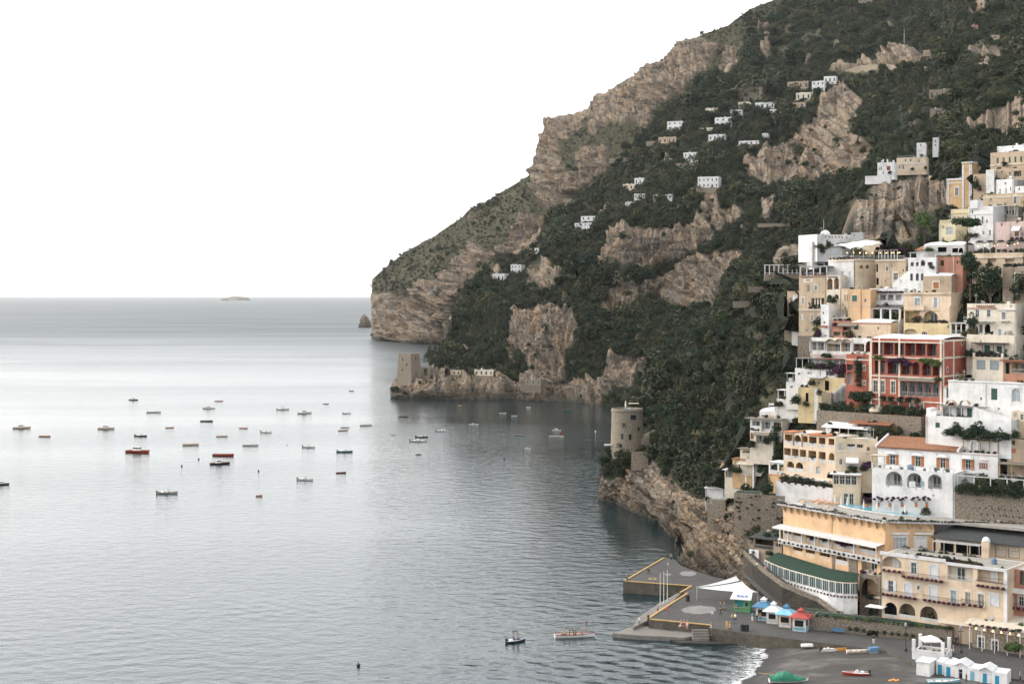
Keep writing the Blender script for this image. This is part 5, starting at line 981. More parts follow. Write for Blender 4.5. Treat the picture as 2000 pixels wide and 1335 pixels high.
b = Bld('stone_buttress', 'tall brown stone buttress wall under the white cliff house', 'K8', 70, 285, 700, 905, 24, 'pale_stone', 5, par=.1, cat='wall', fwd=1.0, roofmat='roof_grey'); b.win(110, 720, 26, 40, glass='glass_pale'); b.done()
b = Bld('retaining_wall', 'tall pale stone retaining wall spotted with plants beneath the dark round tree', 'K8', 385, 700, 625, 1010, 18, 'pale_stone', 5, par=.1, cat='wall', fwd=1.0, roofmat='green_felt')
for i in range(16): b.foliage('bush%d' % (i % 5), rnd.uniform(.5, b.W), -.1, rnd.uniform(b.H * .35, b.H), rnd.uniform(.3, .55), zs=.7)
b.done()
b = Bld('retaining_wall', 'grey stone retaining wall right of the dark round tree under the pool terrace', 'K8', 700, 1025, 650, 1010, 18, 'stone_wall', 4, par=.1, cat='wall', fwd=-1.0, roofmat='green_felt')
for i in range(10): b.foliage('bush%d' % (i % 5), rnd.uniform(.5, b.W), -.1, rnd.uniform(b.H * .35, b.H), rnd.uniform(.3, .6), zs=.7)
b.done()
# ------------------------------------------------------------------ lower town
def tile_roof(b, u0, u1, y0, y1, z, rise, mat='roof_tile', name='roof'):
    r = MB(); n = int((u1 - u0) / .3); us = [u0 + (u1 - u0) * i / (n * 4) for i in range(n * 4 + 1)]; rows = []; J = 30
    for j in range(J + 1):
        f = j / J; rows.append([(x, y0 + (y1 - y0) * f, z + rise * f + .06 * (1 + math.sin(i * math.pi / 2)) + .05 * (1 - j % 2)) for i, x in enumerate(us)])
    r.grid(rows); r.quad((u0, y0, z - .02), (u1, y0, z - .02), (u1, y1, z + rise - .02), (u0, y1, z + rise - .02)); r.quad((u0, y1, z - .3), (u1, y1, z - .3), (u1, y1, z + rise), (u0, y1, z + rise))
    r.poly([(u0, y0, z), (u0, y1, z), (u0, y1, z + rise)]); r.poly([(u1, y0, z), (u1, y1, z), (u1, y1, z + rise)]); return r.build(name, mat, b.root)
def planted(b, keys, n, u0, u1, y, z, r, zs=1.0):
    for i in range(n): b.foliage(keys[i % len(keys)], u0 + (u1 - u0) * (i + .5) / n, y, z, r * rnd.uniform(.75, 1.25), zs=zs)

# white blocks at the right, below the lettered hotel
b = Bld('white_block', 'large white house with green shutters and round-headed window below the gridded windows', 'K7', 1222, 2010, 25, 440, 42, 'whitewash', 10, par=.3)
b.win(1694, 155, 64, 118, sh='shutter_green'); b.win(1920, 165, 90, 140, arch=True, glass='glass_pale', bars=1, surround='white'); b.win(1740, 305, 20, 22, glass='dark_inside'); b.win(1765, 355, 10, 12); b.win(1915, 375, 50, 60, arch=True, glass='glass_pale'); b.band(32, 1600, .2, .15); b.win(1560, 200, 20, 30); b.done()
b = Bld('white_pavilion', 'small white pavilion with red roof edge in front of the large white house', 'K7', 1172, 1484, 78, 275, 42, 'whitewash', 5, par=.1, fwd=2.5); b.win(1222, 140, 38, 104, sh='shutter_green', name='door'); b.win(1273, 120, 24, 48); b.win(1338, 122, 26, 48); b.win(1457, 148, 44, 124, sh='shutter_green', name='door'); b.box('roof_edge', -.3, b.W + 1.5, -.8, 3, b.H + .004, b.H + .2, 'salmon'); b.done()
b = Bld('white_terrace_house', 'white terrace house with two domed canopies and sculpted parapet', 'K7', 1150, 1520, 280, 420, 42, 'whitewash', 6, par=.1, fwd=3); b.loggia(1210, 340, 90, 90, 1.2, rail=None, back=None, inner='white'); b.win(1265, 345, 24, 84, glass='glass_pale', name='door'); b.loggia(1340, 340, 70, 90, 1.2, rail=None, inner='white'); b.win(1440, 345, 50, 94, sh='shutter_green', name='door'); b.win(1380, 340, 20, 40)
b.pergola(-.3, b.W + 2.5, -1.4, .5, b.Z(400, 1300), 2.6, 'frame_white', 'reed', 5, .1)
for x in (1265, 1410):
    m = MB(); rows = [[(b.U(x) - 1.0 * math.cos(math.pi * i / 8), -1.3 + 1.2 * j, b.Z(262, x) + .1 + .9 * math.sin(math.pi * i / 8)) for i in range(9)] for j in range(2)]; m.grid(rows); m.build('domed_canopy', 'wood_pale', b.root, smooth=True)
b.done()
b = Bld('white_low_block', 'low broad white house with small green windows above the tiled hotel', 'K7', 990, 1870, 395, 590, 42, 'whitewash', 7, par=.6, fwd=5); b.win(1112, 472, 46, 54, sh='shutter_green'); b.win(1302, 520, 70, 76, sh='shutter_green'); b.win(1578, 510, 34, 64, sh='shutter_green'); b.win(1750, 505, 20, 30); b.box('step_wall', 0, b.W * .12, .3, 3, b.H, b.H + .8, 'whitewash'); b.box('step_wall', 0, b.W * .06, .3, 3, b.H + .8, b.H + 1.5, 'whitewash')
m = MB(); r0 = b.W * .55; m.prism([(b.W * .56, .4), (b.W * .98, .4), (b.W * .98, .7), (b.W * .56, .7)], b.H - .1, [b.H + 2.2, b.H + .2, b.H + .2, b.H + 2.2]); m.build('sloping_parapet', 'whitewash', b.root); planted(b, ['bush1', 'flower'], 5, b.W * .1, b.W * .5, .5, b.H - .5, .5)
planted(b, ['vine', 'tree0', 'vine'], 9, b.W * .28, b.W * 1.02, -1.6, b.Z(600, 1500), 1.7, .9); b.done()
b = Bld('ochre_edge_house', 'narrow cream house with small window touching the right edge beside the white block', 'K7', 1872, 2010, 330, 600, 42, 'cream', 6, par=.2); b.win(1915, 370, 36, 50, glass='glass_pale'); b.balcony(1905, 470, 60, .7, 'bars'); b.win(1980, 390, 30, 60); b.done()
b = Bld('ruined_cottage', 'rough stone cottage with brick patch by the vine pergola at the right edge', 'K9', 1795, 2010, 105, 330, 40, 'tan', 6, par=.1, roofmat='green_felt'); b.win(1870, 150, 40, 55, glass='dark_inside', frame='frame_brown'); b.box('brick_patch', b.U(1848), b.U(1898), -.04, -.003, b.Z(275, 1870), b.Z(222, 1870), 'red'); b.foliage('vine', b.W * .3, 1, b.H, 1.6); b.done()
# tiled white hotel
b = Bld('tiled_hotel', 'white hotel with tiled roof and brown shuttered windows under arched hoods', 'K9', 215, 1682, 248, 600, 34, 'whitewash', 9, par=.2, fwd=1, trim='white')
b.lock(948, 395, 125); [b.win(x, 0, 150, 0, side='shutter_brown', hood='whitewash', glass='glass') for x in (395, 705, 1010, 1318)]; b.lock(); b.win(1505, 435, 100, 78, side='shutter_brown', arch=False); b.band(262, 948, .18, .15, 'pink'); b.box('lintel', b.U(1470), b.U(1560), -.25, -.003, b.Z(368, 1510), b.Z(360, 1510), 'pink')
b.balcony(1318, 515, 165, .9, 'bars', 'rail_white', slab='whitewash'); tile_roof(b, -.3, b.U(1190), -.5, 7.5, b.H + .05, 1.7)
for u in (-.45, b.U(1190)): m = MB(); m.prism([(u, -.5), (u + .35, -.5), (u + .35, 7.5), (u, 7.5)], b.H, [b.H + .45, b.H + .45, b.H + 2.3, b.H + 2.3]); m.build('gable_coping', 'whitewash', b.root)
u0, u1 = b.U(1230), b.W - .2
b.pergola(u0, u1, 1.2, 6, b.H, 2.6, 'wood_pale', 'wood_dark', 5, .16); planted(b, ['vine', 'tree1'], 7, u0, u1 + .5, 2.5, b.H + 2.2, 1.5, .6); planted(b, ['bush0', 'vine', 'flower'], 6, u0, u1, .4, b.H - .1, .45)
m = MB(); k = 10; c = b.U(1370); m.grid([[(c - (.9 - .25 * q) * math.cos(math.pi * i / k), 1.0, b.H + 1.6 + (1.0 - .25 * q) * math.sin(math.pi * i / k)) for i in range(k + 1)] for q in range(2)]); m.box(c - .9, c - .65, .9, 1.3, b.H, b.H + 1.6); m.box(c + .65, c + .9, .9, 1.3, b.H, b.H + 1.6); m.build('garden_arch', 'whitewash', b.root); b.done()
b = Bld('arcade_terrace', 'white arcade storey with three wide arches and laundry below the tiled hotel', 'K9', 145, 1152, 492, 1010, 34, 'whitewash', 8, par=.1, fwd=4, trim='white')
b.lock(420, 590, 175); [b.loggia(x, 0, w, 0, 2.2, True, rail='bars', railmat='iron_pale', inner='white') for x, w in ((415, 205), (665, 185), (915, 175))]; b.lock(); b.win(893, 795, 18, 26, glass='dark_inside')
b.front_rail(.05, b.W - .05, b.H, .95, 'bars', 'rail_white')
for x in (145, 275, 480, 665, 850, 1010, 1140): b.box('rail_post', b.U(x) - .12, b.U(x) + .12, -.02, .25, b.H - .05, b.H + 1.1, 'whitewash')
for x, w, mt in ((615, 34, 'canvas_white'), (655, 40, 'shutter_white'), (765, 40, 'pool_water')): b.box('laundry', b.U(x - w / 2), b.U(x + w / 2), .0, .03, b.Z(690, x), b.Z(620, x), mt)
planted(b, ['bush1', 'flower', 'bright'], 8, b.U(300), b.U(990), .3, b.Z(725, 640), .4); planted(b, ['bush3', 'flower'], 7, .4, b.W - .3, .3, b.H, .35); b.pergola(-.1, b.U(300), .3, 2.5, b.H, 2.6, 'wood_pale', 'canvas_cream', 2, .12)
for i, x in enumerate((100, 240, 380, 530, 700, 830)):
    u = b.U(x); z = b.Z(915, x); y = -.9; m = MB(); m.lathe([(.25, 0), (.36, .5), (.38, .55)], 10, u, y); o = m.build('flower_pot', 'terracotta_slab', b.root); o.location.z = z - .2; m = MB(); tips = []
    for q in range(5): t = (u + .8 * math.sin(q * 1.7 + i), y + .25 * math.cos(q * 2.1), z + 1.5 + .35 * math.sin(q * 2.9)); m.tube((u, y, z + .3), t, .05, .025, 5); tips.append(t)
    m.build('branches', 'bark', o).location.z = -(z - .2)
    for t in tips: f = b.foliage('purple', t[0], t[1], t[2] - .2, .42)
b.done()
b = Bld('garden_veranda', 'veranda with thin white railing and yellow beam right of the tiled hotel', 'K9', 1682, 2010, 600, 640, 36, 'white', 6, par=.1); b.pergola(.05, b.W - .05, .3, 4, b.H, 3.0, 'wood_pale', 'reed', 3, .16); b.front_rail(.05, b.W, b.H, .9, 'bars', 'rail_white'); b.done()
b = Bld('garden_wall', 'stone garden wall with hanging shrubs below the garden veranda', 'K9', 1155, 2010, 760, 1050, 34, 'stone_wall', 5, par=.2, cat='wall', roofmat='green_felt'); planted(b, ['vine', 'tree0', 'bush2', 'tree1'], 14, .5, b.W, .3, b.H - .9, 1.5); planted(b, ['bush2', 'tree2'], 6, b.W * .3, b.W, 2.5, b.H - .2, 1.9)
for i in range(3):
    for j in range(7): b.box('drain_hole', b.W * (.35 + .09 * j) + .3 * i, b.W * (.35 + .09 * j) + .3 * i + .3, -.02, .1, b.H * (.62 - .14 * i), b.H * (.62 - .14 * i) + .3, 'dark_inside')
b.pergola(.3, b.W - .2, .6, 3, b.H, 3.0, 'frame_white', None, 5, .15); b.done()
# yellow loggia hotel
b = Bld('loggia_hotel', 'yellow hotel with three tiers of loggias and terracotta roof slabs', 'K6', 1190, 1942, 800, 1470, 52, 'peach', 9, par=.1, trim='orange', fwd=1.0)
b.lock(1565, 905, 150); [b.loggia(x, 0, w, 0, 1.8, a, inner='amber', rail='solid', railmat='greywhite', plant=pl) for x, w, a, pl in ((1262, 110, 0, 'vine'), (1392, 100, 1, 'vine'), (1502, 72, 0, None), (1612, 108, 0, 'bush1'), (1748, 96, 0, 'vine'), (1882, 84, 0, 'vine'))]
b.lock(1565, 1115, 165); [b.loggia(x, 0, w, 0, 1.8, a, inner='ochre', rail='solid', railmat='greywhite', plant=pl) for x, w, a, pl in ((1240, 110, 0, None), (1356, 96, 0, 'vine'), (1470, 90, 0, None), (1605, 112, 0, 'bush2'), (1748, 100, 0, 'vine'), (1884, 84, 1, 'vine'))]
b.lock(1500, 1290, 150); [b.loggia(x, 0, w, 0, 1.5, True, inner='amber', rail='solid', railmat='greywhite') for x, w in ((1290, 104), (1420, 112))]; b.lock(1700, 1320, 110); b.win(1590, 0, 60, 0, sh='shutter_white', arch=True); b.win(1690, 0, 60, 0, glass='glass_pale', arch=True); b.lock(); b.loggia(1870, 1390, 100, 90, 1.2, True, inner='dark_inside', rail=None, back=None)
z = b.H
for x0, x1 in ((1185, 1330), (1545, 1830)): b.box('roof_slab', b.U(x0), b.U(x1), -.4, 3.5, z + .01, z + .22, 'terracotta_slab')
b.box('roof_slab', b.U(1420), b.U(1535), -.2, 3.0, z + .01, z + .15, 'roof_white'); b.box('drain_pipe', b.U(1331), b.U(1337), -.14, -.01, b.Z(960, 1334), z, 'frame_brown'); b.box('drain_pipe', b.U(1455), b.U(1461), -.14, -.01, b.Z(980, 1458), z, 'frame_brown'); b.done()
b = Bld('loggia_pavilion', 'white posted porch with yellow rear wall at the left foot of the loggia hotel', 'K8', 795, 1015, 400, 470, 50, 'ochre', 6, par=.1, fwd=1.5); b.pergola(.05, b.W, .1, 4, b.H, 2.7, 'frame_white', 'roof_white', 3, .35); b.box('parapet_front', .2, b.W - .1, .12, .3, b.H + .002, b.H + .9, 'greywhite'); b.box('rear_wall', b.W * .5, b.W, 3.0, 3.3, b.H, b.H + 2.6, 'ochre'); b.box('red_base', -.1, b.W + .1, -.1, -.003, b.H - .35, b.H - .1, 'salmon'); b.done()
b = Bld('loggia_hotel_wing', 'cream rounded wing with white drop awning at the right of the loggia hotel', 'K8', 1585, 2085, -25, 395, 14, 'cream', 9, par=.5, fwd=3.5); b.win(1640, 70, 50, 90, glass='glass_pale', name='door'); b.loggia(1770, 80, 90, 80, 1.4, inner='cream', rail='solid', railmat='greywhite', plant='vine'); b.loggia(1875, 90, 70, 90, 1.4, inner='ivory', rail='solid'); b.win(1975, 98, 36, 44, sh='frame_brown'); b.loggia(1785, 270, 160, 100, 1.6, inner='cream', rail='solid', railmat='greywhite', back=None); b.awning(1708, 195, 1862, 1.4, .9, 'canvas_white'); b.win(1650, 250, 40, 70); b.band(130, 1800, .2, .12, 'ivory'); b.foliage('purple', b.U(1960), -1, b.Z(330, 1960), 1.5); b.foliage('vine', b.U(1920), -1, b.Z(360, 1920), 1.2); b.done()
b = Bld('glass_dining_room', 'white-roofed glass dining room at the foot of the cream rounded wing', 'K8', 1555, 1880, 400, 745, 20, 'cream', 7, par=.05, fwd=2.0, roofmat='roof_white'); b.lock(1620, 465, 105); [b.win(x, 0, 62, 0, bars=1, glass='glass') for x in (1595, 1665, 1735, 1805)]; b.lock(); b.box('roof_slab', -.6, b.W + .2, -1.2, 4, b.H + .004, b.H + .16, 'roof_white'); b.lock(1740, 690, 130); [b.win(x, 0, 54, 0, bars=1) for x in (1710, 1775)]; b.lock(); b.box('red_trim', b.W * .5, b.W + .3, -.3, -.003, b.H - .3, b.H - .1, 'salmon'); b.done()
b = Bld('flower_terrace', 'long terrace strip with hedge and flowers in front of the loggia hotel', 'K8', 880, 1560, 520, 640, 50, 'greywhite', 4, par=.4, fwd=2.5, roofmat='roof_grey', cat='terrace'); planted(b, ['tree0', 'vine', 'bush2'], 12, .5, b.W, 1.6, b.H - .4, 1.2, .8); planted(b, ['flower', 'purple'], 7, b.W * .05, b.W * .9, .1, b.H - .3, .6); b.box('white_coping', b.W * .1, b.W * .8, 2.6, 3.0, b.H - .3, b.H + 1.2, 'white'); b.done()
b = Bld('canopy_pavilion', 'white canvas pavilion with reed patch above the loggia hotel', 'K7', -40, 420, 480, 600, 40, 'white', 8, par=.1, fwd=1); b.lock(100, 540, 70); [b.loggia(x, 0, 80, 0, 2.0, rail=None, inner='dark_inside', back=None) for x in (60, 150, 240)]; b.lock(); b.win(365, 535, 34, 100, glass='canvas_white')
m = MB(); m.prism([(-.4, -1.4), (b.W + .2, -1.4), (b.W + .2, 7), (-.4, 7)], [b.H - .5] * 2 + [b.H + 1.5] * 2, [b.H - .4] * 2 + [b.H + 1.6] * 2); m.build('canvas_roof', 'canvas_white', b.root); planted(b, ['bush2', 'bush0'], 5, b.W * .1, b.W * .9, -.8, b.Z(590, 200), .6); b.done()
b = Bld('reed_roof_shed', 'dark shed with brown reed roof right of the white canvas pavilion', 'K7', 300, 700, 470, 590, 40, 'wood_dark', 6, par=.05, fwd=0, roofmat='reed'); m = MB(); m.prism([(-2, -1), (b.W * .85, -1), (b.W * .85, 5), (-2, 5)], [b.H] * 2 + [b.H + 1.2] * 2, [b.H + .15] * 2 + [b.H + 1.35] * 2); m.build('reed_roof', 'canvas_brown', b.root); b.loggia(500, 520, 240, 80, 2, rail=None, inner='dark_inside', back=None); planted(b, ['vine', 'tree2', 'vine', 'tree0'], 8, 0, b.W * 1.2, -1.2, b.Z(560, 520), 1.0); b.done()
b = Bld('orchard_terrace', 'dark planted garden terrace in front of the red hotel', 'Z2', 650, 1330, 690, 760, 44, 'stone_wall', 8, par=.2, fwd=1, roofmat='green_felt', cat='terrace'); planted(b, ['tree1', 'vine', 'bush2', 'tree0'], 16, 0, b.W, 1.5, b.H - .4, 1.5, .9); planted(b, ['tree2', 'bush1'], 9, 0, b.W, 4.0, b.H, 1.7)
for i in range(5): u = b.W * (.62 + .08 * i); m = MB(); m.tube((u, .8, b.H - .2), (u + .2, .8, b.H + 3.0), .16, .1); m.build('palm_trunk', 'bark', b.root); b.foliage('tree1', u + .2, .8, b.H + 2.6, 1.0, zs=.9)
m = MB(); m.lathe([(1.9, 0), (1.9, .5), (1.5, 1.2), (.6, 1.6), (.05, 1.7)], 14, b.W * .55, 2.0); o = m.build('cloth_tent', 'canvas_cream', b.root, smooth=True); o.location.z = b.H + .3; b.done()
# pool hotel
b = Bld('pool_hotel', 'orange hotel with white pillared loggia, corbels and pool deck roof', 'K10', 560, 1806, 185, 960, 57, 'orange', 13, par=.05, roofmat='greywhite', fwd=1.5, trim='greywhite')
b.lock(1175, 545, 140); [b.loggia(x, 0, w, 0, 2.4, inner='orange', rail='solid', railmat='greywhite', back='window', plant=pl) for x, w, pl in ((618, 86, None), (745, 132, None), (905, 132, 'flower'), (1070, 142, 'bush1'), (1312, 270, 'flower'), (1600, 230, None))]
b.lock(890, 665, 150); [b.loggia(x, 0, w, 0, 1.8, inner='amber', rail='solid', railmat='peach') for x, w in ((740, 108), (890, 110), (1068, 126))]; b.lock(); b.loggia(1272, 770, 150, 110, 1.6, True, inner='amber', rail='solid', railmat='greywhite'); b.loggia(1612, 820, 190, 170, 1.4, inner='peach', rail='bars')
b.box('stone_facing', b.U(1160), b.U(1190), -.1, -.003, 0, b.Z(650, 1270), 'stone_wall'); b.box('stone_facing', b.U(1362), b.U(1470), -.1, -.003, 0, b.Z(650, 1270), 'stone_wall'); b.box('stone_facing', b.U(1191), b.U(1361), -.1, -.003, b.Z(705, 1270), b.Z(650, 1270), 'stone_wall')
z = b.Z(455, 1175); u0, u1 = b.U(535), b.W - .1
b.box('balcony_front', u0, u1, -.95, -.7, b.Z(690, 1175), b.Z(625, 1175), 'greywhite'); b.box('balcony_floor', u0, u1, -.7, -.003, b.Z(690, 1175), b.Z(675, 1175), 'greywhite'); planted(b, ['bush1', 'flower', 'bush3', 'bright'], 22, u0, u1, -1.0, b.Z(650, 1175) - .5, .42)
m = MB(); n = int((u1 - u0) / .35)
for i in range(n): x = u0 + (u1 - u0) * i / n; m.prism([(x, -2.6), (x + .26, -2.6), (x + .26, -.02), (x, -.02)], [z - .35] * 2 + [z] * 2, [z - .27] * 2 + [z + .08] * 2)
m.box(u0, u1, -2.6, -2.42, z - .58, z - .36)
aw = m.build('slatted_awning', 'canvas_white', b.root); aw['kind'] = 'stuff'
for x in (560, 660, 825, 985, 1155, 1465, 1735): m = MB(); u = b.U(x); m.tube((u, -.85, b.Z(640, 1175)), (u, -.95, z - .15), .2, .17, 8); m.build('pillar', 'whitewash', b.root)
zr = b.H; b.box('terrace_rim', -.9, b.W + .3, -1.0, -.003, zr - .35, zr + .12, 'greywhite')
for i in range(15): u = .6 + (b.W - .8) * i / 14; m = MB(); m.prism([(u - .14, -.85), (u + .14, -.85), (u + .14, -.004), (u - .14, -.004)], [zr - .7, zr - .7, zr - 1.9, zr - 1.9], zr - .36); m.build('corbel', 'ochre', b.root)
planted(b, ['bush0', 'bush3', 'bush1', 'flower'], 34, -.8, b.W + .2, -.9, zr - .1, .45, .7); b.front_rail(-.8, b.W, zr + .12, .8, 'bars', 'iron_pale', y=-.8); b.done(); POOLH = b
b = Bld('white_bow', 'white rounded balcony end at the left tip of the orange pool hotel', 'K10', 612, 752, 85, 262, 40, 'whitewash', 5, par=.1, fwd=4); b.loggia(665, 150, 60, 90, 1.2, rail='solid', railmat='whitewash', inner='greywhite'); b.win(725, 170, 40, 100, glass='glass_pale', name='door'); b.box('roof_edge', -.3, b.W + .2, -.5, 2, b.H + .003, b.H + .18, 'roof_grey'); b.done()
b = Bld('pool_hotel_wing', 'orange wing with two tall white framed windows under curved corbels', 'K11', 188, 828, 245, 690, 10, 'orange', 9, par=.05, roofmat='greywhite', fwd=4.5, trim='greywhite'); b.lock(375, 540, 165); b.win(375, 0, 200, 0, bars=3, glass='glass_pale', surround='frame_white'); b.win(655, 0, 150, 0, bars=1, glass='canvas_white', surround='frame_white'); b.lock(); b.band(355, 500, .2, .08, 'peach')
for x in (390, 690): b.box('blind_box', b.U(x - 115), b.U(x + 115), -.4, -.003, b.Z(420, x), b.Z(395, x), 'frame_white')
for i in range(5): u = .4 + (b.W - .9) * i / 4; m = MB(); m.prism([(u - .14, -.85), (u + .14, -.85), (u + .14, -.004), (u - .14, -.004)], [b.H - .7, b.H - .7, b.H - 1.8, b.H - 1.8], b.H - .36); m.build('corbel', 'ochre', b.root)
b.box('terrace_rim', -.3, b.W + 20, -1.0, -.003, b.H - .35, b.H + .12, 'greywhite'); planted(b, ['bush0', 'bush3', 'bush1'], 44, -.2, b.W + 20, -.9, b.H - .1, .45, .7); b.done(); WING = b
b = Bld('white_marquee', 'white pointed marquee stalls beside the pool deck', 'K8', 1320, 1700, 640, 760, 50, 'canvas_white', 4, par=.05, fwd=-2.0, cat='marquee', roof='none'); 
for i in range(4):
    u0, u1 = b.W * i / 4 + .1, b.W * (i + 1) / 4 - .1; m = MB(); c = ((u0 + u1) / 2, 2); m.v += [(u0, 0, b.H), (u1, 0, b.H), (u1, 4, b.H), (u0, 4, b.H), (c[0], c[1], b.H + 1.6)]; m.f += [(0, 1, 4), (1, 2, 4), (2, 3, 4), (3, 0, 4)]; m.mi += [0] * 4; m.build('tent_top', 'canvas_white', b.root)
    b.loggia if False else None
b.lock(1500, 700, 90); [b.loggia(x, 0, 50, 0, 1.5, True, rail=None, inner='tan', back=None) for x in (1370, 1460, 1560, 1640)]; b.lock(); planted(b, ['flower', 'bush1'], 4, .4, b.W, .3, b.H + .7, .6); b.done()
# pool
zp = POOLH.root.location.z + POOLH.H + .05
def deck(px, py, z): d = (H - z) * F / (py - HZ); return P(px, py, d)
pts = [deck(1633, 984, zp + .15), deck(1660, 991, zp + .15), deck(1700, 998, zp + .15), deck(1745, 1004, zp + .15), deck(1800, 1007, zp + .15), deck(1835, 1008, zp + .15), deck(1832, 1003.5, zp + .15), deck(1760, 996.5, zp + .15), deck(1700, 989, zp + .15), deck(1650, 982, zp + .15)]
o = empty('swimming_pool', (0, 0, 0)); tag(o, 'long light blue swimming pool on the hotel deck below the white arcade', 'pool')
m = MB(); m.poly(pts); m.build('water', 'pool_water', o)
m = MB(); cen = sum(pts, Vector()) / len(pts); big = [cen + (p - cen) * 1.06 for p in pts]
for i in range(len(pts)): j = (i + 1) % len(pts); m.quad(pts[i] + Vector((0, 0, .05)), pts[j] + Vector((0, 0, .05)), big[j] + Vector((0, 0, .05)), big[i] + Vector((0, 0, .05))); m.quad(big[i] + Vector((0, 0, .05)), big[j] + Vector((0, 0, .05)), big[j] - Vector((0, 0, .6)), big[i] - Vector((0, 0, .6)))
m.build('coping', 'white', o)
m = MB(); dk = [deck(1555, 978, zp), deck(1640, 1004, zp), deck(1730, 1016, zp), deck(1835, 1016, zp), deck(2060, 1038, zp), deck(2060, 985, zp), deck(1830, 985, zp), deck(1680, 968, zp), deck(1600, 960, zp)]
m.prism([(p.x, p.y) for p in dk], zp - .5, zp + .03); tag(m.build('pool_deck', 'roof_grey'), 'pale stone pool deck on top of the orange hotel', 'terrace', kind='structure')
# black canopy bar on the deck
b = Bld('black_canopy_bar', 'pool bar under a long black canopy with white curtains', 'K9', 960, 1720, 940, 1045, 30, 'white', 5, d=(deck(1890, 1003, zp).y), par=.05, ext=1.0, cat='bar'); b.lock(1300, 985, 80); [b.loggia(x, 0, 90, 0, 2.0, rail=None, inner='dark_inside', back=None) for x in (1110, 1320, 1420, 1600)]; b.lock()
m = MB(); m.prism([(-.6, -1.6), (b.W + .3, -1.6), (b.W - .6, 5), (.8, 5)], [b.H - .1] * 2 + [b.H + 1.6] * 2, [b.H + .02] * 2 + [b.H + 1.72] * 2); m.build('canopy', 'roof_black', b.root)
for x in (1195, 1480, 1520, 1640, 1670): b.box('curtain', b.U(x - 14), b.U(x + 14), -1.3, -1.2, 1.0, b.H - .1, 'canvas_white')
for x in (980, 1205, 1490, 1725): m = MB(); m.tube((b.U(x), -1.5, .8), (b.U(x), -1.5, b.H), .05); m.build('post', 'iron', b.root)
b.done()
# peach hotel
b = Bld('peach_hotel', 'peach hotel with white doors, red flower balconies and ground floor arches', 'K11', 135, 1775, 778, 1640, 40, 'peach', 10, par=.1, roofmat='roof_grey', trim='white', fwd=1.0)
b.loggia(280, 790, 255, 160, 1.6, True, inner='peach', rail='solid', railh=.35, back='window', backmat='canvas_white'); b.win(565, 860, 74, 150, surround='frame_white', glass='glass_green'); b.win(825, 915, 98, 175, sh='shutter_white', surround='frame_white'); b.loggia(1170, 935, 330, 190, 1.5, inner='ivory', rail='bars', railmat='rail_white'); b.loggia(1565, 965, 340, 175, 1.5, inner='peach', rail='bars', backmat='canvas_white')
b.win(265, 1095, 140, 150, side='shutter_white', glass='glass'); b.win(492, 1145, 92, 165, sh='shutter_white', surround='frame_white'); b.win(625, 1112, 34, 60, surround='frame_white'); b.win(820, 1190, 95, 185, sh='shutter_white', surround='frame_white'); b.win(1083, 1240, 78, 180, glass='glass_pale', surround='frame_white'); b.win(1270, 1260, 72, 180, glass='brown', surround='ivory'); b.win(1440, 1275, 84, 160, arch=True, glass='brown', surround='frame_white'); b.win(1613, 1275, 104, 140, sh='shutter_white', surround='frame_white')
b.balcony(280, 895, 275, .5, None, flowers='flower'); b.balcony(680, 1000, 540, .8, 'bars', flowers='flower'); b.balcony(370, 1225, 470, .8, 'bars', flowers='flower'); b.balcony(930, 1305, 500, .8, 'bars', flowers='flower'); b.balcony(1330, 1345, 300, .6, 'bars', flowers='flower'); b.balcony(1565, 1105, 390, .8, 'bars', flowers='flower')
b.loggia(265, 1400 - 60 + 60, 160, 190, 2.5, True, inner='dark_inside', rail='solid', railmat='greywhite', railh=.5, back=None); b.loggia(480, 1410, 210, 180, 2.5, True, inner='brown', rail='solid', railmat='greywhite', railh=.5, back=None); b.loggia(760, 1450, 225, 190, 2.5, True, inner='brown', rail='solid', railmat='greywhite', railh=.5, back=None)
b.band(760, 950, .7, .2, 'frame_white', u1=b.U(985)); b.box('string_course', b.U(990), b.W + .1, -.25, -.003, b.Z(838, 1200), b.Z(800, 1200), 'frame_white'); b.box('drain_pipe', b.U(138), b.U(143), -.12, -.01, 0, b.H, 'shutter_teal'); b.box('corner_pier', b.W - .5, b.W + .15, -.2, -.004, 0, b.H, 'white')
planted(b, ['bush1', 'flower', 'tree0', 'flower', 'bush2'], 22, b.U(600), b.U(1450), .5, b.H - .1, .65); b.done(); PEACH = b
b = Bld('black_roof_restaurant', 'restaurant under a broad black roof with iron pergola on the peach hotel terrace', 'K11', 850, 2012, 500, 730, 36, 'peach', 9, par=.05, fwd=2, roof='none'); m = MB(); m.prism([(-.5, -1.5), (b.W + .5, -1.5), (b.W + .5, 8), (2.5, 8)], [b.H - .2] * 2 + [b.H + 2.0] * 2, [b.H] * 2 + [b.H + 2.2] * 2); m.build('roof', 'roof_black', b.root)
b.lock(1200, 600, 130); [b.loggia(x, 0, 170, 0, 2.5, rail=None, inner='dark_inside', back=None) for x in (1000, 1200, 1390)]; b.lock(1800, 650, 150); [b.win(x, 0, 150, 0, glass='canvas_cream', frame='frame_brown', bars=0) for x in (1700, 1870)]; b.lock(); b.pergola(b.U(880), b.U(1500), -3.5, -.6, b.Z(700, 1200) - .5, 3.4, 'iron_pale', None, 5, .07)
m = MB()
for i in range(9): y = -3.5 + i * .35; m.box(b.U(880), b.U(1500), y, y + .05, b.Z(700, 1200) + 2.85, b.Z(700, 1200) + 2.9)
q = m.build('pergola_wires', 'iron_pale', b.root); q['kind'] = 'stuff'
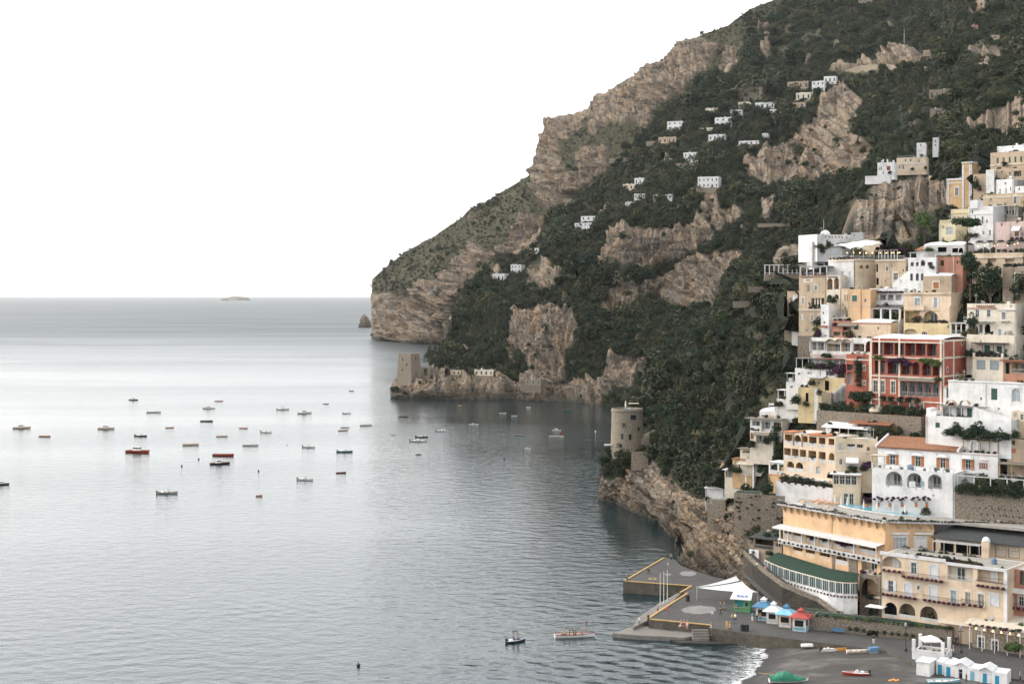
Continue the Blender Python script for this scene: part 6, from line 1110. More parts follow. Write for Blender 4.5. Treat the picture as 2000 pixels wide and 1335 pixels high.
u = b.U(1548); b.box('chimney', u - .7, u + .7, -2.6, -1.3, 0, b.Z(492, 1548), 'peach'); dome(b, u, -1.95, b.Z(492, 1548), .75, 'whitewash', 'chimney_cap'); planted(b, ['tree0', 'vine', 'bush2', 'flower'], 12, b.U(700), b.U(1520), -2.4, b.Z(690, 1200) - .6, 1.0); b.done()
b = Bld('orange_edge_house', 'orange red house with arched loggia and flower balcony at the lower right edge', 'K11', 1800, 2014, 868, 1640, 40, 'salmon', 8, par=.3, trim='white'); b.loggia(1975, 975, 66, 200, 1.4, True, inner='tan', rail='bars'); b.win(1865, 945, 34, 44); b.win(1965, 1290, 66, 120, surround='frame_white'); b.balcony(1930, 1190, 240, 1.0, 'solid', 'white'); b.balcony(1930, 1385, 230, .7, 'bars', flowers='flower'); b.done()
# green roofed glass veranda, curved
zf, ze = 8.0, 10.7
fr = [(338, 760), (372, 780), (420, 803), (500, 838), (570, 862), (640, 884), (720, 908), (800, 930), (880, 951), (960, 972), (1040, 996), (1120, 1014), (1200, 1028), (1290, 1038), (1380, 1042), (1468, 1042)]
fp = []
for x, y in fr: px, py = 1440 + x / 6.25, 970 + y / 6.25; fp.append(P(px, py, (H - ze) * F / (py - HZ)))
bk = [(500, 680), (1140, 880), (1490, 940)]; bp = []
for x, y in bk: px, py = 1440 + x / 6.25, 970 + y / 6.25; bp.append(P(px, py, (H - 11.7) * F / (py - HZ)))
root = empty('glass_veranda', (fp[8].x, fp[8].y, zf)); tag(root, 'curved glass restaurant veranda with dark green flat roof and white piers', 'restaurant'); off = -Vector(root.location)
inn = []
for i in range(len(fp)):
    t = i / (len(fp) - 1); inn.append(bp[0].lerp(bp[1], t / .6) if t < .6 else bp[1].lerp(bp[2], (t - .6) / .4))
m = MB(); rows = [[p + off + Vector((0, 0, dz)) for p in fp] for dz in (0, .12)] + [[p.lerp(q, s) + off + Vector((0, 0, .12)) for p, q in zip(fp, inn)] for s in (.33, .66, 1.0)]; m.grid(rows); m.build('roof', 'green_felt', root)
m = MB()
for a, c in zip(fp, fp[1:]): m.prism([(a.x + off.x, a.y + off.y), (c.x + off.x, c.y + off.y), (c.x + off.x + .02, c.y + off.y + .25), (a.x + off.x + .02, a.y + off.y + .25)], ze - zf - .22, ze - zf - .002)
m.build('fascia', 'ivory', root)
for i, (a, c) in enumerate(zip(fp, fp[1:])):
    n = (Vector((c.y - a.y, -(c.x - a.x), 0))).normalized()
    m = MB(); m.tube((a.x + off.x, a.y + off.y, .0), (a.x + off.x, a.y + off.y, ze - zf - .23), .14, .14, 6); m.build('pier', 'frame_white', root)
    A, B2 = a + off, c + off; m = MB(); m.quad((A.x, A.y + .12, .35), (B2.x, B2.y + .12, .35), (B2.x, B2.y + .12, ze - zf - .24), (A.x, A.y + .12, ze - zf - .24)); w = m.build('pane', 'glass_green', root)
    m = MB()
    for s in (.33, .66): q = A.lerp(B2, s); m.tube((q.x, q.y + .05, .35), (q.x, q.y + .05, ze - zf - .24), .05, .05, 4)
    m.tube((A.x, A.y + .05, .4), (B2.x, B2.y + .05, .4), .05, .05, 4); m.build('mullion', 'frame_white', w)
    m = MB(); m.prism([(A.x, A.y - .05), (B2.x, B2.y - .05), (B2.x, B2.y + 1.5), (A.x, A.y + 1.5)], -3.6, .3); m.build('base_wall', 'whitewash', root)
    for s in (.25, .75): q = A.lerp(B2, s); m = MB(); m.box(q.x - .16, q.x + .16, q.y - .35, q.y - .051, -.35, .0); m.build('bracket', 'wood_dark', root)
# small dark awning house left of the veranda, stone arch passage right of it
b = Bld('dark_awning_bar', 'dark grey awning bar on the cliff walk left of the glass veranda', 'K10', 200, 545, 500, 690, 40, 'tan', 6, par=.05, fwd=1.5); b.loggia(330, 580, 220, 120, 3.0, rail='bars', inner='wood_dark', back=None, railmat='rail_white'); b.win(500, 570, 60, 90, bars=1); m = MB(); m.prism([(-.6, -1.2), (b.W * .95, -1.2), (b.W * .95, 4.5), (0, 4.5)], [b.H - .2] * 2 + [b.H + .6] * 2, [b.H - .05] * 2 + [b.H + .75] * 2); m.build('awning', 'roof_black', b.root); b.box('red_awning', b.U(480), b.U(640), -1.4, -.02, b.H - .5, b.H - .35, 'terracotta_slab'); b.box('whitewashed_wall', -.6, b.W * .25, -.9, -.6, -1.5, b.Z(640, 250), 'whitewash'); b.done()
b = Bld('stone_arch', 'tall stone arch passage between the glass veranda and the peach hotel', 'K10', 1492, 1752, 950, 1230, 40, 'stone_wall', 6, par=.1, fwd=2.5); b.loggia(1610, 1105, 175, 220, 4.0, True, inner='dark_inside', rail=None, back=None); b.box('pale_sill', b.U(1600), b.U(1750), -.3, -.003, b.Z(1230, 1680), b.Z(1208, 1680), 'ivory'); b.done()
b = Bld('quay_shelter', 'small flat white canopy on posts under the stone arch', 'K12', 285, 455, 440, 470, 36, 'stone_wall', 3, par=.05, fwd=3, cat='shelter'); b.pergola(.05, b.W, .1, 2.5, b.H, 2.3, 'iron', 'roof_white', 3, .08); b.done()
# ------------------------------------------------------------------ waterfront: quay, beach, kiosks
def pav(name, lo, hi, scale=.25, fine=3.0, rough=.85):
    m, nt, b = nodes(name); v = mapping(nt, (1, 1, 1), coord='World')
    c = ramp(nt, noise(nt, v, scale, 6, .7), [(.3, lo), (.7, hi)]); c = mixc(nt, ramp(nt, noise(nt, v, fine, 3, .6), [(.35, .5), (.6, 0.0)]), c, tuple(k * .55 for k in lo))
    nt.links.new(c, b.inputs['Base Color']); b.inputs['Roughness'].default_value = rough; nt.links.new(bump(nt, noise(nt, v, 4.0, 4), .4, .05), b.inputs['Normal'])
pav('paving', (.042, .041, .039), (.08, .077, .072)); pav('paving_pale', (.17, .165, .155), (.26, .25, .235)); pav('quay_concrete', (.05, .044, .034), (.145, .122, .09), .6); pav('landing_concrete', (.15, .135, .12), (.23, .21, .185), .3)
pav('wet_stone', (.018, .018, .016), (.04, .038, .032), .5)
plain('yellow_paint', (.42, .27, .10), .8, var=.2); plain('painted_red', (.34, .055, .045), .6); plain('painted_blue', (.06, .17, .28), .6); plain('painted_lightblue', (.20, .42, .52), .6); plain('painted_green', (.12, .30, .14), .6); plain('painted_teal', (.03, .22, .24), .6); plain('door_blue', (.02, .26, .42), .55); plain('sign_blue', (.05, .12, .30), .6); plain('rubber', (.02, .02, .02), .7)
m, nt, b = nodes('sand'); v = mapping(nt, (1, 1, 1), coord='World'); at = N(nt, 'ShaderNodeAttribute', attribute_name='wet')
c = ramp(nt, noise(nt, mapping(nt, (.07, .16, 1), (0, 0, .4), coord='World'), 1.0, 6, .65, 1.0), [(.36, (.034, .031, .027)), (.52, (.058, .054, .048)), (.64, (.13, .125, .117))])
c = mixc(nt, ramp(nt, noise(nt, v, 2.5, 4, .7), [(.4, .5), (.6, 0.0)]), c, (.035, .03, .026)); c = mixc(nt, at.outputs['Fac'], c, (.024, .023, .021)); nt.links.new(c, b.inputs['Base Color']); b.inputs['Roughness'].default_value = .8; nt.links.new(bump(nt, noise(nt, v, 3.0, 5, .7), .5, .1), b.inputs['Normal'])
m, nt, b = nodes('foam'); L = nt.links; v = mapping(nt, (1, 1, 1), coord='World'); at = N(nt, 'ShaderNodeAttribute', attribute_name='wet')
b.inputs['Base Color'].default_value = (.78, .79, .79, 1); b.inputs['Roughness'].default_value = .8
tr = nt.nodes.new('ShaderNodeBsdfTransparent'); mx = nt.nodes.new('ShaderNodeMixShader'); mm = N(nt, 'ShaderNodeMath', operation='MULTIPLY')
L.new(ramp(nt, noise(nt, mapping(nt, (.8, 1.5, 1), (0, 0, .5), coord='World'), 1.0, 6, .75, .8), [(.42, 0.0), (.72, .9)]), mm.inputs[0]); L.new(at.outputs['Fac'], mm.inputs[1])
L.new(mm.outputs[0], mx.inputs[0]); L.new(tr.outputs[0], mx.inputs[1]); L.new(b.outputs[0], mx.inputs[2]); L.new(mx.outputs[0], nt.nodes['Material Output'].inputs[0])
ZQ = 2.6
def Q(px, py, z=ZQ): return P(px, py, dsea(py, z))
def slab(name, pts, z, z0, mat, label=None, cat=None, kind='structure', parent=None):
    w = [Q(x, y, z) for x, y in pts]; a = sum(w[i].x * w[(i + 1) % len(w)].y - w[(i + 1) % len(w)].x * w[i].y for i in range(len(w)))
    if a < 0: w.reverse()
    m = MB(); m.prism([(p.x, p.y) for p in w], z0, z); o = m.build(name, mat, parent)
    if parent is None: tag(o, label, cat, kind=kind)
    return o
quay = slab('quay', [(1217, 1134.5), (1298, 1087), (1318, 1092), (1330, 1104), (1380, 1122), (1450, 1138), (1510, 1178), (1570, 1196), (1650, 1218), (1730, 1234), (1800, 1246), (1900, 1252), (2040, 1258), (2330, 1300), (2330, 1380), (1850, 1304), (1788, 1296), (1731, 1270), (1637, 1258), (1522, 1244), (1430, 1232), (1390, 1226), (1388, 1220.5), (1267, 1209), (1344, 1157), (1330, 1157), (1351, 1144)], ZQ, -3, ['paving', 'quay_concrete'], 'dark paved quay and promenade with concrete edges', 'quay')
quay.data.polygons.foreach_set('material_index', [0 if p.normal.z > .5 else 1 for p in quay.data.polygons]); quay.data.update()
slab('landing', [(1197, 1235.7), (1237, 1222), (1300, 1222), (1388, 1228), (1424, 1237.5), (1350, 1242), (1335, 1244.5), (1307, 1242.5), (1250, 1240)], .85, -3, 'landing_concrete', 'low pale concrete landing stage at the foot of the quay', 'landing')
slab('landing_ramp', [(1237, 1224), (1266, 1210), (1296, 1190), (1330, 1158), (1322, 1158), (1286, 1178), (1243, 1207), (1240, 1214)], 1.5, -3, 'landing_concrete', 'narrow concrete boat ramp beside the yellow quay edge', 'ramp')
slab('rock_apron', [(1303, 1246), (1340, 1244), (1425, 1236), (1530, 1245), (1500, 1256), (1400, 1256), (1330, 1254)], .35, -2, 'wet_stone', 'dark wet stone apron between landing and beach', 'apron')
def strip(name, a, c, w, h, mat, parent=None, z=ZQ):
    A, B2 = Q(*a, z), Q(*c, z); dv = (B2 - A); n = Vector((-dv.y, dv.x, 0)).normalized() * w; m = MB(); k = [A, B2, B2 + n, A + n]
    if n.y < 0: pass
    m.prism([(p.x, p.y) for p in k] if (dv.x * n.y - dv.y * n.x) > 0 else [(p.x, p.y) for p in reversed(k)], z + .003, z + h); return m.build(name, mat, parent)
for a, c in (((1222, 1134), (1298, 1090)), ((1222, 1135), (1351, 1144.5)), ((1331, 1157), (1352, 1145)), ((1268, 1208), (1345, 1158)), ((1270, 1209.5), (1388, 1221))): strip('yellow_kerb', a, c, .5, .16, 'yellow_paint', quay)
m = MB(); c0 = Q(1274.5, 1129.3, ZQ)
for i in range(20):
    a0, a1 = 2 * math.pi * i / 20, 2 * math.pi * (i + 1) / 20; pt = lambda r, t: (c0.x + r * math.cos(t), c0.y + r * 1.15 * math.sin(t), ZQ + .005); m.quad(pt(.62, a0), pt(.95, a0), pt(.95, a1), pt(.62, a1))
m.build('yellow_ring', 'yellow_paint', quay)
def patch(cx, cy, rx, ry, seed):
    r = np.random.default_rng(seed); m = MB(); pts = []
    for i in range(26): t = 2 * math.pi * i / 26; k = 1 + r.uniform(-.12, .12); p = Q(cx + rx * k * math.cos(t), cy + ry * k * math.sin(t)); pts.append((p.x, p.y, ZQ + .004))
    m.poly(pts); m.build('worn_paving', 'paving_pale', quay)
patch(1364, 1190, 33, 8, 1); patch(1344, 1119.5, 16, 5, 2); patch(1304, 1121, 7, 1.8, 3)
# quay steps
for i in range(4):
    a, c = Q(1352, 1229.5 + 1.2 * i, ZQ), Q(1382, 1231 + 1.2 * i, ZQ); m = MB(); y = Q(1366, 1223, ZQ).y - .5 - i * .5; m.box(Q(1352, 1226).x, Q(1384, 1226).x, y - .5, y, -1, 2.2 - .42 * i); m.build('quay_step', 'landing_concrete', quay)
# beach
WL = [(1490, 1246), (1488, 1254), (1488, 1270), (1486, 1284), (1467, 1311), (1450, 1326), (1435, 1342), (1410, 1370), (1380, 1420), (1330, 1500)]
wl = [(dsea(y), (x - 1000) / F * dsea(y)) for x, y in WL]; wl.sort(); dd = np.linspace(wl[0][0], wl[-1][0], 90); ww = np.interp(dd, [q[0] for q in wl], [q[1] for q in wl]) + .35 * np.sin(dd * .9) + .2 * np.sin(dd * 2.3 + 1)
ss = np.r_[np.linspace(-6, 8, 50), np.linspace(8.5, 130, 90)]
X = np.zeros((len(dd), len(ss), 3)); X[..., 0] = ww[:, None] + ss; X[..., 1] = dd[:, None]; X[..., 2] = np.where(ss > 0, 2.3 * (1 - np.exp(-np.maximum(ss, 0) / 10.)), ss * .16) + .10 * fbm(X / 3.0, 4) * np.clip(ss / 3, 0, 1) + .16 * fbm(X / 9.0 + 5, 2) * np.clip(ss / 5, 0, 1)
ix = np.arange(X.shape[0] * X.shape[1]).reshape(X.shape[:2]); Fq = np.stack([ix[:-1, :-1], ix[:-1, 1:], ix[1:, 1:], ix[1:, :-1]], -1).reshape(-1, 4)
me = np_mesh('beach', X.reshape(-1, 3), Fq, 'sand'); wet = np.clip(1 - (ss - 2.2 - 0 * dd[:, None]) / 3.0, 0, 1) * np.ones_like(dd)[:, None]
me.attributes.new('wet', 'FLOAT', 'POINT').data.foreach_set('value', wet.astype(np.float32).ravel()); tag(link(bpy.data.objects.new('beach', me)), 'dark grey sand beach with paler tracks', 'beach', kind='structure')
ss2 = np.linspace(-9, 1.1, 40); X = np.zeros((len(dd), 40, 3)); X[..., 0] = ww[:, None] + ss2 + .5 * np.sin(dd * .6)[:, None] * (ss2 > -1) * .6; X[..., 1] = dd[:, None]; X[..., 2] = np.maximum(.03, np.where(ss2 > 0, 2.3 * (1 - np.exp(-np.maximum(ss2, 0) / 10.)), 0) + .06)
ix = np.arange(X.shape[0] * 40).reshape(X.shape[:2]); Fq = np.stack([ix[:-1, :-1], ix[:-1, 1:], ix[1:, 1:], ix[1:, :-1]], -1).reshape(-1, 4); me = np_mesh('foam', X.reshape(-1, 3), Fq, 'foam')
fo = (np.clip((ss2 + 9) / 8., 0, 1) ** 2 + .9 * np.exp(-((ss2 - .2) / .8) ** 2)) * np.ones_like(dd)[:, None]; me.attributes.new('wet', 'FLOAT', 'POINT').data.foreach_set('value', fo.astype(np.float32).ravel())
tag(link(bpy.data.objects.new('foam', me)), 'white surf foam along the edge of the beach', 'foam', kind='stuff')

# promenade wall and cliff walk
b = Bld('promenade_wall', 'rough stone promenade wall with a small arch behind the kiosks', 'PX', 1588, 1860, 1214, 1252, 26, 'stone_wall', 4, d=Q(1724, 1243).y, ext=1.5, cat='wall', par=.1, roofmat='green_felt'); planted(b, ['bush0', 'bush3', 'bush1', 'bright'], 30, .3, b.W, .2, b.H - .4, .6, .8); planted(b, ['bush4', 'bush2'], 14, b.W * .25, b.W * .95, -.1, b.H * .55, .5); b.loggia(1704, 1236, 22, 12, .8, True, inner='dark_inside', rail=None, back=None); b.done()
b = Bld('kiosk_wall', 'stone wall with notice boards right of the red kiosk', 'PX', 1560, 1640, 1195, 1228, 26, 'stone_wall', 3, d=Q(1600, 1220).y + 1, ext=1.5, cat='wall', par=.1, roofmat='green_felt'); b.box('notice_board', b.U(1592), b.U(1616), -.1, -.02, b.Z(1221, 1604), b.Z(1210, 1604), 'frame_white'); b.box('notice_picture', b.U(1602), b.U(1613), -.12, -.101, b.Z(1219, 1604), b.Z(1212, 1604), 'sign_blue'); b.box('poster', b.U(1605), b.U(1611), -.1, -.02, b.Z(1209, 1608), b.Z(1201.5, 1608), 'frame_white'); b.box('poster', b.U(1617), b.U(1623), -.1, -.02, b.Z(1211, 1620), b.Z(1204, 1620), 'frame_white'); b.done()
path = [(1452, 1082, 12.5), (1470, 1100, 11.0), (1493, 1120, 9.6), (1528, 1146, 8.0), (1565, 1162, 6.9), (1597, 1175, 6.0), (1625, 1196, 4.6), (1640, 1212, 3.4)]
pw = [Q(x, y, z) for x, y, z in path]; root = empty('cliff_walk', (0, 0, 0)); root['kind'] = 'structure'; tag(root, 'sloping paved cliff walk with stone parapet below the glass veranda', 'walkway')
m = MB(); n2 = [Vector((1.6, 1.0, 0)) * 1.4] * len(pw); m.grid([[p for p in pw], [p + q for p, q in zip(pw, n2)]]); m.grid([[p - Vector((0, 0, 4.5)) for p in pw], [p for p in pw]]); m.build('paving', 'paving', root)
for i, (a, c) in enumerate(zip(pw, pw[1:])): m = MB(); m.prism([(a.x, a.y), (c.x, c.y), (c.x + .3, c.y + .25), (a.x + .3, a.y + .25)], [a.z - 3.5, c.z - 3.5, c.z - 3.5, a.z - 3.5], [a.z + .95, c.z + .95, c.z + .95, a.z + .95]); m.build('parapet_wall', 'stone_wall', root)

# kiosks
def kiosk(label, px, py, w, h, body, roofc, capc, over=.7, tiers=1, yaw=25, stripe=None, rise=1.0):
    p = Q(px, py); r = empty('beach_kiosk', p, R(-yaw)); tag(r, label, 'kiosk', 'ticket kiosks on the quay'); a = w / 2
    m = MB(); m.box(-a, a, -a, a, 0, .85); m.box(-a, -a + .15, -a, a, .85, h); m.box(a - .15, a, -a, -a + .3, .85, h); m.box(a - .15, a, a - .3, a, .85, h); m.box(-a + .15, a - .15, a - .15, a, .85, h); m.box(-a + .15, -a + .4, -a, -a + .15, .85, h); m.box(a - .45, a - .15, -a, -a + .15, .85, h); m.box(-a + .4, a - .45, -a, -a + .15, h - .45, h); m.box(a - .15, a, -a + .3, a - .3, h - .45, h); m.build('body', body, r)
    m = MB(); m.box(-a + .16, a - .16, -a + .4, a - .16, .86, h - .02); m.build('inside', 'dark_inside', r)
    m = MB(); m.box(-a + .3, a - .3, -a - .35, -a - .002, .86, .94); m.build('counter', 'frame_white', r)
    if stripe: m = MB(); m.box(-a + .12, a - .12, -a - .03, -a - .003, .15, .7); m.box(a + .003, a + .03, -a + .12, a - .12, .15, .7); m.build('painted_panel', stripe, r)
    m = MB(); e = a + over; t = a * .45
    m.v += [(-e, -e, h), (e, -e, h), (e, e, h), (-e, e, h), (-t, -t, h + rise), (t, -t, h + rise), (t, t, h + rise), (-t, t, h + rise), (-e, -e, h + .12), (e, -e, h + .12), (e, e, h + .12), (-e, e, h + .12)]
    m.f += [(3, 2, 1, 0), (0, 1, 9, 8), (1, 2, 10, 9), (2, 3, 11, 10), (3, 0, 8, 11), (8, 9, 5, 4), (9, 10, 6, 5), (10, 11, 7, 6), (11, 8, 4, 7), (4, 5, 6, 7)]; m.mi += [0] * 10; rf = m.build('roof', roofc, r)
    m = MB(); m.box(-t * .9, t * .9, -t * .9, t * .9, h + rise + .003, h + rise + .4); m.v += []; n = len(m.v); q = t * 1.15; m.v += [(-q, -q, h + rise + .402), (q, -q, h + rise + .402), (q, q, h + rise + .402), (-q, q, h + rise + .402), (0, 0, h + rise + 1.0)]; m.f += [(n, n + 1, n + 4), (n + 1, n + 2, n + 4), (n + 2, n + 3, n + 4), (n + 3, n, n + 4), (n + 3, n + 2, n + 1, n)]; m.mi += [0] * 5; m.build('roof_cap', capc, rf)
    return r
kiosk('white kiosk with dark blue hipped roof and white cap, next to the green bar', 1492, 1209, 2.6, 2.7, 'frame_white', 'painted_blue', 'frame_white', stripe='painted_lightblue')
kiosk('all white kiosk with pointed white roof between two blue roofed kiosks', 1511, 1215, 2.3, 2.4, 'frame_white', 'canvas_white', 'canvas_white')
kiosk('kiosk with pale blue roof, dark blue cap and orange corner posts', 1536, 1222, 2.5, 2.5, 'peach', 'painted_lightblue', 'painted_blue', stripe='frame_white')
kiosk('kiosk with stepped red roof at the end of the row', 1564, 1229.5, 2.6, 2.6, 'frame_white', 'painted_red', 'painted_red', stripe='painted_lightblue', rise=.9)
p = Q(1451, 1192); r = empty('bar_kiosk', p, R(-20)); tag(r, 'green beach bar hut with white sloping roof marked BAR', 'kiosk')
m = MB(); m.box(-1.6, 1.7, -1.3, 1.3, 0, .9); m.box(-1.6, -1.4, -1.3, 1.3, .9, 2.6); m.box(.3, 1.7, -1.3, 1.3, .9, 2.6); m.box(-1.4, .3, 1.1, 1.3, .9, 2.6); m.build('body', 'painted_green', r)
m = MB(); m.box(-1.38, .28, -.9, 1.08, .91, 2.5); m.build('inside', 'painted_teal', r); m = MB(); m.box(-1.65, .4, -1.65, -1.31, .9, 1.0); m.build('counter', 'wood_pale', r); m = MB(); m.box(.7, 1.3, -1.33, -1.303, 1.3, 2.1); m.build('window', 'glass', r)
m = MB(); m.prism([(-2.3, -2.1), (2.1, -2.1), (1.8, 1.6), (-2.0, 1.6)], [2.65] * 2 + [4.0] * 2, [2.78] * 2 + [4.13] * 2); rf = m.build('roof', 'frame_white', r)
cu = bpy.data.curves.new('lettering', 'FONT'); cu.body = 'BAR'; cu.size = 1.35; cu.align_x = 'CENTER'; cu.align_y = 'CENTER'; cu.extrude = .02; o = text_mesh(cu, 'sign_blue'); link(o, rf); o.location = (.1, -1.05, 3.21); o.rotation_euler = (math.atan2(1.35, 3.7), 0, 0)
def thing(name, label, cat, loc, rz=0, group=None): o = empty(name, loc, rz); tag(o, label, cat, group); return o
# shade sails, flag poles, bins, boards
def sail(label, pts, z):
    w = [Q(x, y, zz) for (x, y), zz in zip(pts, z)]; r = thing('shade_sail', label, 'shade sail', (w[0].x, w[0].y, ZQ), group='shade sails by the bar'); off = Vector((w[0].x, w[0].y, ZQ)); m = MB(); n = 10; rows = []
    for j in range(n + 1):
        f = j / n; a, c = w[0].lerp(w[1], f), w[0].lerp(w[2], f); rows.append([a.lerp(c, i / 8) - off - Vector((0, 0, .5 * f * (1 - f) * 2 + .4 * f * math.sin(math.pi * i / 8))) for i in range(9)])
    m.grid(rows); m.build('cloth', 'canvas_white', r, smooth=True)
    for p in w: m = MB(); q = p - off; m.tube((q.x, q.y, 0), (q.x, q.y, q.z + .1), .06); m.build('post', 'iron_pale', r)
sail('narrow white triangular shade sail nearest the cliff beside the bar', [(1361, 1145), (1438, 1124), (1449, 1131.6)], (5.5, 7.2, 6.8)); sail('wide white triangular shade sail over the roof of the green bar', [(1361, 1146.5), (1449.6, 1134.5), (1480, 1155.6)], (5.3, 6.7, 5.6))
for i, (x, y0, y1) in enumerate(((1289.5, 1180, 1120), (1296.5, 1178, 1117), (1303.5, 1175, 1114))):
    p = Q(x, y0, 1.5); h = (y0 - y1) / F * p.y; r = thing('flag_pole', '%s bare white flag pole beside the boat ramp' % ('leftmost', 'middle', 'rightmost')[i], 'pole', p, group='flag poles on the quay'); m = MB(); m.tube((0, 0, 0), (0, 0, h), .09, .06, 8); m.build('pole', 'rail_white', r); m = MB(); m.lathe([(.22, 0), (.22, .15), (.12, .3)], 10); m.build('base', 'iron_pale', r); m = MB(); m.lathe([(.02, 0), (.1, .06), (.02, .14)], 8); m.build('finial', 'rail_white', r).location.z = h
for x, y, l in ((1450, 1231, 'left black litter bin of the pair by the quay edge'), (1458.5, 1231.5, 'right black litter bin of the pair by the quay edge'), (1343, 1173, 'black litter bin near the yellow quay corner')):
    r = thing('litter_bin', l, 'bin', Q(x, y), .2, 'litter bins'); m = MB(); m.lathe([(.38, 0), (.42, .1), (.42, 1.15), (.45, 1.2)], 12); m.build('drum', 'rubber', r); m = MB(); m.lathe([(.47, 0), (.47, .08), (.3, .2)], 12); m.build('lid', 'iron', r).location.z = 1.201
r = thing('bench', 'blue bench against the promenade wall', 'bench', Q(1636, 1236), R(-25)); m = MB(); m.box(-1.2, 1.2, -.25, .25, .42, .5); m.build('seat', 'painted_blue', r); m = MB(); m.box(-1.2, 1.2, .2, .26, .55, .95); m.build('backrest', 'painted_blue', r)
for u in (-1, 1): m = MB(); m.box(u - .05, u + .05, -.2, .2, 0, .42); m.build('leg', 'iron', r)
def lamp_post(label, px, py, h):
    r = thing('street_lamp', label, 'street lamp', Q(px, py), 0, 'promenade lamps'); m = MB(); m.lathe([(.3, 0), (.3, .5), (.12, .8), (.07, 1.2), (.06, h)], 10); m.build('post', 'iron', r)
    m = MB(); m.box(-.6, .6, -.04, .04, h - .5, h - .42); m.build('arm', 'iron', r); m = MB(); m.lathe([(.1, 0), (.22, .1), (.25, .5), (.08, .65)], 10); m.build('lantern', 'glass_pale', r).location.z = h
lamp_post('black iron lamp post on the promenade left of the white gazebo', 1769, 1271, 4.6); lamp_post('black iron lamp post among the diners right of the white gazebo', 1877, 1274, 4.4)

# restaurants at the right foot of the town
b = Bld('awning_restaurant', 'restaurant with broad cream awnings and hanging lamps at the lower right', 'K12', 1145, 1480, 440, 660, 36, 'cream', 6, d=Q(1870, 1250).y, ext=1, par=.05); b.loggia(1300, 440, 240, 90, 3.0, rail='solid', railmat='greywhite', inner='brown', back=None); b.loggia(1270, 600, 90, 110, 2.0, rail=None, inner='ochre'); b.loggia(1375, 610, 70, 110, 2.0, rail=None, inner='yellow', back=None)
m = MB(); m.prism([(-.4, -3.2), (b.W + .3, -3.2), (b.W + .3, 1), (-.4, 1)], [b.H - .4] * 2 + [b.H + 1.0] * 2, [b.H - .3] * 2 + [b.H + 1.1] * 2); m.build('awning', 'canvas_cream', b.root); b.awning(1240, 545, 1400, 1.6, .5, 'canvas_white')
for i in range(3): m = MB(); m.lathe([(.02, .35), (.06, .33), (.2, 0)], 10, b.W * (.25 + .27 * i), -.6); m.build('lamp', 'lamp_glow', b.root).location.z = b.Z(440, 1300)
b.done()
b = Bld('quay_restaurant', 'two storey restaurant with white framed arched windows and cream sun roof at the corner', 'K12', 1440, 2020, 505, 780, 40, 'pale_stone', 8, d=Q(1900, 1268).y - 1, ext=2, par=.05); b.win(1535, 690, 62, 120, arch=True, surround='frame_white'); b.win(1685, 730, 62, 120, arch=True, surround='frame_white'); b.lock(1620, 530, 90); [b.loggia(x, 0, 130, 0, 3.0, rail='solid', railmat='greywhite', inner='brown', back=None) for x in (1530, 1690, 1840, 1980)]; b.lock()
m = MB(); m.prism([(-.8, -2.2), (b.W + .5, -2.2), (b.W + .5, 6), (-.8, 6)], [b.H - .1] * 2 + [b.H + 1.3] * 2, [b.H + .02] * 2 + [b.H + 1.42] * 2); m.build('sun_roof', 'canvas_cream', b.root)
for i in range(5): u = .3 + (b.W - .6) * i / 4; m = MB(); m.tube((u, -2.0, 0), (u, -2.0, b.H - .1), .09); m.build('post', 'rail_white', b.root)
for i in range(6): m = MB(); m.lathe([(.02, .35), (.06, .33), (.2, 0)], 10, b.W * (.1 + .16 * i), -.8); m.build('lamp', 'lamp_glow', b.root).location.z = b.H - 1.1
planted(b, ['flower', 'vine', 'bush1'], 9, 0, b.W, -2.1, b.H - .3, .6, .7); planted(b, ['vine', 'bright'], 4, b.W * .75, b.W * .98, -2.4, b.Z(760, 1900), 1.3); b.done()
# gazebo with parasol and diners' terrace
b = Bld('gazebo_terrace', 'white walled dining terrace with corner pillars by the promenade lamp', 'K12', 785, 1135, 815, 905, 30, 'whitewash', 6, d=Q(1812, 1290).y, ext=1.5, par=.1, roofmat='roof_grey', cat='terrace')
for u, y in ((.25, .25), (b.W - .3, .25), (.25, 5), (b.W - .3, 5)): b.box('pillar', u - .28, u + .28, y - .28, y + .28, b.H, b.H + 2.3, 'whitewash')
b.front_rail(.5, b.W - .6, b.H, .7, 'solid', 'whitewash'); planted(b, ['bush1', 'bright', 'flower'], 6, .8, b.W, 1.0, b.H, .5); b.win(960, 868, 80, 14, glass='dark_inside', bars=0); b.done(); GZ = b
def parasol(name, label, pos, h, r, mat, open_=True, group=None):
    o = thing(name, label, 'parasol', pos, 0, group); m = MB(); m.tube((0, 0, 0), (0, 0, h), .045); m.build('pole', 'rail_white', o)
    m = MB()
    if open_: m.v += [(r * math.cos(math.pi / 4 + i * math.pi / 2), r * math.sin(math.pi / 4 + i * math.pi / 2), h - .7) for i in range(4)] + [(0, 0, h + .1)] + [(r * math.cos(math.pi / 4 + i * math.pi / 2), r * math.sin(math.pi / 4 + i * math.pi / 2), h - .95) for i in range(4)]; m.f += [(i, (i + 1) % 4, 4) for i in range(4)] + [(i, i + 5, (i + 1) % 4 + 5, (i + 1) % 4) for i in range(4)]; m.mi += [0] * 8
    else: m.lathe([(.1, h - 1.9), (.22, h - 1.7), (.17, h - .9), (.03, h + .1)], 8)
    m.build('canopy', mat, o); m = MB(); m.lathe([(.3, 0), (.3, .12), (.06, .16)], 10); m.build('base', 'iron_pale', o); return o
w = GZ.root.matrix_world if False else None
def on(b, u, y, z): c, s_ = math.cos(b.root.rotation_euler.z), math.sin(b.root.rotation_euler.z); return Vector((b.ox + c * u - s_ * y, b.oy + s_ * u + c * y, b.zb + z))
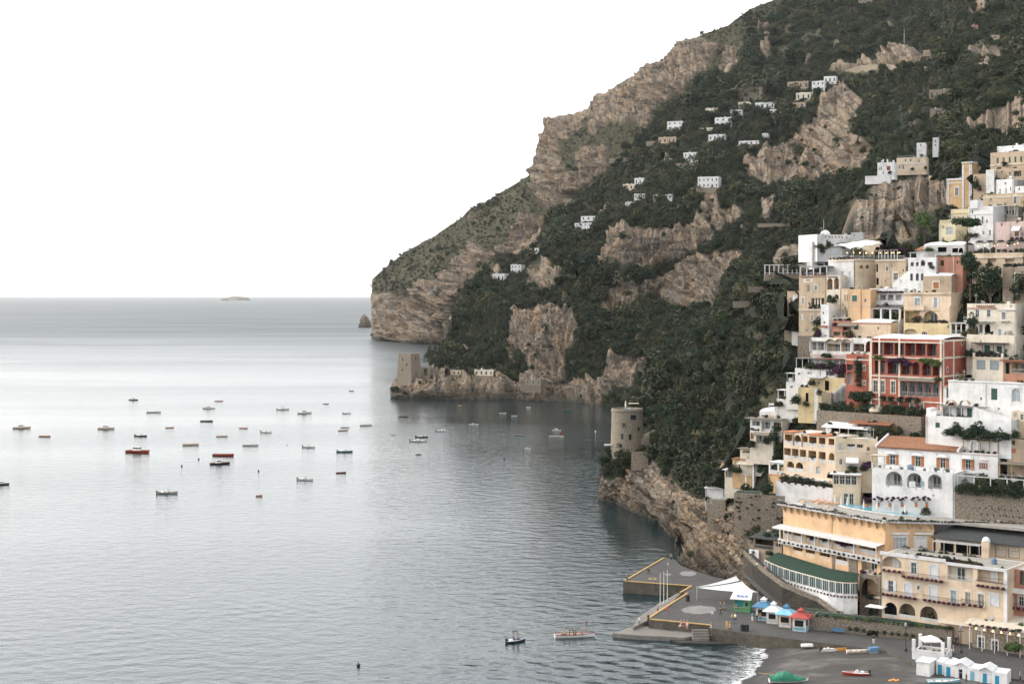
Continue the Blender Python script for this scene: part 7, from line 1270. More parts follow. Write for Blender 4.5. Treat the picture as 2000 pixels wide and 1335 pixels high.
parasol('parasol', 'large open white parasol over the gazebo terrace', on(GZ, GZ.W * .5, 2.2, GZ.H), 2.9, 2.3, 'canvas_white')
for i, (x, y) in enumerate(((1624, 981), (1631, 985), (1643, 988), (1655, 990), (1687, 996), (1713, 999), (1745, 1003), (1768, 1004))):
    parasol('folded_parasol', '%s folded white parasol along the pool deck' % ('first', 'second', 'third', 'fourth', 'fifth', 'sixth', 'seventh', 'last')[i] + ' from the left', deck(x, y + 4, zp), 2.6, .2, 'canvas_white', False, 'folded parasols by the pool')
parasol('folded_parasol', 'folded white parasol in the dark garden beside the cliff chalet', P(1457, 949, dT(1457, 949) - 4), 2.8, .2, 'canvas_white', False)
# beach cabins
CL = [(1062, 908, 905, 1020), (1150, 940, 925, 1060), (1285, 975, 950, 1090), (1410, 1000, 965, 1110), (1540, 1020, 985, 1130), (1665, 1050, 1005, 1139)]
b = Bld('beach_hut', 'plain white block hut at the left end of the blue door cabins', 'K12', 832, 975, 905, 1055, 34, 'whitewash', 5, d=dsea(1320, 2.1), ext=1.0, par=.1, cat='hut', xs=1050); b.box('roof_slab', -.15, b.W + .15, -.15, b.D, b.H + .003, b.H + .12, 'roof_white'); b.done()
dn = [('turquoise blue door', 'door_blue'), ('bright blue door', 'door_blue'), ('open dark doorway', 'dark_inside'), ('painted light blue door', 'painted_lightblue'), ('blue door beside a gabled top', 'door_blue'), ('blue door at the right end', 'door_blue')]
for i, (x, dcx) in enumerate(zip((1050, 1135, 1250, 1385, 1520, 1650), (1087, 1180, 1312, 1440, 1575, 1708))):
    x1 = (1133, 1248, 1383, 1518, 1648, 1815)[i]; yb = 1030 + 24 * i
    b = Bld('beach_cabin', 'white beach cabin with %s, number %s of the row' % (dn[i][0], ('one', 'two', 'three', 'four', 'five', 'six')[i]), 'K12', x, x1, yb - 135, yb + 10, 30, 'whitewash', 3.5, d=dsea(1130 + (yb + 10) / 5.556, 2.1), ext=.8, cat='cabin', roof='gable' if i in (2, 4) else 'flat', par=.1, roofmat='roof_white', group='beach cabins with blue doors')
    b.win(dcx, yb - 48, 46, 108, sh=None if i == 2 else dn[i][1], glass='dark_inside', frame='frame_white', bars=0, name='door'); b.done()
for a, l in ((0, 'left'), (1, 'right')):
    o = thing('stair_wall', '%s curved white stair wall beside the gazebo terrace' % l, 'stairs', on(GZ, GZ.W + 1.5 + 2.2 * a, -1.0, 0)); m = MB(); rows = []
    for k in range(9): t = k / 8; rows.append([(t * 3.2, -t * 2.6, .2 + GZ.H * (1 - t * t) ), (t * 3.2, -t * 2.6, -.5)])
    m.grid(rows); m.grid([[(p[0] + .35, p[1] + .1, p[2]) for p in r] for r in rows]); m.grid([[r[0], (r[0][0] + .35, r[0][1] + .1, r[0][2])] for r in rows]); m.build('parapet', 'whitewash', o)
# ------------------------------------------------------------------ towers, villas on the mountain, trees, boats, people
def dsurf(layer, px, py):
    Ld = LAYERS[layer]; c = int(np.clip(round((px - Ld['PX'][0, 0]) / Ld['step']), 0, Ld['PX'].shape[1] - 1)); X = Ld['X'][:, c]; row = HZ - (X[:, 2] - H) / X[:, 1] * F
    return float(X[np.argmin(np.abs(row - py)), 1])
# round tower
BL += [(1190, 1260, 790, 866, 476, .8), (776, 824, 688, 738, 952, .8)]
d = 474.0; base = P(1225, 866, d); r = thing('round_tower', 'round grey stone watchtower on the near headland above the sea cliff', 'tower', base); hh = P(1225, 797, d).z - base.z; rr = 31 / F * d
m = MB(); m.lathe([(rr * 1.06, -8), (rr * 1.04, 0), (rr, hh * .5), (rr * .98, hh - .9), (rr * 1.02, hh - .8), (rr * 1.02, hh - .55), (rr * .98, hh - .5), (rr * .98, hh), (rr * .88, hh), (rr * .88, hh - .9), (.1, hh - .9)], 40); m.build('wall', 'pale_stone', r)
for x, y, w, h in ((1232, 812, .9, 1.5), (1237, 812, .9, 1.5), (1216, 827, .9, 1.4), (1213, 849, .9, 1.8), (1228, 850, .9, 1.8), (1245, 835, .7, 1.2)):
    s = (x - 1225) / 31; yy = -math.sqrt(max(0, 1 - s * s)) * rr * 1.0; zz = (866 - y) / F * d; m = MB(); m.box(-w / 2, w / 2, -.12, .4, -h / 2, h / 2); o = m.build('window', 'glass', r); o.location = (s * rr, yy - .02, zz); o.rotation_euler = (0, 0, math.asin(s)); m = MB(); m.box(-w / 2 - .15, w / 2 + .15, -.14, .3, -h / 2 - .25, -h / 2); m.box(-w / 2 - .15, w / 2 + .15, -.14, .3, h / 2, h / 2 + .2); m.build('sill', 'pale_stone', o)
for i in range(7): m = MB(); m.box(-.5, .5, -.3, .3, 0, rnd.uniform(.5, 1.3)); o = m.build('roof_furniture', ('frame_white', 'greywhite', 'painted_lightblue')[i % 3], r); o.location = (rnd.uniform(-.6, .6) * rr, rnd.uniform(-.6, .3) * rr, hh - .85)
m = MB(); m.tube((-.1 * rr, 0, hh - .9), (-.1 * rr, 0, hh + 2.4), .12); m.lathe([(.3, hh + .6), (.2, hh + 2.2), (.03, hh + 2.7)], 8, -.1 * rr, 0); m.build('folded_parasol', 'canvas_white', r); m = MB(); m.box(rr * .1, rr * .75, -.2, 2.2, hh + 1.5, hh + 1.6); m.build('roof_canopy', 'canvas_cream', r)
m = MB(); m.prism([(rr * .7, -3.5), (rr + 4, -3.0), (rr + 4, 2), (rr * .5, 2)], -6, [1.5, 4.5, 4.5, 1.5]); m.build('stair_ramp', 'pale_stone', r); m = MB(); m.box(-rr - 2.4, -rr * .4, -2, 0, -.5, -.1); m.build('ledge', 'greywhite', r)
b = Bld('stone_ruin', 'ruined stone wall on the cliff below the round tower', 'PX', 1233, 1266, 884, 912, 10, 'pale_stone', 4, fwd=2.0, ext=1, cat='ruin', par=.3, roofmat='green_felt'); b.win(1262, 886, 5, 7, glass='frame_brown'); b.done()
# square tower
d = 948.0; base = P(799, 737, d); r = thing('square_tower', 'square battered stone watchtower on the low far promontory', 'tower', base, R(-32)); hh = P(799, 690, d).z - base.z; a, c = 6.1, 5.0
m = MB(); m.v += [(-a, -a, -5), (a, -a, -5), (a, a, -5), (-a, a, -5), (-c, -c, hh), (c, -c, hh), (c, c, hh), (-c, c, hh), (-c + .6, -c + .6, hh), (c - .6, -c + .6, hh), (c - .6, c - .6, hh), (-c + .6, c - .6, hh), (-c + .6, -c + .6, hh - .8), (c - .6, -c + .6, hh - .8), (c - .6, c - .6, hh - .8), (-c + .6, c - .6, hh - .8)]
m.f += [(0, 1, 5, 4), (1, 2, 6, 5), (2, 3, 7, 6), (3, 0, 4, 7), (4, 5, 9, 8), (5, 6, 10, 9), (6, 7, 11, 10), (7, 4, 8, 11), (8, 9, 13, 12), (9, 10, 14, 13), (10, 11, 15, 14), (11, 8, 12, 15), (12, 13, 14, 15)]; m.mi += [0] * 13; m.build('wall', 'pale_stone', r)
for u, z in ((-1.5, hh * .72), (-1.5, hh * .28), (2.0, hh * .5)): q = a + (c - a) * (z + 5) / (hh + 5); m = MB(); m.box(u - .45, u + .45, -q - .06, -q + .3, z, z + 1.6); m.build('window', 'glass', r)
for u, z in ((0, hh * .75), (0, hh * .1)): q = a + (c - a) * (z + 5) / (hh + 5); m = MB(); m.box(q - .3, q + .06, u - .45, u + .45, z, z + 1.6); m.build('window', 'glass', r)
b = Bld('arch_bridge', 'small pale arched wall right of the square tower', 'Z5', 388, 430, 990, 1040, 20, 'pale_stone', 3, d=950, ext=3, par=.1, cat='wall'); b.loggia(407, 1015, 16, 30, 2.5, True, rail=None, inner='glass_pale', back=None); b.done()
def villa(name, label, crop, xl, xr, yt, yb, yaw=22, wall='whitewash', wins=3, roof='flat', floors=1, fwd=5, ext=5, layer='mountain_slope', dep=9, lower=None):
    k = CROPS[crop]; dd_ = dsurf(layer, k[0] + (xl + xr) / 2 / k[2], k[1] + yb / k[2]) - fwd
    b = Bld(name, label, crop, xl, xr, yt, yb, yaw, wall, dep, d=dd_, roof=roof, ext=ext, cat='villa', par=.5, group='villas scattered over the mountain'); w = (xr - xl) / wins; h = (yb - yt) / floors
    for f in range(floors):
        b.lock((xl + xr) / 2, yt + h * (f + .52), h * (.42 if floors > 1 else .5))
        for i in range(wins): b.win(xl + w * (i + .5), 0, w * rnd.uniform(.28, .42), 0, glass='glass', bars=0, name='window' if rnd.random() < .75 else 'door')
    b.lock()
    if lower: b.box('terrace', -.8, b.W + .8, -2.2, -.01, 0, b.Z(yb, (xl + xr) / 2) + .4, lower)
    if rnd.random() < .5: chimney(b, b.W * .3, 3, b.H - .4, 1.2, .7)
    b.done(); return b
V = [('Z4', 665, 742, 590, 637, 4, 2, 'whitewash', 'pale_stone', 'white two storey villa on a stone terrace, upper of the central pair'), ('Z4', 720, 812, 685, 735, 5, 2, 'whitewash', 'pale_stone', 'white villa with five window bays on a cliff top, lower of the central pair'), ('Z4', 475, 526, 692, 722, 3, 1, 'whitewash', 'white', 'white cube villa left of the central pair'), ('Z4', 430, 480, 716, 742, 2, 1, 'cream', None, 'small cream outhouse below left of the white cube villa'), ('Z4', 474, 524, 752, 795, 3, 2, 'whitewash', 'white', 'white villa with vaulted top below the cube villa'), ('Z4', 546, 630, 756, 780, 4, 1, 'whitewash', None, 'long low white house right of the vaulted villa'), ('Z4', 440, 478, 788, 802, 2, 1, 'whitewash', None, 'tiny white shed beneath the vaulted villa'),
 ('Z4', 763, 838, 522, 552, 4, 1, 'whitewash', 'pale_stone', 'white bungalow in the trees above the central pair'), ('Z4', 567, 645, 532, 562, 4, 1, 'beige', 'pale_stone', 'beige house left of the white bungalow'), ('Z4', 602, 670, 470, 505, 3, 2, 'whitewash', 'white', 'white stepped house higher up left below the grey cliffs'), ('Z4', 752, 806, 420, 448, 3, 1, 'ivory', 'pale_stone', 'ivory house with terrace below the stone terrace house'), ('Z4', 788, 862, 455, 492, 3, 2, 'whitewash', None, 'white double house under the ivory house'), ('Z4', 728, 786, 497, 518, 3, 1, 'ivory', None, 'low ivory house under the white double house'), ('Z4', 944, 1032, 396, 428, 4, 1, 'whitewash', 'pale_stone', 'white broad house with arched front in the upper hamlet'), ('Z4', 850, 905, 425, 462, 2, 2, 'greywhite', 'stone_wall', 'grey white house left of the broad hamlet house'), ('Z4', 880, 930, 395, 425, 3, 1, 'ivory', None, 'ivory house tucked between hamlet houses'),
 ('Z4', 845, 985, 335, 402, 4, 2, 'pale_stone', 'stone_wall', 'big stone terrace house at the top left of the hamlet'), ('Z4', 1070, 1165, 315, 348, 4, 1, 'tan', 'pale_stone', 'tan house with dark windows at the top of the hamlet'), ('Z4', 1168, 1225, 312, 355, 3, 2, 'whitewash', None, 'white house with white awnings at the hamlet right end'), ('Z4', 1215, 1270, 295, 325, 3, 1, 'whitewash', None, 'long white terrace house topping the hamlet'), ('Z4', 1000, 1085, 425, 442, 4, 1, 'whitewash', 'greywhite', 'low white terrace below the broad hamlet house'), ('Z4', 1105, 1172, 358, 392, 3, 1, 'ivory', 'pale_stone', 'sloping ivory house along the cliff edge road'), ('Z4', 1090, 1150, 398, 420, 2, 1, 'beige', None, 'small beige house at the top of the big cliff'), ('Z4', 880, 970, 548, 566, 4, 1, 'whitewash', 'pale_stone', 'thin white terrace wall house over the brown bank'), ('Z4', 975, 1000, 518, 545, 2, 1, 'whitewash', None, 'tiny white house by the big cliff edge'), ('Z4', 592, 622, 618, 632, 2, 1, 'whitewash', None, 'tiny white roof left of the central pair'),
 ('Z5', 1125, 1205, 288, 310, 3, 1, 'whitewash', None, 'white upper house of the pair on the wooded spur'), ('Z5', 1095, 1185, 318, 358, 4, 2, 'whitewash', 'pale_stone', 'white lower house of the pair on the wooded spur'), ('Z5', 800, 855, 512, 552, 3, 2, 'whitewash', None, 'white angular house on the wooded point'), ('Z5', 716, 778, 552, 602, 3, 1, 'whitewash', 'white', 'white round windowed house at the tip of the wooded point'), ('Z5', 912, 938, 436, 460, 1, 1, 'whitewash', None, 'tiny white house alone on the dark wooded slope'), ('Z5', 505, 575, 1003, 1030, 3, 1, 'cream', 'pale_stone', 'cream house with flat roof on the low promontory'), ('Z5', 628, 728, 1000, 1034, 4, 1, 'ivory', 'pale_stone', 'ivory house with arches on the low promontory'), ('Z5', 865, 950, 1045, 1075, 3, 1, 'pale_stone', 'stone_wall', 'stone boathouse by the water in the cove'),
 ('Z4', 1622, 1740, 345, 378, 5, 1, 'pale_stone', None, 'long stone house with overgrown walls on the right upper slope'), ('Z4', 1628, 1702, 420, 447, 1, 1, 'pale_stone', None, 'square stone terrace wall under the overgrown house'), ('Z4', 1350, 1412, -12, 26, 3, 2, 'pale_stone', None, 'grey stone tower house at the top edge of the picture'), ('Z4', 1792, 1822, 96, 112, 1, 1, 'salmon', None, 'tiny reddish hut high on the right slope'), ('Z4', 1866, 1908, 136, 152, 1, 1, 'tan', None, 'small tan ruin high on the right slope'), ('Z4', 690, 722, 382, 392, 1, 1, 'whitewash', None, 'tiny white wall under the grey cliffs')]
for (cr, xl, xr, yt, yb, w, f, mat, low, lab) in V: villa('villa', lab, cr, xl + (xr - xl) * .06, xr - (xr - xl) * .06, yt + (yb - yt) * .1, yb, 22, mat, w, floors=f, lower=low)
# terrace walls and road
def bank(label, crop, xl, xr, yt, yb, yaw=18, mat='pale_stone', layer='mountain_slope', fwd=1.5, name='terrace_wall', dep=2.5):
    k = CROPS[crop]; b = Bld(name, label, crop, xl, xr, yt, yb, yaw, mat, dep, d=dsurf(layer, k[0] + (xl + xr) / 2 / k[2], k[1] + yb / k[2]) - fwd, ext=.8, cat='wall', par=.1, roofmat='green_felt', group='dry stone terrace walls'); b.done(); return b
for i, (x0, x1, y0, y1, l) in enumerate(((1431, 1492, 588, 596, 'lower stone terrace wall on the green bank left of town'), (1461, 1532, 559, 566, 'upper stone terrace wall below the white colonnade'))): bank(l, 'PX', x0, x1, y0, y1, 10, layer='town_hillside', fwd=2)
for i, (x0, x1, y0, y1, l) in enumerate(((1262, 1312, 275, 283, 'stone terrace wall left of the white bungalow'), (1320, 1362, 318, 330, 'stone terrace wall under the upper central villa'), (1190, 1240, 308, 316, 'rock terrace wall under the far grey cliff'), (1100, 1128, 388, 396, 'stone wall with flat top on the wooded spur'), (1060, 1118, 536, 542, 'short wall above the banded rock'), (1480, 1540, 436, 441, 'pale path wall across the dark gully'))): bank(l, 'PX', x0, x1, y0, y1)
pr = [(1628, 150), (1650, 139), (1680, 130), (1720, 128), (1790, 131), (1860, 128), (1930, 125), (2012, 121)]
root = empty('coast_road', (0, 0, 0)); tag(root, 'coast road with pale guard wall cutting across the upper right slope', 'road', kind='structure'); w = [P(x, y, dsurf('mountain_slope', x, y) - 4) for x, y in pr]
m = MB(); m.grid([[p for p in w], [p + Vector((1, 7, .1)) for p in w]]); m.build('roadway', 'paving', root)
for a, c in zip(w, w[1:]): m = MB(); m.prism([(a.x, a.y), (c.x, c.y), (c.x, c.y + .6), (a.x, a.y + .6)], [a.z - 5, c.z - 5, c.z - 5, a.z - 5], [a.z + 1, c.z + 1, c.z + 1, a.z + 1]); m.build('guard_wall', 'pale_stone', root)
for x, y0, y1, lay, l in ((1766, 84, 54, 'mountain_slope', 'thin pale utility pole on the upper grassy slope'), (1609, 452, 428, 'mountain_slope', 'pale utility pole left of the domed house'), (1541, 437, 413, 'mountain_slope', 'thin pole beside the pale path wall')):
    d = dsurf(lay, x, y0) - 3; p = P(x, y0 + 4, d); h = (y0 + 4 - y1) / F * d; r = thing('utility_pole', l, 'pole', p, 0, 'utility poles'); m = MB(); m.tube((0, 0, 0), (0, 0, h), .22, .14, 6); m.build('pole', 'greywhite', r); m = MB(); m.box(-.9, .9, -.08, .08, h - .8, h - .6); m.build('crossarm', 'iron', r)
# trees one can tell apart
def tree(name, label, px, py, d, rad, key, th, zs=1.0, group=None, lean=0.0):
    p = P(px, py, d); r = thing(name, label, 'tree', p, 0, group); R_ = rad / F * d; t = th / F * d; m = MB(); m.tube((0, 0, -1.5), (lean * .4, 0, t * .6), max(.12, R_ * .09), max(.09, R_ * .07), 7)
    m.tube((lean * .4, 0, t * .6), (lean, 0, t + R_ * .6), max(.09, R_ * .07), .05, 6)
    for i in range(5): a = i * 1.26; m.tube((lean * .6, 0, t * .7), (lean + R_ * .6 * math.cos(a), R_ * .6 * math.sin(a), t + R_ * .55), .06 + R_ * .02, .03, 5)
    m.build('trunk', 'bark', r); o = bpy.data.objects.new('crown', PLANTS[key]); link(o, r); o.location = (lean, 0, t); o.rotation_euler = (0, 0, rnd.uniform(0, 6.28)); o.scale = (R_, R_, R_ * zs); return r
tree('umbrella_pine', 'dark umbrella pine with flat crown and bare trunk above the salmon house', 1889, 492, dT(1889, 492) - 9, 29, 'pine', 26, 1.0, lean=.0)
tree('round_tree', 'bright green round tree below the cliff beside the crenellated house', 1806, 476, dT(1806, 476) - 3, 20, 'bright', 22, 1.25)
tree('garden_tree', 'big dark round tree above the pale retaining wall at the cliff edge', 1499, 985, dT(1499, 985) - 3, 17, 'tree0', 12, 1.25)
tree('garden_tree', 'dark bushy tree under the brown weathered house', 1935, 590, dT(1935, 590) - 3, 26, 'tree1', 14, 1.3); tree('garden_tree', 'tall dark tree filling the gap right of the orange niche house', 1895, 575, dT(1895, 575) - 3, 20, 'tree2', 20, 1.9); tree('garden_tree', 'dark tree behind the red hotel side wall', 1900, 660, dT(1900, 660) - 3, 12, 'tree0', 14, 1.6)
tree('shore_pine', 'pine leaning over the cliff left of the round tower', 1197, 795, 500, 13, 'tree2', 12, .9); tree('shore_pine', 'flat topped pine near the square tower', 857, 705, 965, 11, 'pine', 8, .9)
tree('garden_tree', 'dark tree beside the colonnade at the left edge of the upper town', 1534, 612, dT(1534, 612) - 4, 17, 'tree2', 14, 1.5)
tree('garden_tree', 'dark tree between the two small white houses above the cliff villa', 1812, 292, 608, 13, 'tree1', 10, 1.2)
spots = []
r_ = np.random.default_rng(21); zone = [(1215, 840), (1260, 770), (1310, 705), (1400, 640), (1470, 600), (1530, 585), (1540, 690), (1480, 760), (1440, 850), (1400, 890), (1330, 880), (1270, 880)]
while len(spots) < 60:
    x, y = r_.uniform(1205, 1550), r_.uniform(575, 890)
    if inpoly(np.array([x]), np.array([y]), zone)[0] and all(abs(x - a) + abs(y - c) * 1.6 > 19 for a, c in spots): spots.append((x, y))
ORD = 'first second third fourth fifth sixth seventh eighth ninth tenth eleventh twelfth thirteenth fourteenth fifteenth sixteenth'.split()
spots.sort(key=lambda s: s[1]); nm = ['olive tree', 'oak', 'carob tree']
for i, (x, y) in enumerate(spots):
    k = r_.integers(0, 8); key = ('tree0', 'tree1', 'tree2', 'bush1', 'bush3', 'bush4', 'tree0', 'tree2')[k]
    rw = sorted(spots[i // 12 * 12:i // 12 * 12 + 12]); tree('hillside_tree', '%s evergreen from the left in the %s band of the hillside wood' % (ORD[rw.index((x, y))], ('top', 'second', 'middle', 'fourth', 'lowest')[i // 12]), x, y + 14, dsurf('town_hillside', x, y + 10) - 1, r_.uniform(13, 21), key, r_.uniform(7, 12), r_.uniform(.9, 1.3), 'evergreen trees on the hillside left of town')
# boats
plain('hull_white', (.74, .73, .70), .35); plain('hull_red', (.36, .045, .025), .4); plain('hull_dark', (.03, .035, .045), .4); plain('hull_cream', (.62, .50, .38), .45); plain('hull_salmon', (.52, .27, .20), .5); plain('hull_teal', (.03, .16, .15), .45); plain('hull_maroon', (.16, .025, .025), .45); plain('hull_grey', (.33, .34, .35), .45); plain('deck_wood', (.30, .17, .08), .6); plain('deck_pale', (.55, .50, .43), .6); plain('tarp_green', (.02, .16, .09), .7); plain('tarp_blue', (.10, .20, .33), .7); plain('orange_plastic', (.70, .30, .06), .5)
def hull(L, B, h, draft=.18, n=14, fine=.0):
    secs = []
    for i in range(n + 1):
        t = i / n; x = -L / 2 + L * t; bw = B / 2 * (1 - max(0, (t - .35) / .65) ** 2.4) * (.80 + .20 * min(1, t / .3)); sh = h * (.82 + .5 * max(0, t - .3) ** 1.6 + .1 * max(0, .2 - t)); rake = L * .05 * max(0, t - .8) / .2
        secs.append([(x + rake, -bw, sh), (x + rake * .6, -bw * .92, h * .35), (x, -bw * .62, -draft * .6), (x, 0, -draft), (x, bw * .62, -draft * .6), (x + rake * .6, bw * .92, h * .35), (x + rake, bw, sh)])
    return secs
def boat(label, pos, L, hm, dm='deck_pale', kind='row', yaw=0.0, gun=None, name='moored_boat', group=None, cat='boat'):
    r = thing(name, label, cat, pos, yaw, group); B, h = L * .31, max(.45, L * .095); S = hull(L, B, h)
    m = MB(); m.grid(S); m.poly(list(reversed(S[0]))); m.build('hull', hm, r, smooth=False)
    m = MB(); dk = [[(s[0][0], s[0][1] * .93, s[0][2] - h * .35), (s[6][0], s[6][1] * .93, s[6][2] - h * .35)] for s in S]; m.grid(dk); m.build('deck', dm, r)
    m = MB()
    for q in (0, 6):
        for a, c in zip(S, S[1:]): m.tube(a[q], c[q], max(.035, L * .009), None, 4, False)
    m.build('gunwale', gun or 'deck_wood', r); z = h * .5
    if kind in ('row', 'cabin', 'people'):
        for t in (-.28, -.02, .2): m = MB(); m.box(L * t - .13, L * t + .13, -B * .42, B * .42, z, z + .07); m.build('thwart', 'deck_wood', r)
    if kind == 'cabin':
        m = MB(); x0, x1 = -L * .18, L * .12; zt = h + L * .13; m.prism([(x0, -B * .3), (x1, -B * .27), (x1, B * .27), (x0, B * .3)], z + .08, zt); c = m.build('cabin', 'hull_white', r); m = MB(); m.box(x1 + .005, x1 + .03, -B * .22, B * .22, zt - L * .06, zt - .06); m.build('windscreen', 'glass', c)
        for sg in (-1, 1): m = MB(); m.box(x0 + .2, x1 - .2, sg * B * .305 - .01, sg * B * .305 + .01, zt - L * .055, zt - .08); m.build('window', 'glass', c)
        m = MB(); m.tube((x0 + .3, 0, zt), (x0 + .3, 0, zt + L * .12), .03); m.build('mast', 'rail_white', r)
    if kind in ('motor', 'bimini'):
        m = MB(); m.box(-L * .08, L * .04, -B * .2, B * .2, z, h + L * .08); c = m.build('console', 'hull_white', r); m = MB(); m.prism([(L * .03, -B * .2), (L * .06, -B * .2), (L * .06, B * .2), (L * .03, B * .2)], h + L * .08, h + L * .12); m.build('windscreen', 'glass', c)
        m = MB(); m.box(-L * .5 - .25, -L * .5 + .12, -.2, .2, 0, h + .45); m.build('outboard_motor', 'rubber', r); m = MB(); m.box(-L * .3, -L * .18, -B * .35, B * .35, z, z + .35); m.build('seat', 'hull_white', r)
        m = MB(); m.prism([(L * .16, -B * .36), (L * .42, -B * .1), (L * .42, B * .1), (L * .16, B * .36)], h * .6, h * 1.02); m.build('foredeck', hm, r)
    if kind == 'bimini':
        for sg in (-1, 1):
            for x in (-L * .12, L * .12): m = MB(); m.tube((x, sg * B * .4, h * .8), (x, sg * B * .38, h + 1.6), .03, None, 5); m.build('canopy_pole', 'iron', r)
        m = MB(); m.grid([[(-L * .16 + L * .32 * i / 6, -B * .42 + B * .84 * j / 4, h + 1.6 + .12 * math.sin(math.pi * i / 6)) for i in range(7)] for j in range(5)]); m.build('sun_canopy', 'canvas_black', r)
    return r
MOOR = 'boats moored in the bay'
def sea_boat(label, crop, cx, cy, lpx, hm, kind, dm='deck_pale', yaw=None, gun=None):
    k = CROPS[crop]; px, py = k[0] + cx / k[2], k[1] + cy / k[2]; d = dsea(py, 0); L = lpx / k[2] / F * d; yw = rnd.uniform(-.35, .35) if yaw is None else yaw
    return boat(label, P(px, py, d), L / max(.6, math.cos(yw)), hm, dm, kind, yw, gun, group=MOOR)
Wh, Cr, Sa, Dk, Gr = 'hull_white', 'hull_cream', 'hull_salmon', 'hull_dark', 'hull_grey'
for a in [('dark boat with small cabin, topmost on the left', 745, 146, 52, Dk, 'cabin'), ('salmon rowing boat at the top of the middle group', 1220, 153, 45, Sa, 'row'), ('white cabin cruiser below the salmon rowing boat', 1165, 194, 66, Wh, 'cabin'), ('long plain white boat left of the white cabin cruiser', 857, 216, 75, Wh, 'row'), ('white boat with dark figures standing amidships', 1578, 200, 62, Wh, 'bimini'), ('white boat with low reddish cabin right of the standing figures', 1697, 221, 75, Wh, 'cabin', 'deck_wood'), ('tiny grey dinghy at the top right of the moorings', 1818, 168, 32, Gr, 'row'), ('small white boat at the right end of the top row', 1935, 221, 42, Wh, 'motor'), ('dark blue open boat below the white cabin cruiser', 1152, 265, 68, Dk, 'row'), ('cream boat with mast, farthest left in full view', 120, 304, 90, Cr, 'cabin'), ('cream cabin boat in the left half, alone in its row', 592, 308, 90, Cr, 'cabin'), ('small pinkish rowing boat right of the cream cabin boat', 947, 301, 46, Sa, 'row'), ('short salmon boat in the centre beside a white motorboat', 1358, 304, 46, Sa, 'row', 'deck_wood'), ('white motorboat right of the short salmon boat', 1485, 327, 62, Wh, 'motor'), ('brown trimmed white rowing boat, upper of a close pair', 1925, 300, 48, Wh, 'row', 'deck_wood'), ('cream rowing boat, lower of a close pair', 1913, 317, 52, Cr, 'row'), ('low salmon and white boat at the far left', 250, 350, 67, Sa, 'row', 'hull_white'), ('dark motorboat just above the big red boat', 785, 348, 70, Dk, 'motor'), ('small cream rowing boat above the second red boat', 1237, 350, 60, Cr, 'row'), ('long cream rowing boat left of centre', 1063, 398, 85, Cr, 'row'), ('long white and brown rowing boat in the centre', 1397, 401, 84, Wh, 'row', 'deck_wood'), ('white outboard boat right of the long rowing boats', 1722, 410, 70, Wh, 'motor'), ('largest red wooden boat with white cabin', 768, 437, 132, 'hull_red', 'cabin'), ('red open wooden boat without mast', 1245, 456, 116, 'hull_red', 'row'), ('black and white cabin boat just below the red open boat', 1225, 503, 102, 'hull_dark', 'cabin', 'deck_pale'), ('dark teal motorboat in the right middle', 1923, 436, 84, 'hull_teal', 'motor'), ('small maroon boat alone below the teal motorboat', 1902, 553, 52, 'hull_maroon', 'row'), ('pale inflatable motorboat with raised bow', 1702, 592, 88, Wh, 'motor'), ('dark boat cut by the left picture edge', 5, 617, 90, Dk, 'cabin'), ('grey speedboat with dark driver seat, lowest of the moored boats', 932, 667, 112, Gr, 'motor'), ('tiny pink dinghy low in the middle of the bay', 1445, 682, 34, Sa, 'row'), ('small dark launch far out below the islet row', 1960, 96, 26, Dk, 'row')]: sea_boat(a[0], 'Z6', *a[1:6], *(a[6:7]))
for a in [('white rowing boat with red trim left of the cove mouth', 48, 337, 78, Wh, 'row', 'hull_red'), ('small dark boat drifting near the square tower point', 290, 279, 56, Dk, 'row'), ('tiny white dinghy left of the paired motorboats', 228, 401, 35, Wh, 'row'), ('white motorboat in front of a dark one', 390, 441, 110, Wh, 'motor'), ('dark motorboat behind the white one', 412, 413, 78, Dk, 'motor'), ('long white motorboat at the cove mouth', 545, 374, 82, Wh, 'motor'), ('slim white launch behind the long white motorboat', 592, 357, 62, Wh, 'row'), ('white boat turned towards the dark water', 748, 332, 66, Wh, 'motor'), ('tiny grey dinghy alone in front of the cove', 390, 527, 34, Gr, 'row'), ('white boat on the dark water, left of a pair', 940, 256, 44, Wh, 'row'), ('small white boat on the dark water, right of a pair', 1015, 274, 38, Wh, 'row'), ('tiny white and red boat deep in the cove', 1107, 219, 28, Wh, 'row', 'hull_red'), ('teal and white boat near the inner cove rocks', 1360, 236, 64, 'hull_teal', 'row', 'hull_white'), ('short white cabin boat near the round tower', 1290, 368, 58, Wh, 'cabin'), ('tiny red dinghy between two white boats', 1320, 386, 22, 'hull_red', 'row'), ('long white open boat near the round tower', 1287, 410, 92, Wh, 'row'), ('grey brown boat half hidden on dark water', 1050, 403, 76, Gr, 'row', 'deck_wood'), ('small white speedboat nearest the round tower cliff', 1100, 489, 44, Wh, 'motor'), ('yellowish work boat under the promontory', 658, 206, 28, 'yellow', 'row'), ('white boat moored against the cove rocks', 1333, 170, 58, Wh, 'row')]: sea_boat(a[0], 'Z7', *a[1:6], *(a[6:7]))
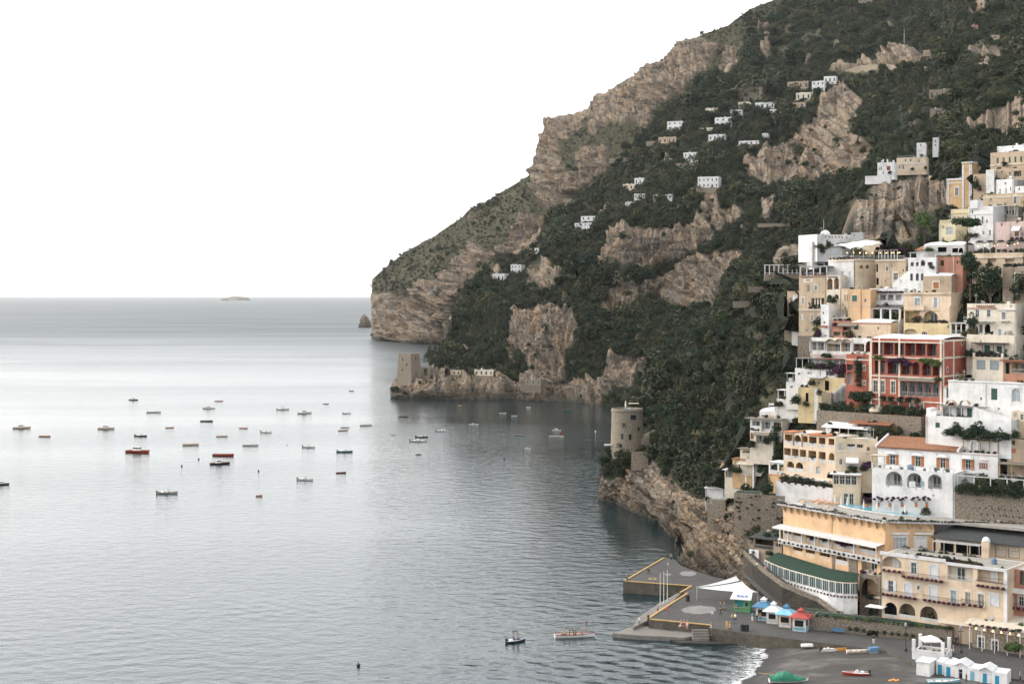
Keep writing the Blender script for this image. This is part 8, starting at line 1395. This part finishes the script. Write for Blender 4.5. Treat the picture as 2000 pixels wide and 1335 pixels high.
for i, (x, y) in enumerate(((355, 910), (388, 897), (700, 1300), (560, 868), (505, 920), (1242, 888), (1163, 843), (985, 897))):
    r = thing('mooring_buoy', ('small dark buoy left of the lower speedboat', 'small buoy under the big red boat', 'black buoy near the bottom edge', 'small buoy between white boats', 'small buoy above the pink dinghy', 'orange buoy by the round tower cliff', 'white buoy on the dark cove water', 'dark buoy in front of the cove')[i], 'buoy', P(x, y, dsea(y)), 0, 'mooring buoys'); m = MB(); m.lathe([(.12, -.2), (.34, .05), (.34, .3), (.14, .5), (.05, .7)], 10); m.build('float', ('rubber', 'rubber', 'rubber', 'hull_white', 'rubber', 'orange_plastic', 'hull_white', 'rubber')[i], r); m = MB(); m.tube((0, 0, .7), (0, 0, .85), .04); m.build('ring', 'iron', r)
def near_boat(label, cx0, cx1, cy, *a, **k):
    x0, x1 = 960 + cx0 / 7.143, 960 + cx1 / 7.143; py = 1190 + cy / 7.143; d = dsea(py); return boat(label, P((x0 + x1) / 2, py, d), (x1 - x0) / F * d / math.cos(k.get('yaw', 0)), *a, **k)
NB1 = near_boat('small black boat with sun canopy heading out from the pier', 205, 465, 448, 'hull_dark', 'hull_white', 'bimini', yaw=math.pi + .45, gun='hull_white', name='motorboat'); NB2 = near_boat('white wooden passenger boat with red gunwale and bow mast', 880, 1425, 378, 'hull_white', 'deck_wood', 'row', yaw=.12, gun='hull_maroon', name='passenger_boat')
m = MB(); m.tube((2.3, 0, .7), (2.3, 0, 3.1), .04); m.build('mast', 'deck_wood', NB2); m = MB(); m.quad((2.3, .0, 3.0), (2.3, .0, 2.65), (2.75, .1, 2.6), (2.75, .1, 2.95)); m.build('flag', 'painted_red', NB2)
# beached boats and gear
def beach_z(px, py):
    for z in np.arange(2.0, -.2, -.02):
        p = Q(px, py, z); s = p.x - np.interp(p.y, dd, ww); zz = 2.3 * (1 - math.exp(-max(s, 0) / 10.))
        if z <= zz: return z
    return 0.0
def ground_boat(label, cx, cy, lpx, *a, lift=.12, **k):
    px, py = 1430 + cx / 5.405, 1230 + cy / 5.405; z = beach_z(px, py); p = Q(px, py, z); return boat(label, p + Vector((0, 0, lift)), lpx / 5.405 / F * p.y, *a, name='beached_boat', group='boats pulled up on the beach', **k)
o = ground_boat('white upturned rowing boat by the promenade edge', 803, 190, 152, 'hull_white', 'hull_white', 'none', lift=.75); o.rotation_euler = (math.pi, 0, .1)
ground_boat('white inflatable with dark motor next to the upturned boat', 1018, 226, 168, 'hull_white', 'hull_grey', 'motor', yaw=.15); ground_boat('orange and white canoe in the boat stack', 1160, 215, 96, 'orange_plastic', 'hull_white', 'none', yaw=.05); ground_boat('large cream wooden boat in the middle of the boat stack', 1320, 238, 226, 'hull_cream', 'hull_white', 'row', yaw=.06, gun='hull_white'); ground_boat('white dinghy behind the large cream boat', 1392, 188, 120, 'hull_white', 'deck_pale', 'row', yaw=.0); ground_boat('small boat under blue cover behind the canoe', 1255, 180, 84, 'tarp_blue', 'tarp_blue', 'none', yaw=.0); ground_boat('red and white speedboat lying alone on the sand', 1310, 474, 268, 'hull_red', 'hull_white', 'motor', yaw=math.pi - .12, gun='hull_white'); ground_boat('pale blue boat with mast in front of the beach cabins', 2290 - 60, 590 - 30, 330, 'painted_lightblue', 'hull_white', 'row', yaw=.05, gun='hull_white')
o = ground_boat('boat wrapped in a green tarpaulin at the bottom edge', 590, 545, 400, 'hull_white', 'deck_pale', 'none', yaw=.02); L = 400 / 5.405 / F * o.location.y; m = MB(); rows = []
for i in range(19):
    t = i / 18; x = -L * .5 + L * t * 1.0; bw = L * .18 * (1 - max(0, (t - .5) / .5) ** 2.5) * (.75 + .25 * min(1, t * 4)) + .05; top = .95 + .9 * math.exp(-((t - .42) / .22) ** 2) - .25 * t; rows.append([(x, bw * math.cos(math.pi * j / 10) * (1.05 + .05 * math.sin(5 * j + i)), .35 + (top - .35 + .08 * math.sin(i * 2.1 + j)) * math.sin(math.pi * j / 10) ** .7) for j in range(11)])
m.grid(rows); m.build('tarpaulin', 'tarp_green', o)
r = thing('covered_crate', 'blue covered crate at the right end of the boat stack', 'crate', Q(1706, 1273, beach_z(1706, 1273)), .1, None); m = MB(); m.prism([(-.9, -.6), (.9, -.6), (.9, .6), (-.9, .6)], 0, [.9, 1.1, 1.0, .85]); m.build('cover', 'tarp_blue', r); m = MB(); m.box(-.95, .95, -.65, .65, 0, .1); m.build('pallet', 'wood_pale', r)
m = MB(); a, c = Q(1482, 1313, .9), Q(1517, 1317, 1.2); m.tube(a, c, .05, None, 5); tag(m.build('mooring_rope', 'yellow_paint'), 'yellow rope running from the green tarpaulin boat to the water', 'rope')
for i in range(5): x = 1738 + 4.0 * i; p = Q(x, 1331 - (i % 3), beach_z(x, 1331)); m = MB(); m.lathe([(.1, 0), (.25, .12), (.25, .3), (.1, .42)], 10); o = m.build('net_float', 'orange_plastic'); o.location = p; tag(o, '%s orange net float from the left at the bottom of the beach' % ORD[i], 'float', 'orange net floats on the sand')
# people
plain('skin', (.42, .26, .18), .6); plain('hair', (.05, .035, .025), .7)
CL_ = {}
for n_, c_ in dict(white=(.70, .69, .67), black=(.025, .025, .03), red=(.45, .05, .05), blue=(.06, .12, .28), grey=(.22, .22, .23), yellow=(.62, .42, .08), teal=(.05, .24, .28), pink=(.6, .3, .33), khaki=(.32, .27, .18)).items(): plain('cloth_' + n_, c_, .85)
def person_mesh(pose):
    J = {'pelvis': (0, 0, .95), 'waist': (0, 0, 1.12), 'chest': (0, -.01, 1.32), 'neck': (0, 0, 1.5), 'head': (0, -.02, 1.62), 'top': (0, -.01, 1.74)}
    for s, n in ((-1, 'l'), (1, 'r')):
        J['sh' + n] = (.19 * s, 0, 1.42); J['el' + n] = (.25 * s, .02, 1.14); J['wr' + n] = (.24 * s, -.08, .9); J['ha' + n] = (.23 * s, -.1, .8)
        J['hip' + n] = (.1 * s, 0, .9); J['kn' + n] = (.11 * s, -.02, .5); J['an' + n] = (.11 * s, .02, .09); J['to' + n] = (.12 * s, -.14, .04)
    if pose == 'walk':
        for n, q in (('l', 1), ('r', -1)): J['kn' + n] = (J['kn' + n][0], -.16 * q, .52); J['an' + n] = (J['an' + n][0], -.26 * q + .05, .1 if q > 0 else .16); J['to' + n] = (J['to' + n][0], -.42 * q + .02 if q > 0 else .12, .05); J['wr' + n] = (J['wr' + n][0], .22 * q, .95); J['ha' + n] = (J['ha' + n][0], .26 * q, .87)
    if pose == 'sit':
        for k in list(J):
            x, y, z = J[k]; J[k] = (x, y, z - .47) if not k.startswith(('kn', 'an', 'to')) else J[k]
        for n in 'lr': x = J['kn' + n][0]; J['kn' + n] = (x, -.42, .47); J['an' + n] = (x, -.44, .08); J['to' + n] = (x, -.6, .04); J['wr' + n] = (x * 1.3, -.28, .56); J['ha' + n] = (x * 1.2, -.36, .54)
    names = list(J); E = [('pelvis', 'waist'), ('waist', 'chest'), ('chest', 'neck'), ('neck', 'head'), ('head', 'top')]
    for n in 'lr': E += [('chest', 'sh' + n), ('sh' + n, 'el' + n), ('el' + n, 'wr' + n), ('wr' + n, 'ha' + n), ('pelvis', 'hip' + n), ('hip' + n, 'kn' + n), ('kn' + n, 'an' + n), ('an' + n, 'to' + n)]
    rad = {'pelvis': .15, 'waist': .13, 'chest': .16, 'neck': .06, 'head': .105, 'top': .07, 'sh': .075, 'el': .05, 'wr': .036, 'ha': .04, 'hip': .1, 'kn': .065, 'an': .045, 'to': .04}
    me = bpy.data.meshes.new('person_' + pose); me.from_pydata([J[k] for k in names], [(names.index(a), names.index(c)) for a, c in E], [])
    o = bpy.data.objects.new('tmp', me); C.objects.link(o); sk = o.modifiers.new('s', 'SKIN')
    for i, k in enumerate(names): q = rad.get(k, rad.get(k[:-1], .06)); me.skin_vertices[0].data[i].radius = (q, q * (.75 if k in ('chest', 'waist', 'pelvis') else 1))
    me.skin_vertices[0].data[0].use_root = True; sb = o.modifiers.new('u', 'SUBSURF'); sb.levels = 1; sb.render_levels = 1
    out = bpy.data.meshes.new_from_object(o.evaluated_get(bpy.context.evaluated_depsgraph_get())); bpy.data.objects.remove(o)
    cat = lambda a, c: 0 if 'to' == c[:2] else (1 if a[:3] == 'hip' or a[:2] == 'kn' or c[:3] == 'hip' else (3 if a == 'head' and c == 'top' else (0 if a == 'neck' or a[:2] in ('el', 'wr') else 2)))
    seg = [(Vector(J[a]), Vector(J[c]), cat(a, c)) for a, c in E]; out.materials.clear()
    for mname in ('skin', 'cloth_blue', 'cloth_white', 'hair'): out.materials.append(MATS[mname])
    for p in out.polygons:
        best = min(seg, key=lambda s: (p.center - (s[0] + (s[1] - s[0]) * max(0, min(1, (p.center - s[0]).dot(s[1] - s[0]) / max(1e-6, (s[1] - s[0]).length_squared))))).length); p.material_index = best[2]; p.use_smooth = True
    return out
PM = {k: person_mesh(k) for k in ('stand', 'walk', 'sit')}
def person(label, pos, pose, shirt, legs, rz=None, group=None, sc=1.0):
    o = bpy.data.objects.new('person', PM[pose]); link(o); o.location = pos; o.rotation_euler = (0, 0, rnd.uniform(0, 6.28) if rz is None else rz); o.scale = (sc,) * 3; tag(o, label, 'person', group)
    if pose == 'sit' and group == 'people on the waterfront':
        r = thing('stool', 'low wooden stool under the ' + ' '.join(label.replace(',', '').split()[:9]), 'stool', pos, o.rotation_euler.z, 'stools on the waterfront'); m = MB(); m.box(-.22, .22, -.22, .22, .34, .38); m.build('seat', 'wood_pale', r)
        for a in (-.18, .18):
            for c in (-.18, .18): m = MB(); m.box(a - .03, a + .03, c - .03, c + .03, 0, .34); m.build('leg', 'wood_dark', r)
    for i, mn in ((1, 'cloth_' + legs), (2, 'cloth_' + shirt)): o.material_slots[i].link = 'OBJECT'; o.material_slots[i].material = MATS[mn]
    return o
def pk(crop, cx, cy, z=ZQ): k = CROPS[crop]; return Q(k[0] + cx / k[2], k[1] + cy / k[2], z)
for l, cr, cx, cy, z, po, sh, lg in [('person in pale top walking across the pale paving ring', 'K13', 195, 612, ZQ, 'walk', 'white', 'grey'), ('dark dressed person walking below the bar', 'K13', 300, 580, ZQ, 'walk', 'black', 'black'), ('person in yellow top walking in a pair before the kiosks', 'K13', 437, 652, ZQ, 'walk', 'yellow', 'blue'), ('person in white top walking in a pair before the kiosks', 'K13', 475, 648, ZQ, 'walk', 'white', 'black'), ('person in white skirt standing by the blue roofed kiosk', 'K13', 683, 642, ZQ, 'stand', 'teal', 'white'), ('person in dark shorts standing by the blue roofed kiosk', 'K13', 740, 658, ZQ, 'stand', 'black', 'black'), ('person in khaki standing at the counter of the white kiosk', 'K13', 778, 640, ZQ, 'stand', 'khaki', 'grey'), ('person in yellow dress seated at the quay edge', 'K13', 372, 735, ZQ, 'stand', 'yellow', 'yellow'), ('person in pink seated beside the yellow dress', 'K13', 408, 738, ZQ, 'sit', 'pink', 'khaki'), ('person in white sitting at the end of the yellow kerb', 'K13', 180, 752, ZQ, 'sit', 'white', 'black'), ('dark person at the bar tables, left', 'K13', 293, 500, ZQ, 'sit', 'black', 'black'), ('person in blue at the bar tables, right', 'K13', 340, 498, ZQ, 'sit', 'blue', 'grey'), ('person in white beside the bar counter', 'K13', 485, 520, ZQ, 'stand', 'white', 'red'),
    ('dark person standing on the quay corner above the landing', 'K14', 575, 965, ZQ, 'stand', 'black', 'black'), ('person in white shirt standing on the landing ramp', 'K14', 460, 1005, 1.5, 'stand', 'white', 'blue'), ('person in red standing by the yellow quay edge', 'K14', 825, 855, ZQ, 'stand', 'red', 'red'), ('person in grey on the boat ramp', 'K14', 700, 835, 1.5, 'stand', 'grey', 'black'), ('dark person sitting at the outer pier corner', 'K14', 295, 430, ZQ, 'sit', 'black', 'blue'), ('person in white walking on the upper pier', 'K14', 830, 270, ZQ, 'walk', 'white', 'grey'), ('dark person leaning over the upper pier edge', 'K14', 578, 322, ZQ, 'sit', 'black', 'black'), ('person in pink sitting on the kerb, left of three', 'K14', 1000, 1035, ZQ, 'sit', 'pink', 'white'), ('person in red sitting on the kerb, middle of three', 'K14', 1040, 1038, ZQ, 'sit', 'red', 'khaki'), ('person in white sitting on the kerb, right of three', 'K14', 1080, 1040, ZQ, 'sit', 'white', 'pink'), ('person in grey on the far end of the upper pier', 'K14', 870, 160, ZQ, 'stand', 'grey', 'black'),
    ('person in dark top and white shorts walking along the promenade', 'K12', 370, 705, ZQ, 'walk', 'black', 'white'), ('dark person walking near the restaurant entrance', 'K12', 1262, 720, ZQ, 'walk', 'black', 'black'), ('person in blue jacket near the restaurant entrance', 'K12', 1285, 700, ZQ, 'walk', 'blue', 'black'), ('person in black standing before the beach cabins', 'K12', 1375, 1130, 2.1, 'stand', 'black', 'black'), ('person at the right edge of the promenade in grey', 'K12', 1960, 1110, ZQ, 'stand', 'grey', 'black'), ('person in red near the right cabins', 'K12', 1735, 1136, 2.1, 'stand', 'red', 'blue'), ('seated diner in red right of the gazebo', 'K12', 1200, 800, ZQ, 'sit', 'red', 'black'), ('seated diner in black right of the gazebo', 'K12', 1170, 815, ZQ, 'sit', 'black', 'grey'), ('seated diner in white right of the gazebo', 'K12', 1235, 815, ZQ, 'sit', 'white', 'blue'),
    ('person in black and white walking up the cliff walk', 'K10', 240, 890, 10.6, 'walk', 'white', 'black'), ('person in pink on the cliff walk', 'K10', 342, 938, 9.6, 'walk', 'pink', 'khaki')]: person(l, pk(cr, cx, cy, z), po, sh, lg, group='people on the waterfront')
for i, (u, sh) in enumerate(((-2.1, 'khaki'), (-1.85, 'yellow'), (-.9, 'black'), (-.1, 'blue'), (.35, 'black'), (1.5, 'red'))):
    c, s = math.cos(.12), math.sin(.12); person('passenger in %s in the white wooden boat, %s from the stern' % (sh, ('first', 'second', 'third', 'fourth', 'fifth', 'last')[i]), NB2.location + Vector((c * u, s * u, .1)), 'stand' if i in (2, 3) else 'sit', sh, 'black', rz=1.6 if i % 2 else -1.4, group='people in the wooden boat')
for i, u in enumerate((-.4, .4)): person('%s at the helm of the small black boat' % ('skipper in black', 'passenger in grey')[i], NB1.location + Vector((u, u * .4, .15)), 'sit', ('black', 'grey')[i], 'blue', rz=1.5)
# sun loungers on the pool deck
plain('lounger_orange', (.55, .22, .09), .8)
for k, row in enumerate([(1735 + 15 * i, 993.5 + 1.1 * i, 'lounger_orange', 'orange cushioned lounger by the pool under the white wall') for i in range(6)] + [(1592 + 13 * i, 980 + 2.2 * i, 'lounger_orange', 'orange cushioned lounger before the white marquee') for i in range(4)] + [(1956 + 15 * i, 1010 + 3 * j, 'canvas_white', 'white sunbed on the deck right of the black canopy bar') for j in range(4) for i in range(4)]):
    q = k if k < 6 else k - 6 if k < 10 else (k - 10) % 4; row = row[:3] + ('%s %s from the left%s' % (ORD[q], row[3].replace(' on the deck', '').replace('cushioned ', ''), '' if k < 10 else ', %s row' % ORD[(k - 10) // 4]), 'orange loungers by the pool' if k < 6 else 'orange loungers by the marquee')
    o = thing('sun_lounger', row[3], 'sun lounger', deck(row[0], row[1], zp) + Vector((0, 0, .03)), R(-60), 'orange loungers' if row[2] != 'canvas_white' else 'white sunbeds'); 
    if k < 10: o['group'] = row[4]
    m = MB(); m.box(-.32, .32, -.95, .45, .28, .38); m.build('seat', row[2], o); m = MB(); m.prism([(-.32, .46), (.32, .46), (.32, 1.0), (-.32, 1.0)], [.28, .28, .6, .6], [.38, .38, .7, .7]); m.build('backrest', row[2], o)
    for a in (-.28, .28):
        for c in (-.85, .4): m = MB(); m.box(a - .03, a + .03, c - .03, c + .03, 0, .28); m.build('leg', 'wood_pale', o)
# ------------------------------------------------------------------ the hill is cut back where houses stand in it
for nm_ in ('town_hillside', 'mountain_slope'):
    Ld = LAYERS[nm_]; me = Ld['obj'].data; V = np.empty(len(me.vertices) * 3, np.float32); me.vertices.foreach_get('co', V); V = V.reshape(-1, 3).astype(float)
    for _ in range(2):
        sx = 1000 + F * V[:, 0] / V[:, 1]; sy = HZ - F * (V[:, 2] - H) / V[:, 1]
        for (x0, x1, y0, y1, ox, oy, dx, dy) in CARVE:
            k = np.nonzero((sx > x0 - 5) & (sx < x1 + 5) & (sy > y0 - 3) & (sy < y1 + 2))[0]
            if len(k) == 0: continue
            a = (sx[k] - 1000) / F; u = (a * oy - ox) / (dx - a * dy); yp = oy + u * dy + 1.6; f = np.where((V[k, 1] < yp) & (V[k, 1] > yp - 60), yp / V[k, 1], 1.0)
            V[k, 0] *= f; V[k, 1] *= f; V[k, 2] = H + (V[k, 2] - H) * f
    me.vertices.foreach_set('co', V.astype(np.float32).ravel()); me.update(); Ld['X'] = V.reshape(*Ld['shape'], 3)[1:Ld['rows'] + 1, 4:]; Ld['D'] = Ld['X'][..., 1]
# ------------------------------------------------------------------ scrub over the folds, clear of the houses
def keep_all(px, py): return np.ones(px.shape)
scatter('far_scrub', 'thin grey-green scrub on the far headland', 'far_headland', 7000, 4.0, seed=1)
scatter('slope_scrub', 'dense dark woodland covering the mountain slope', 'mountain_slope', 16500, 9, seed=2)
scatter('hill_scrub', 'dark green maquis on the hillside beside the town', 'town_hillside', 5600, 13, keep_town, seed=3)
# ------------------------------------------------------------------ haze over the bay
m = bpy.data.materials.new('haze_air'); m.use_nodes = True; MATS['haze_air'] = m
nt = m.node_tree
for n in list(nt.nodes): nt.nodes.remove(n)
ov = nt.nodes.new('ShaderNodeOutputMaterial'); pv = nt.nodes.new('ShaderNodeVolumePrincipled')
pv.inputs['Color'].default_value = (.93, .95, .97, 1); pv.inputs['Density'].default_value = 0.000018; pv.inputs['Anisotropy'].default_value = 0.3
nt.links.new(pv.outputs[0], ov.inputs['Volume'])
mb = MB(); mb.box(-26500, 26500, -2000, 42500, -40, 560)
tag(mb.build('haze', 'haze_air'), 'thin pale evening haze over the bay', 'haze', kind='stuff')
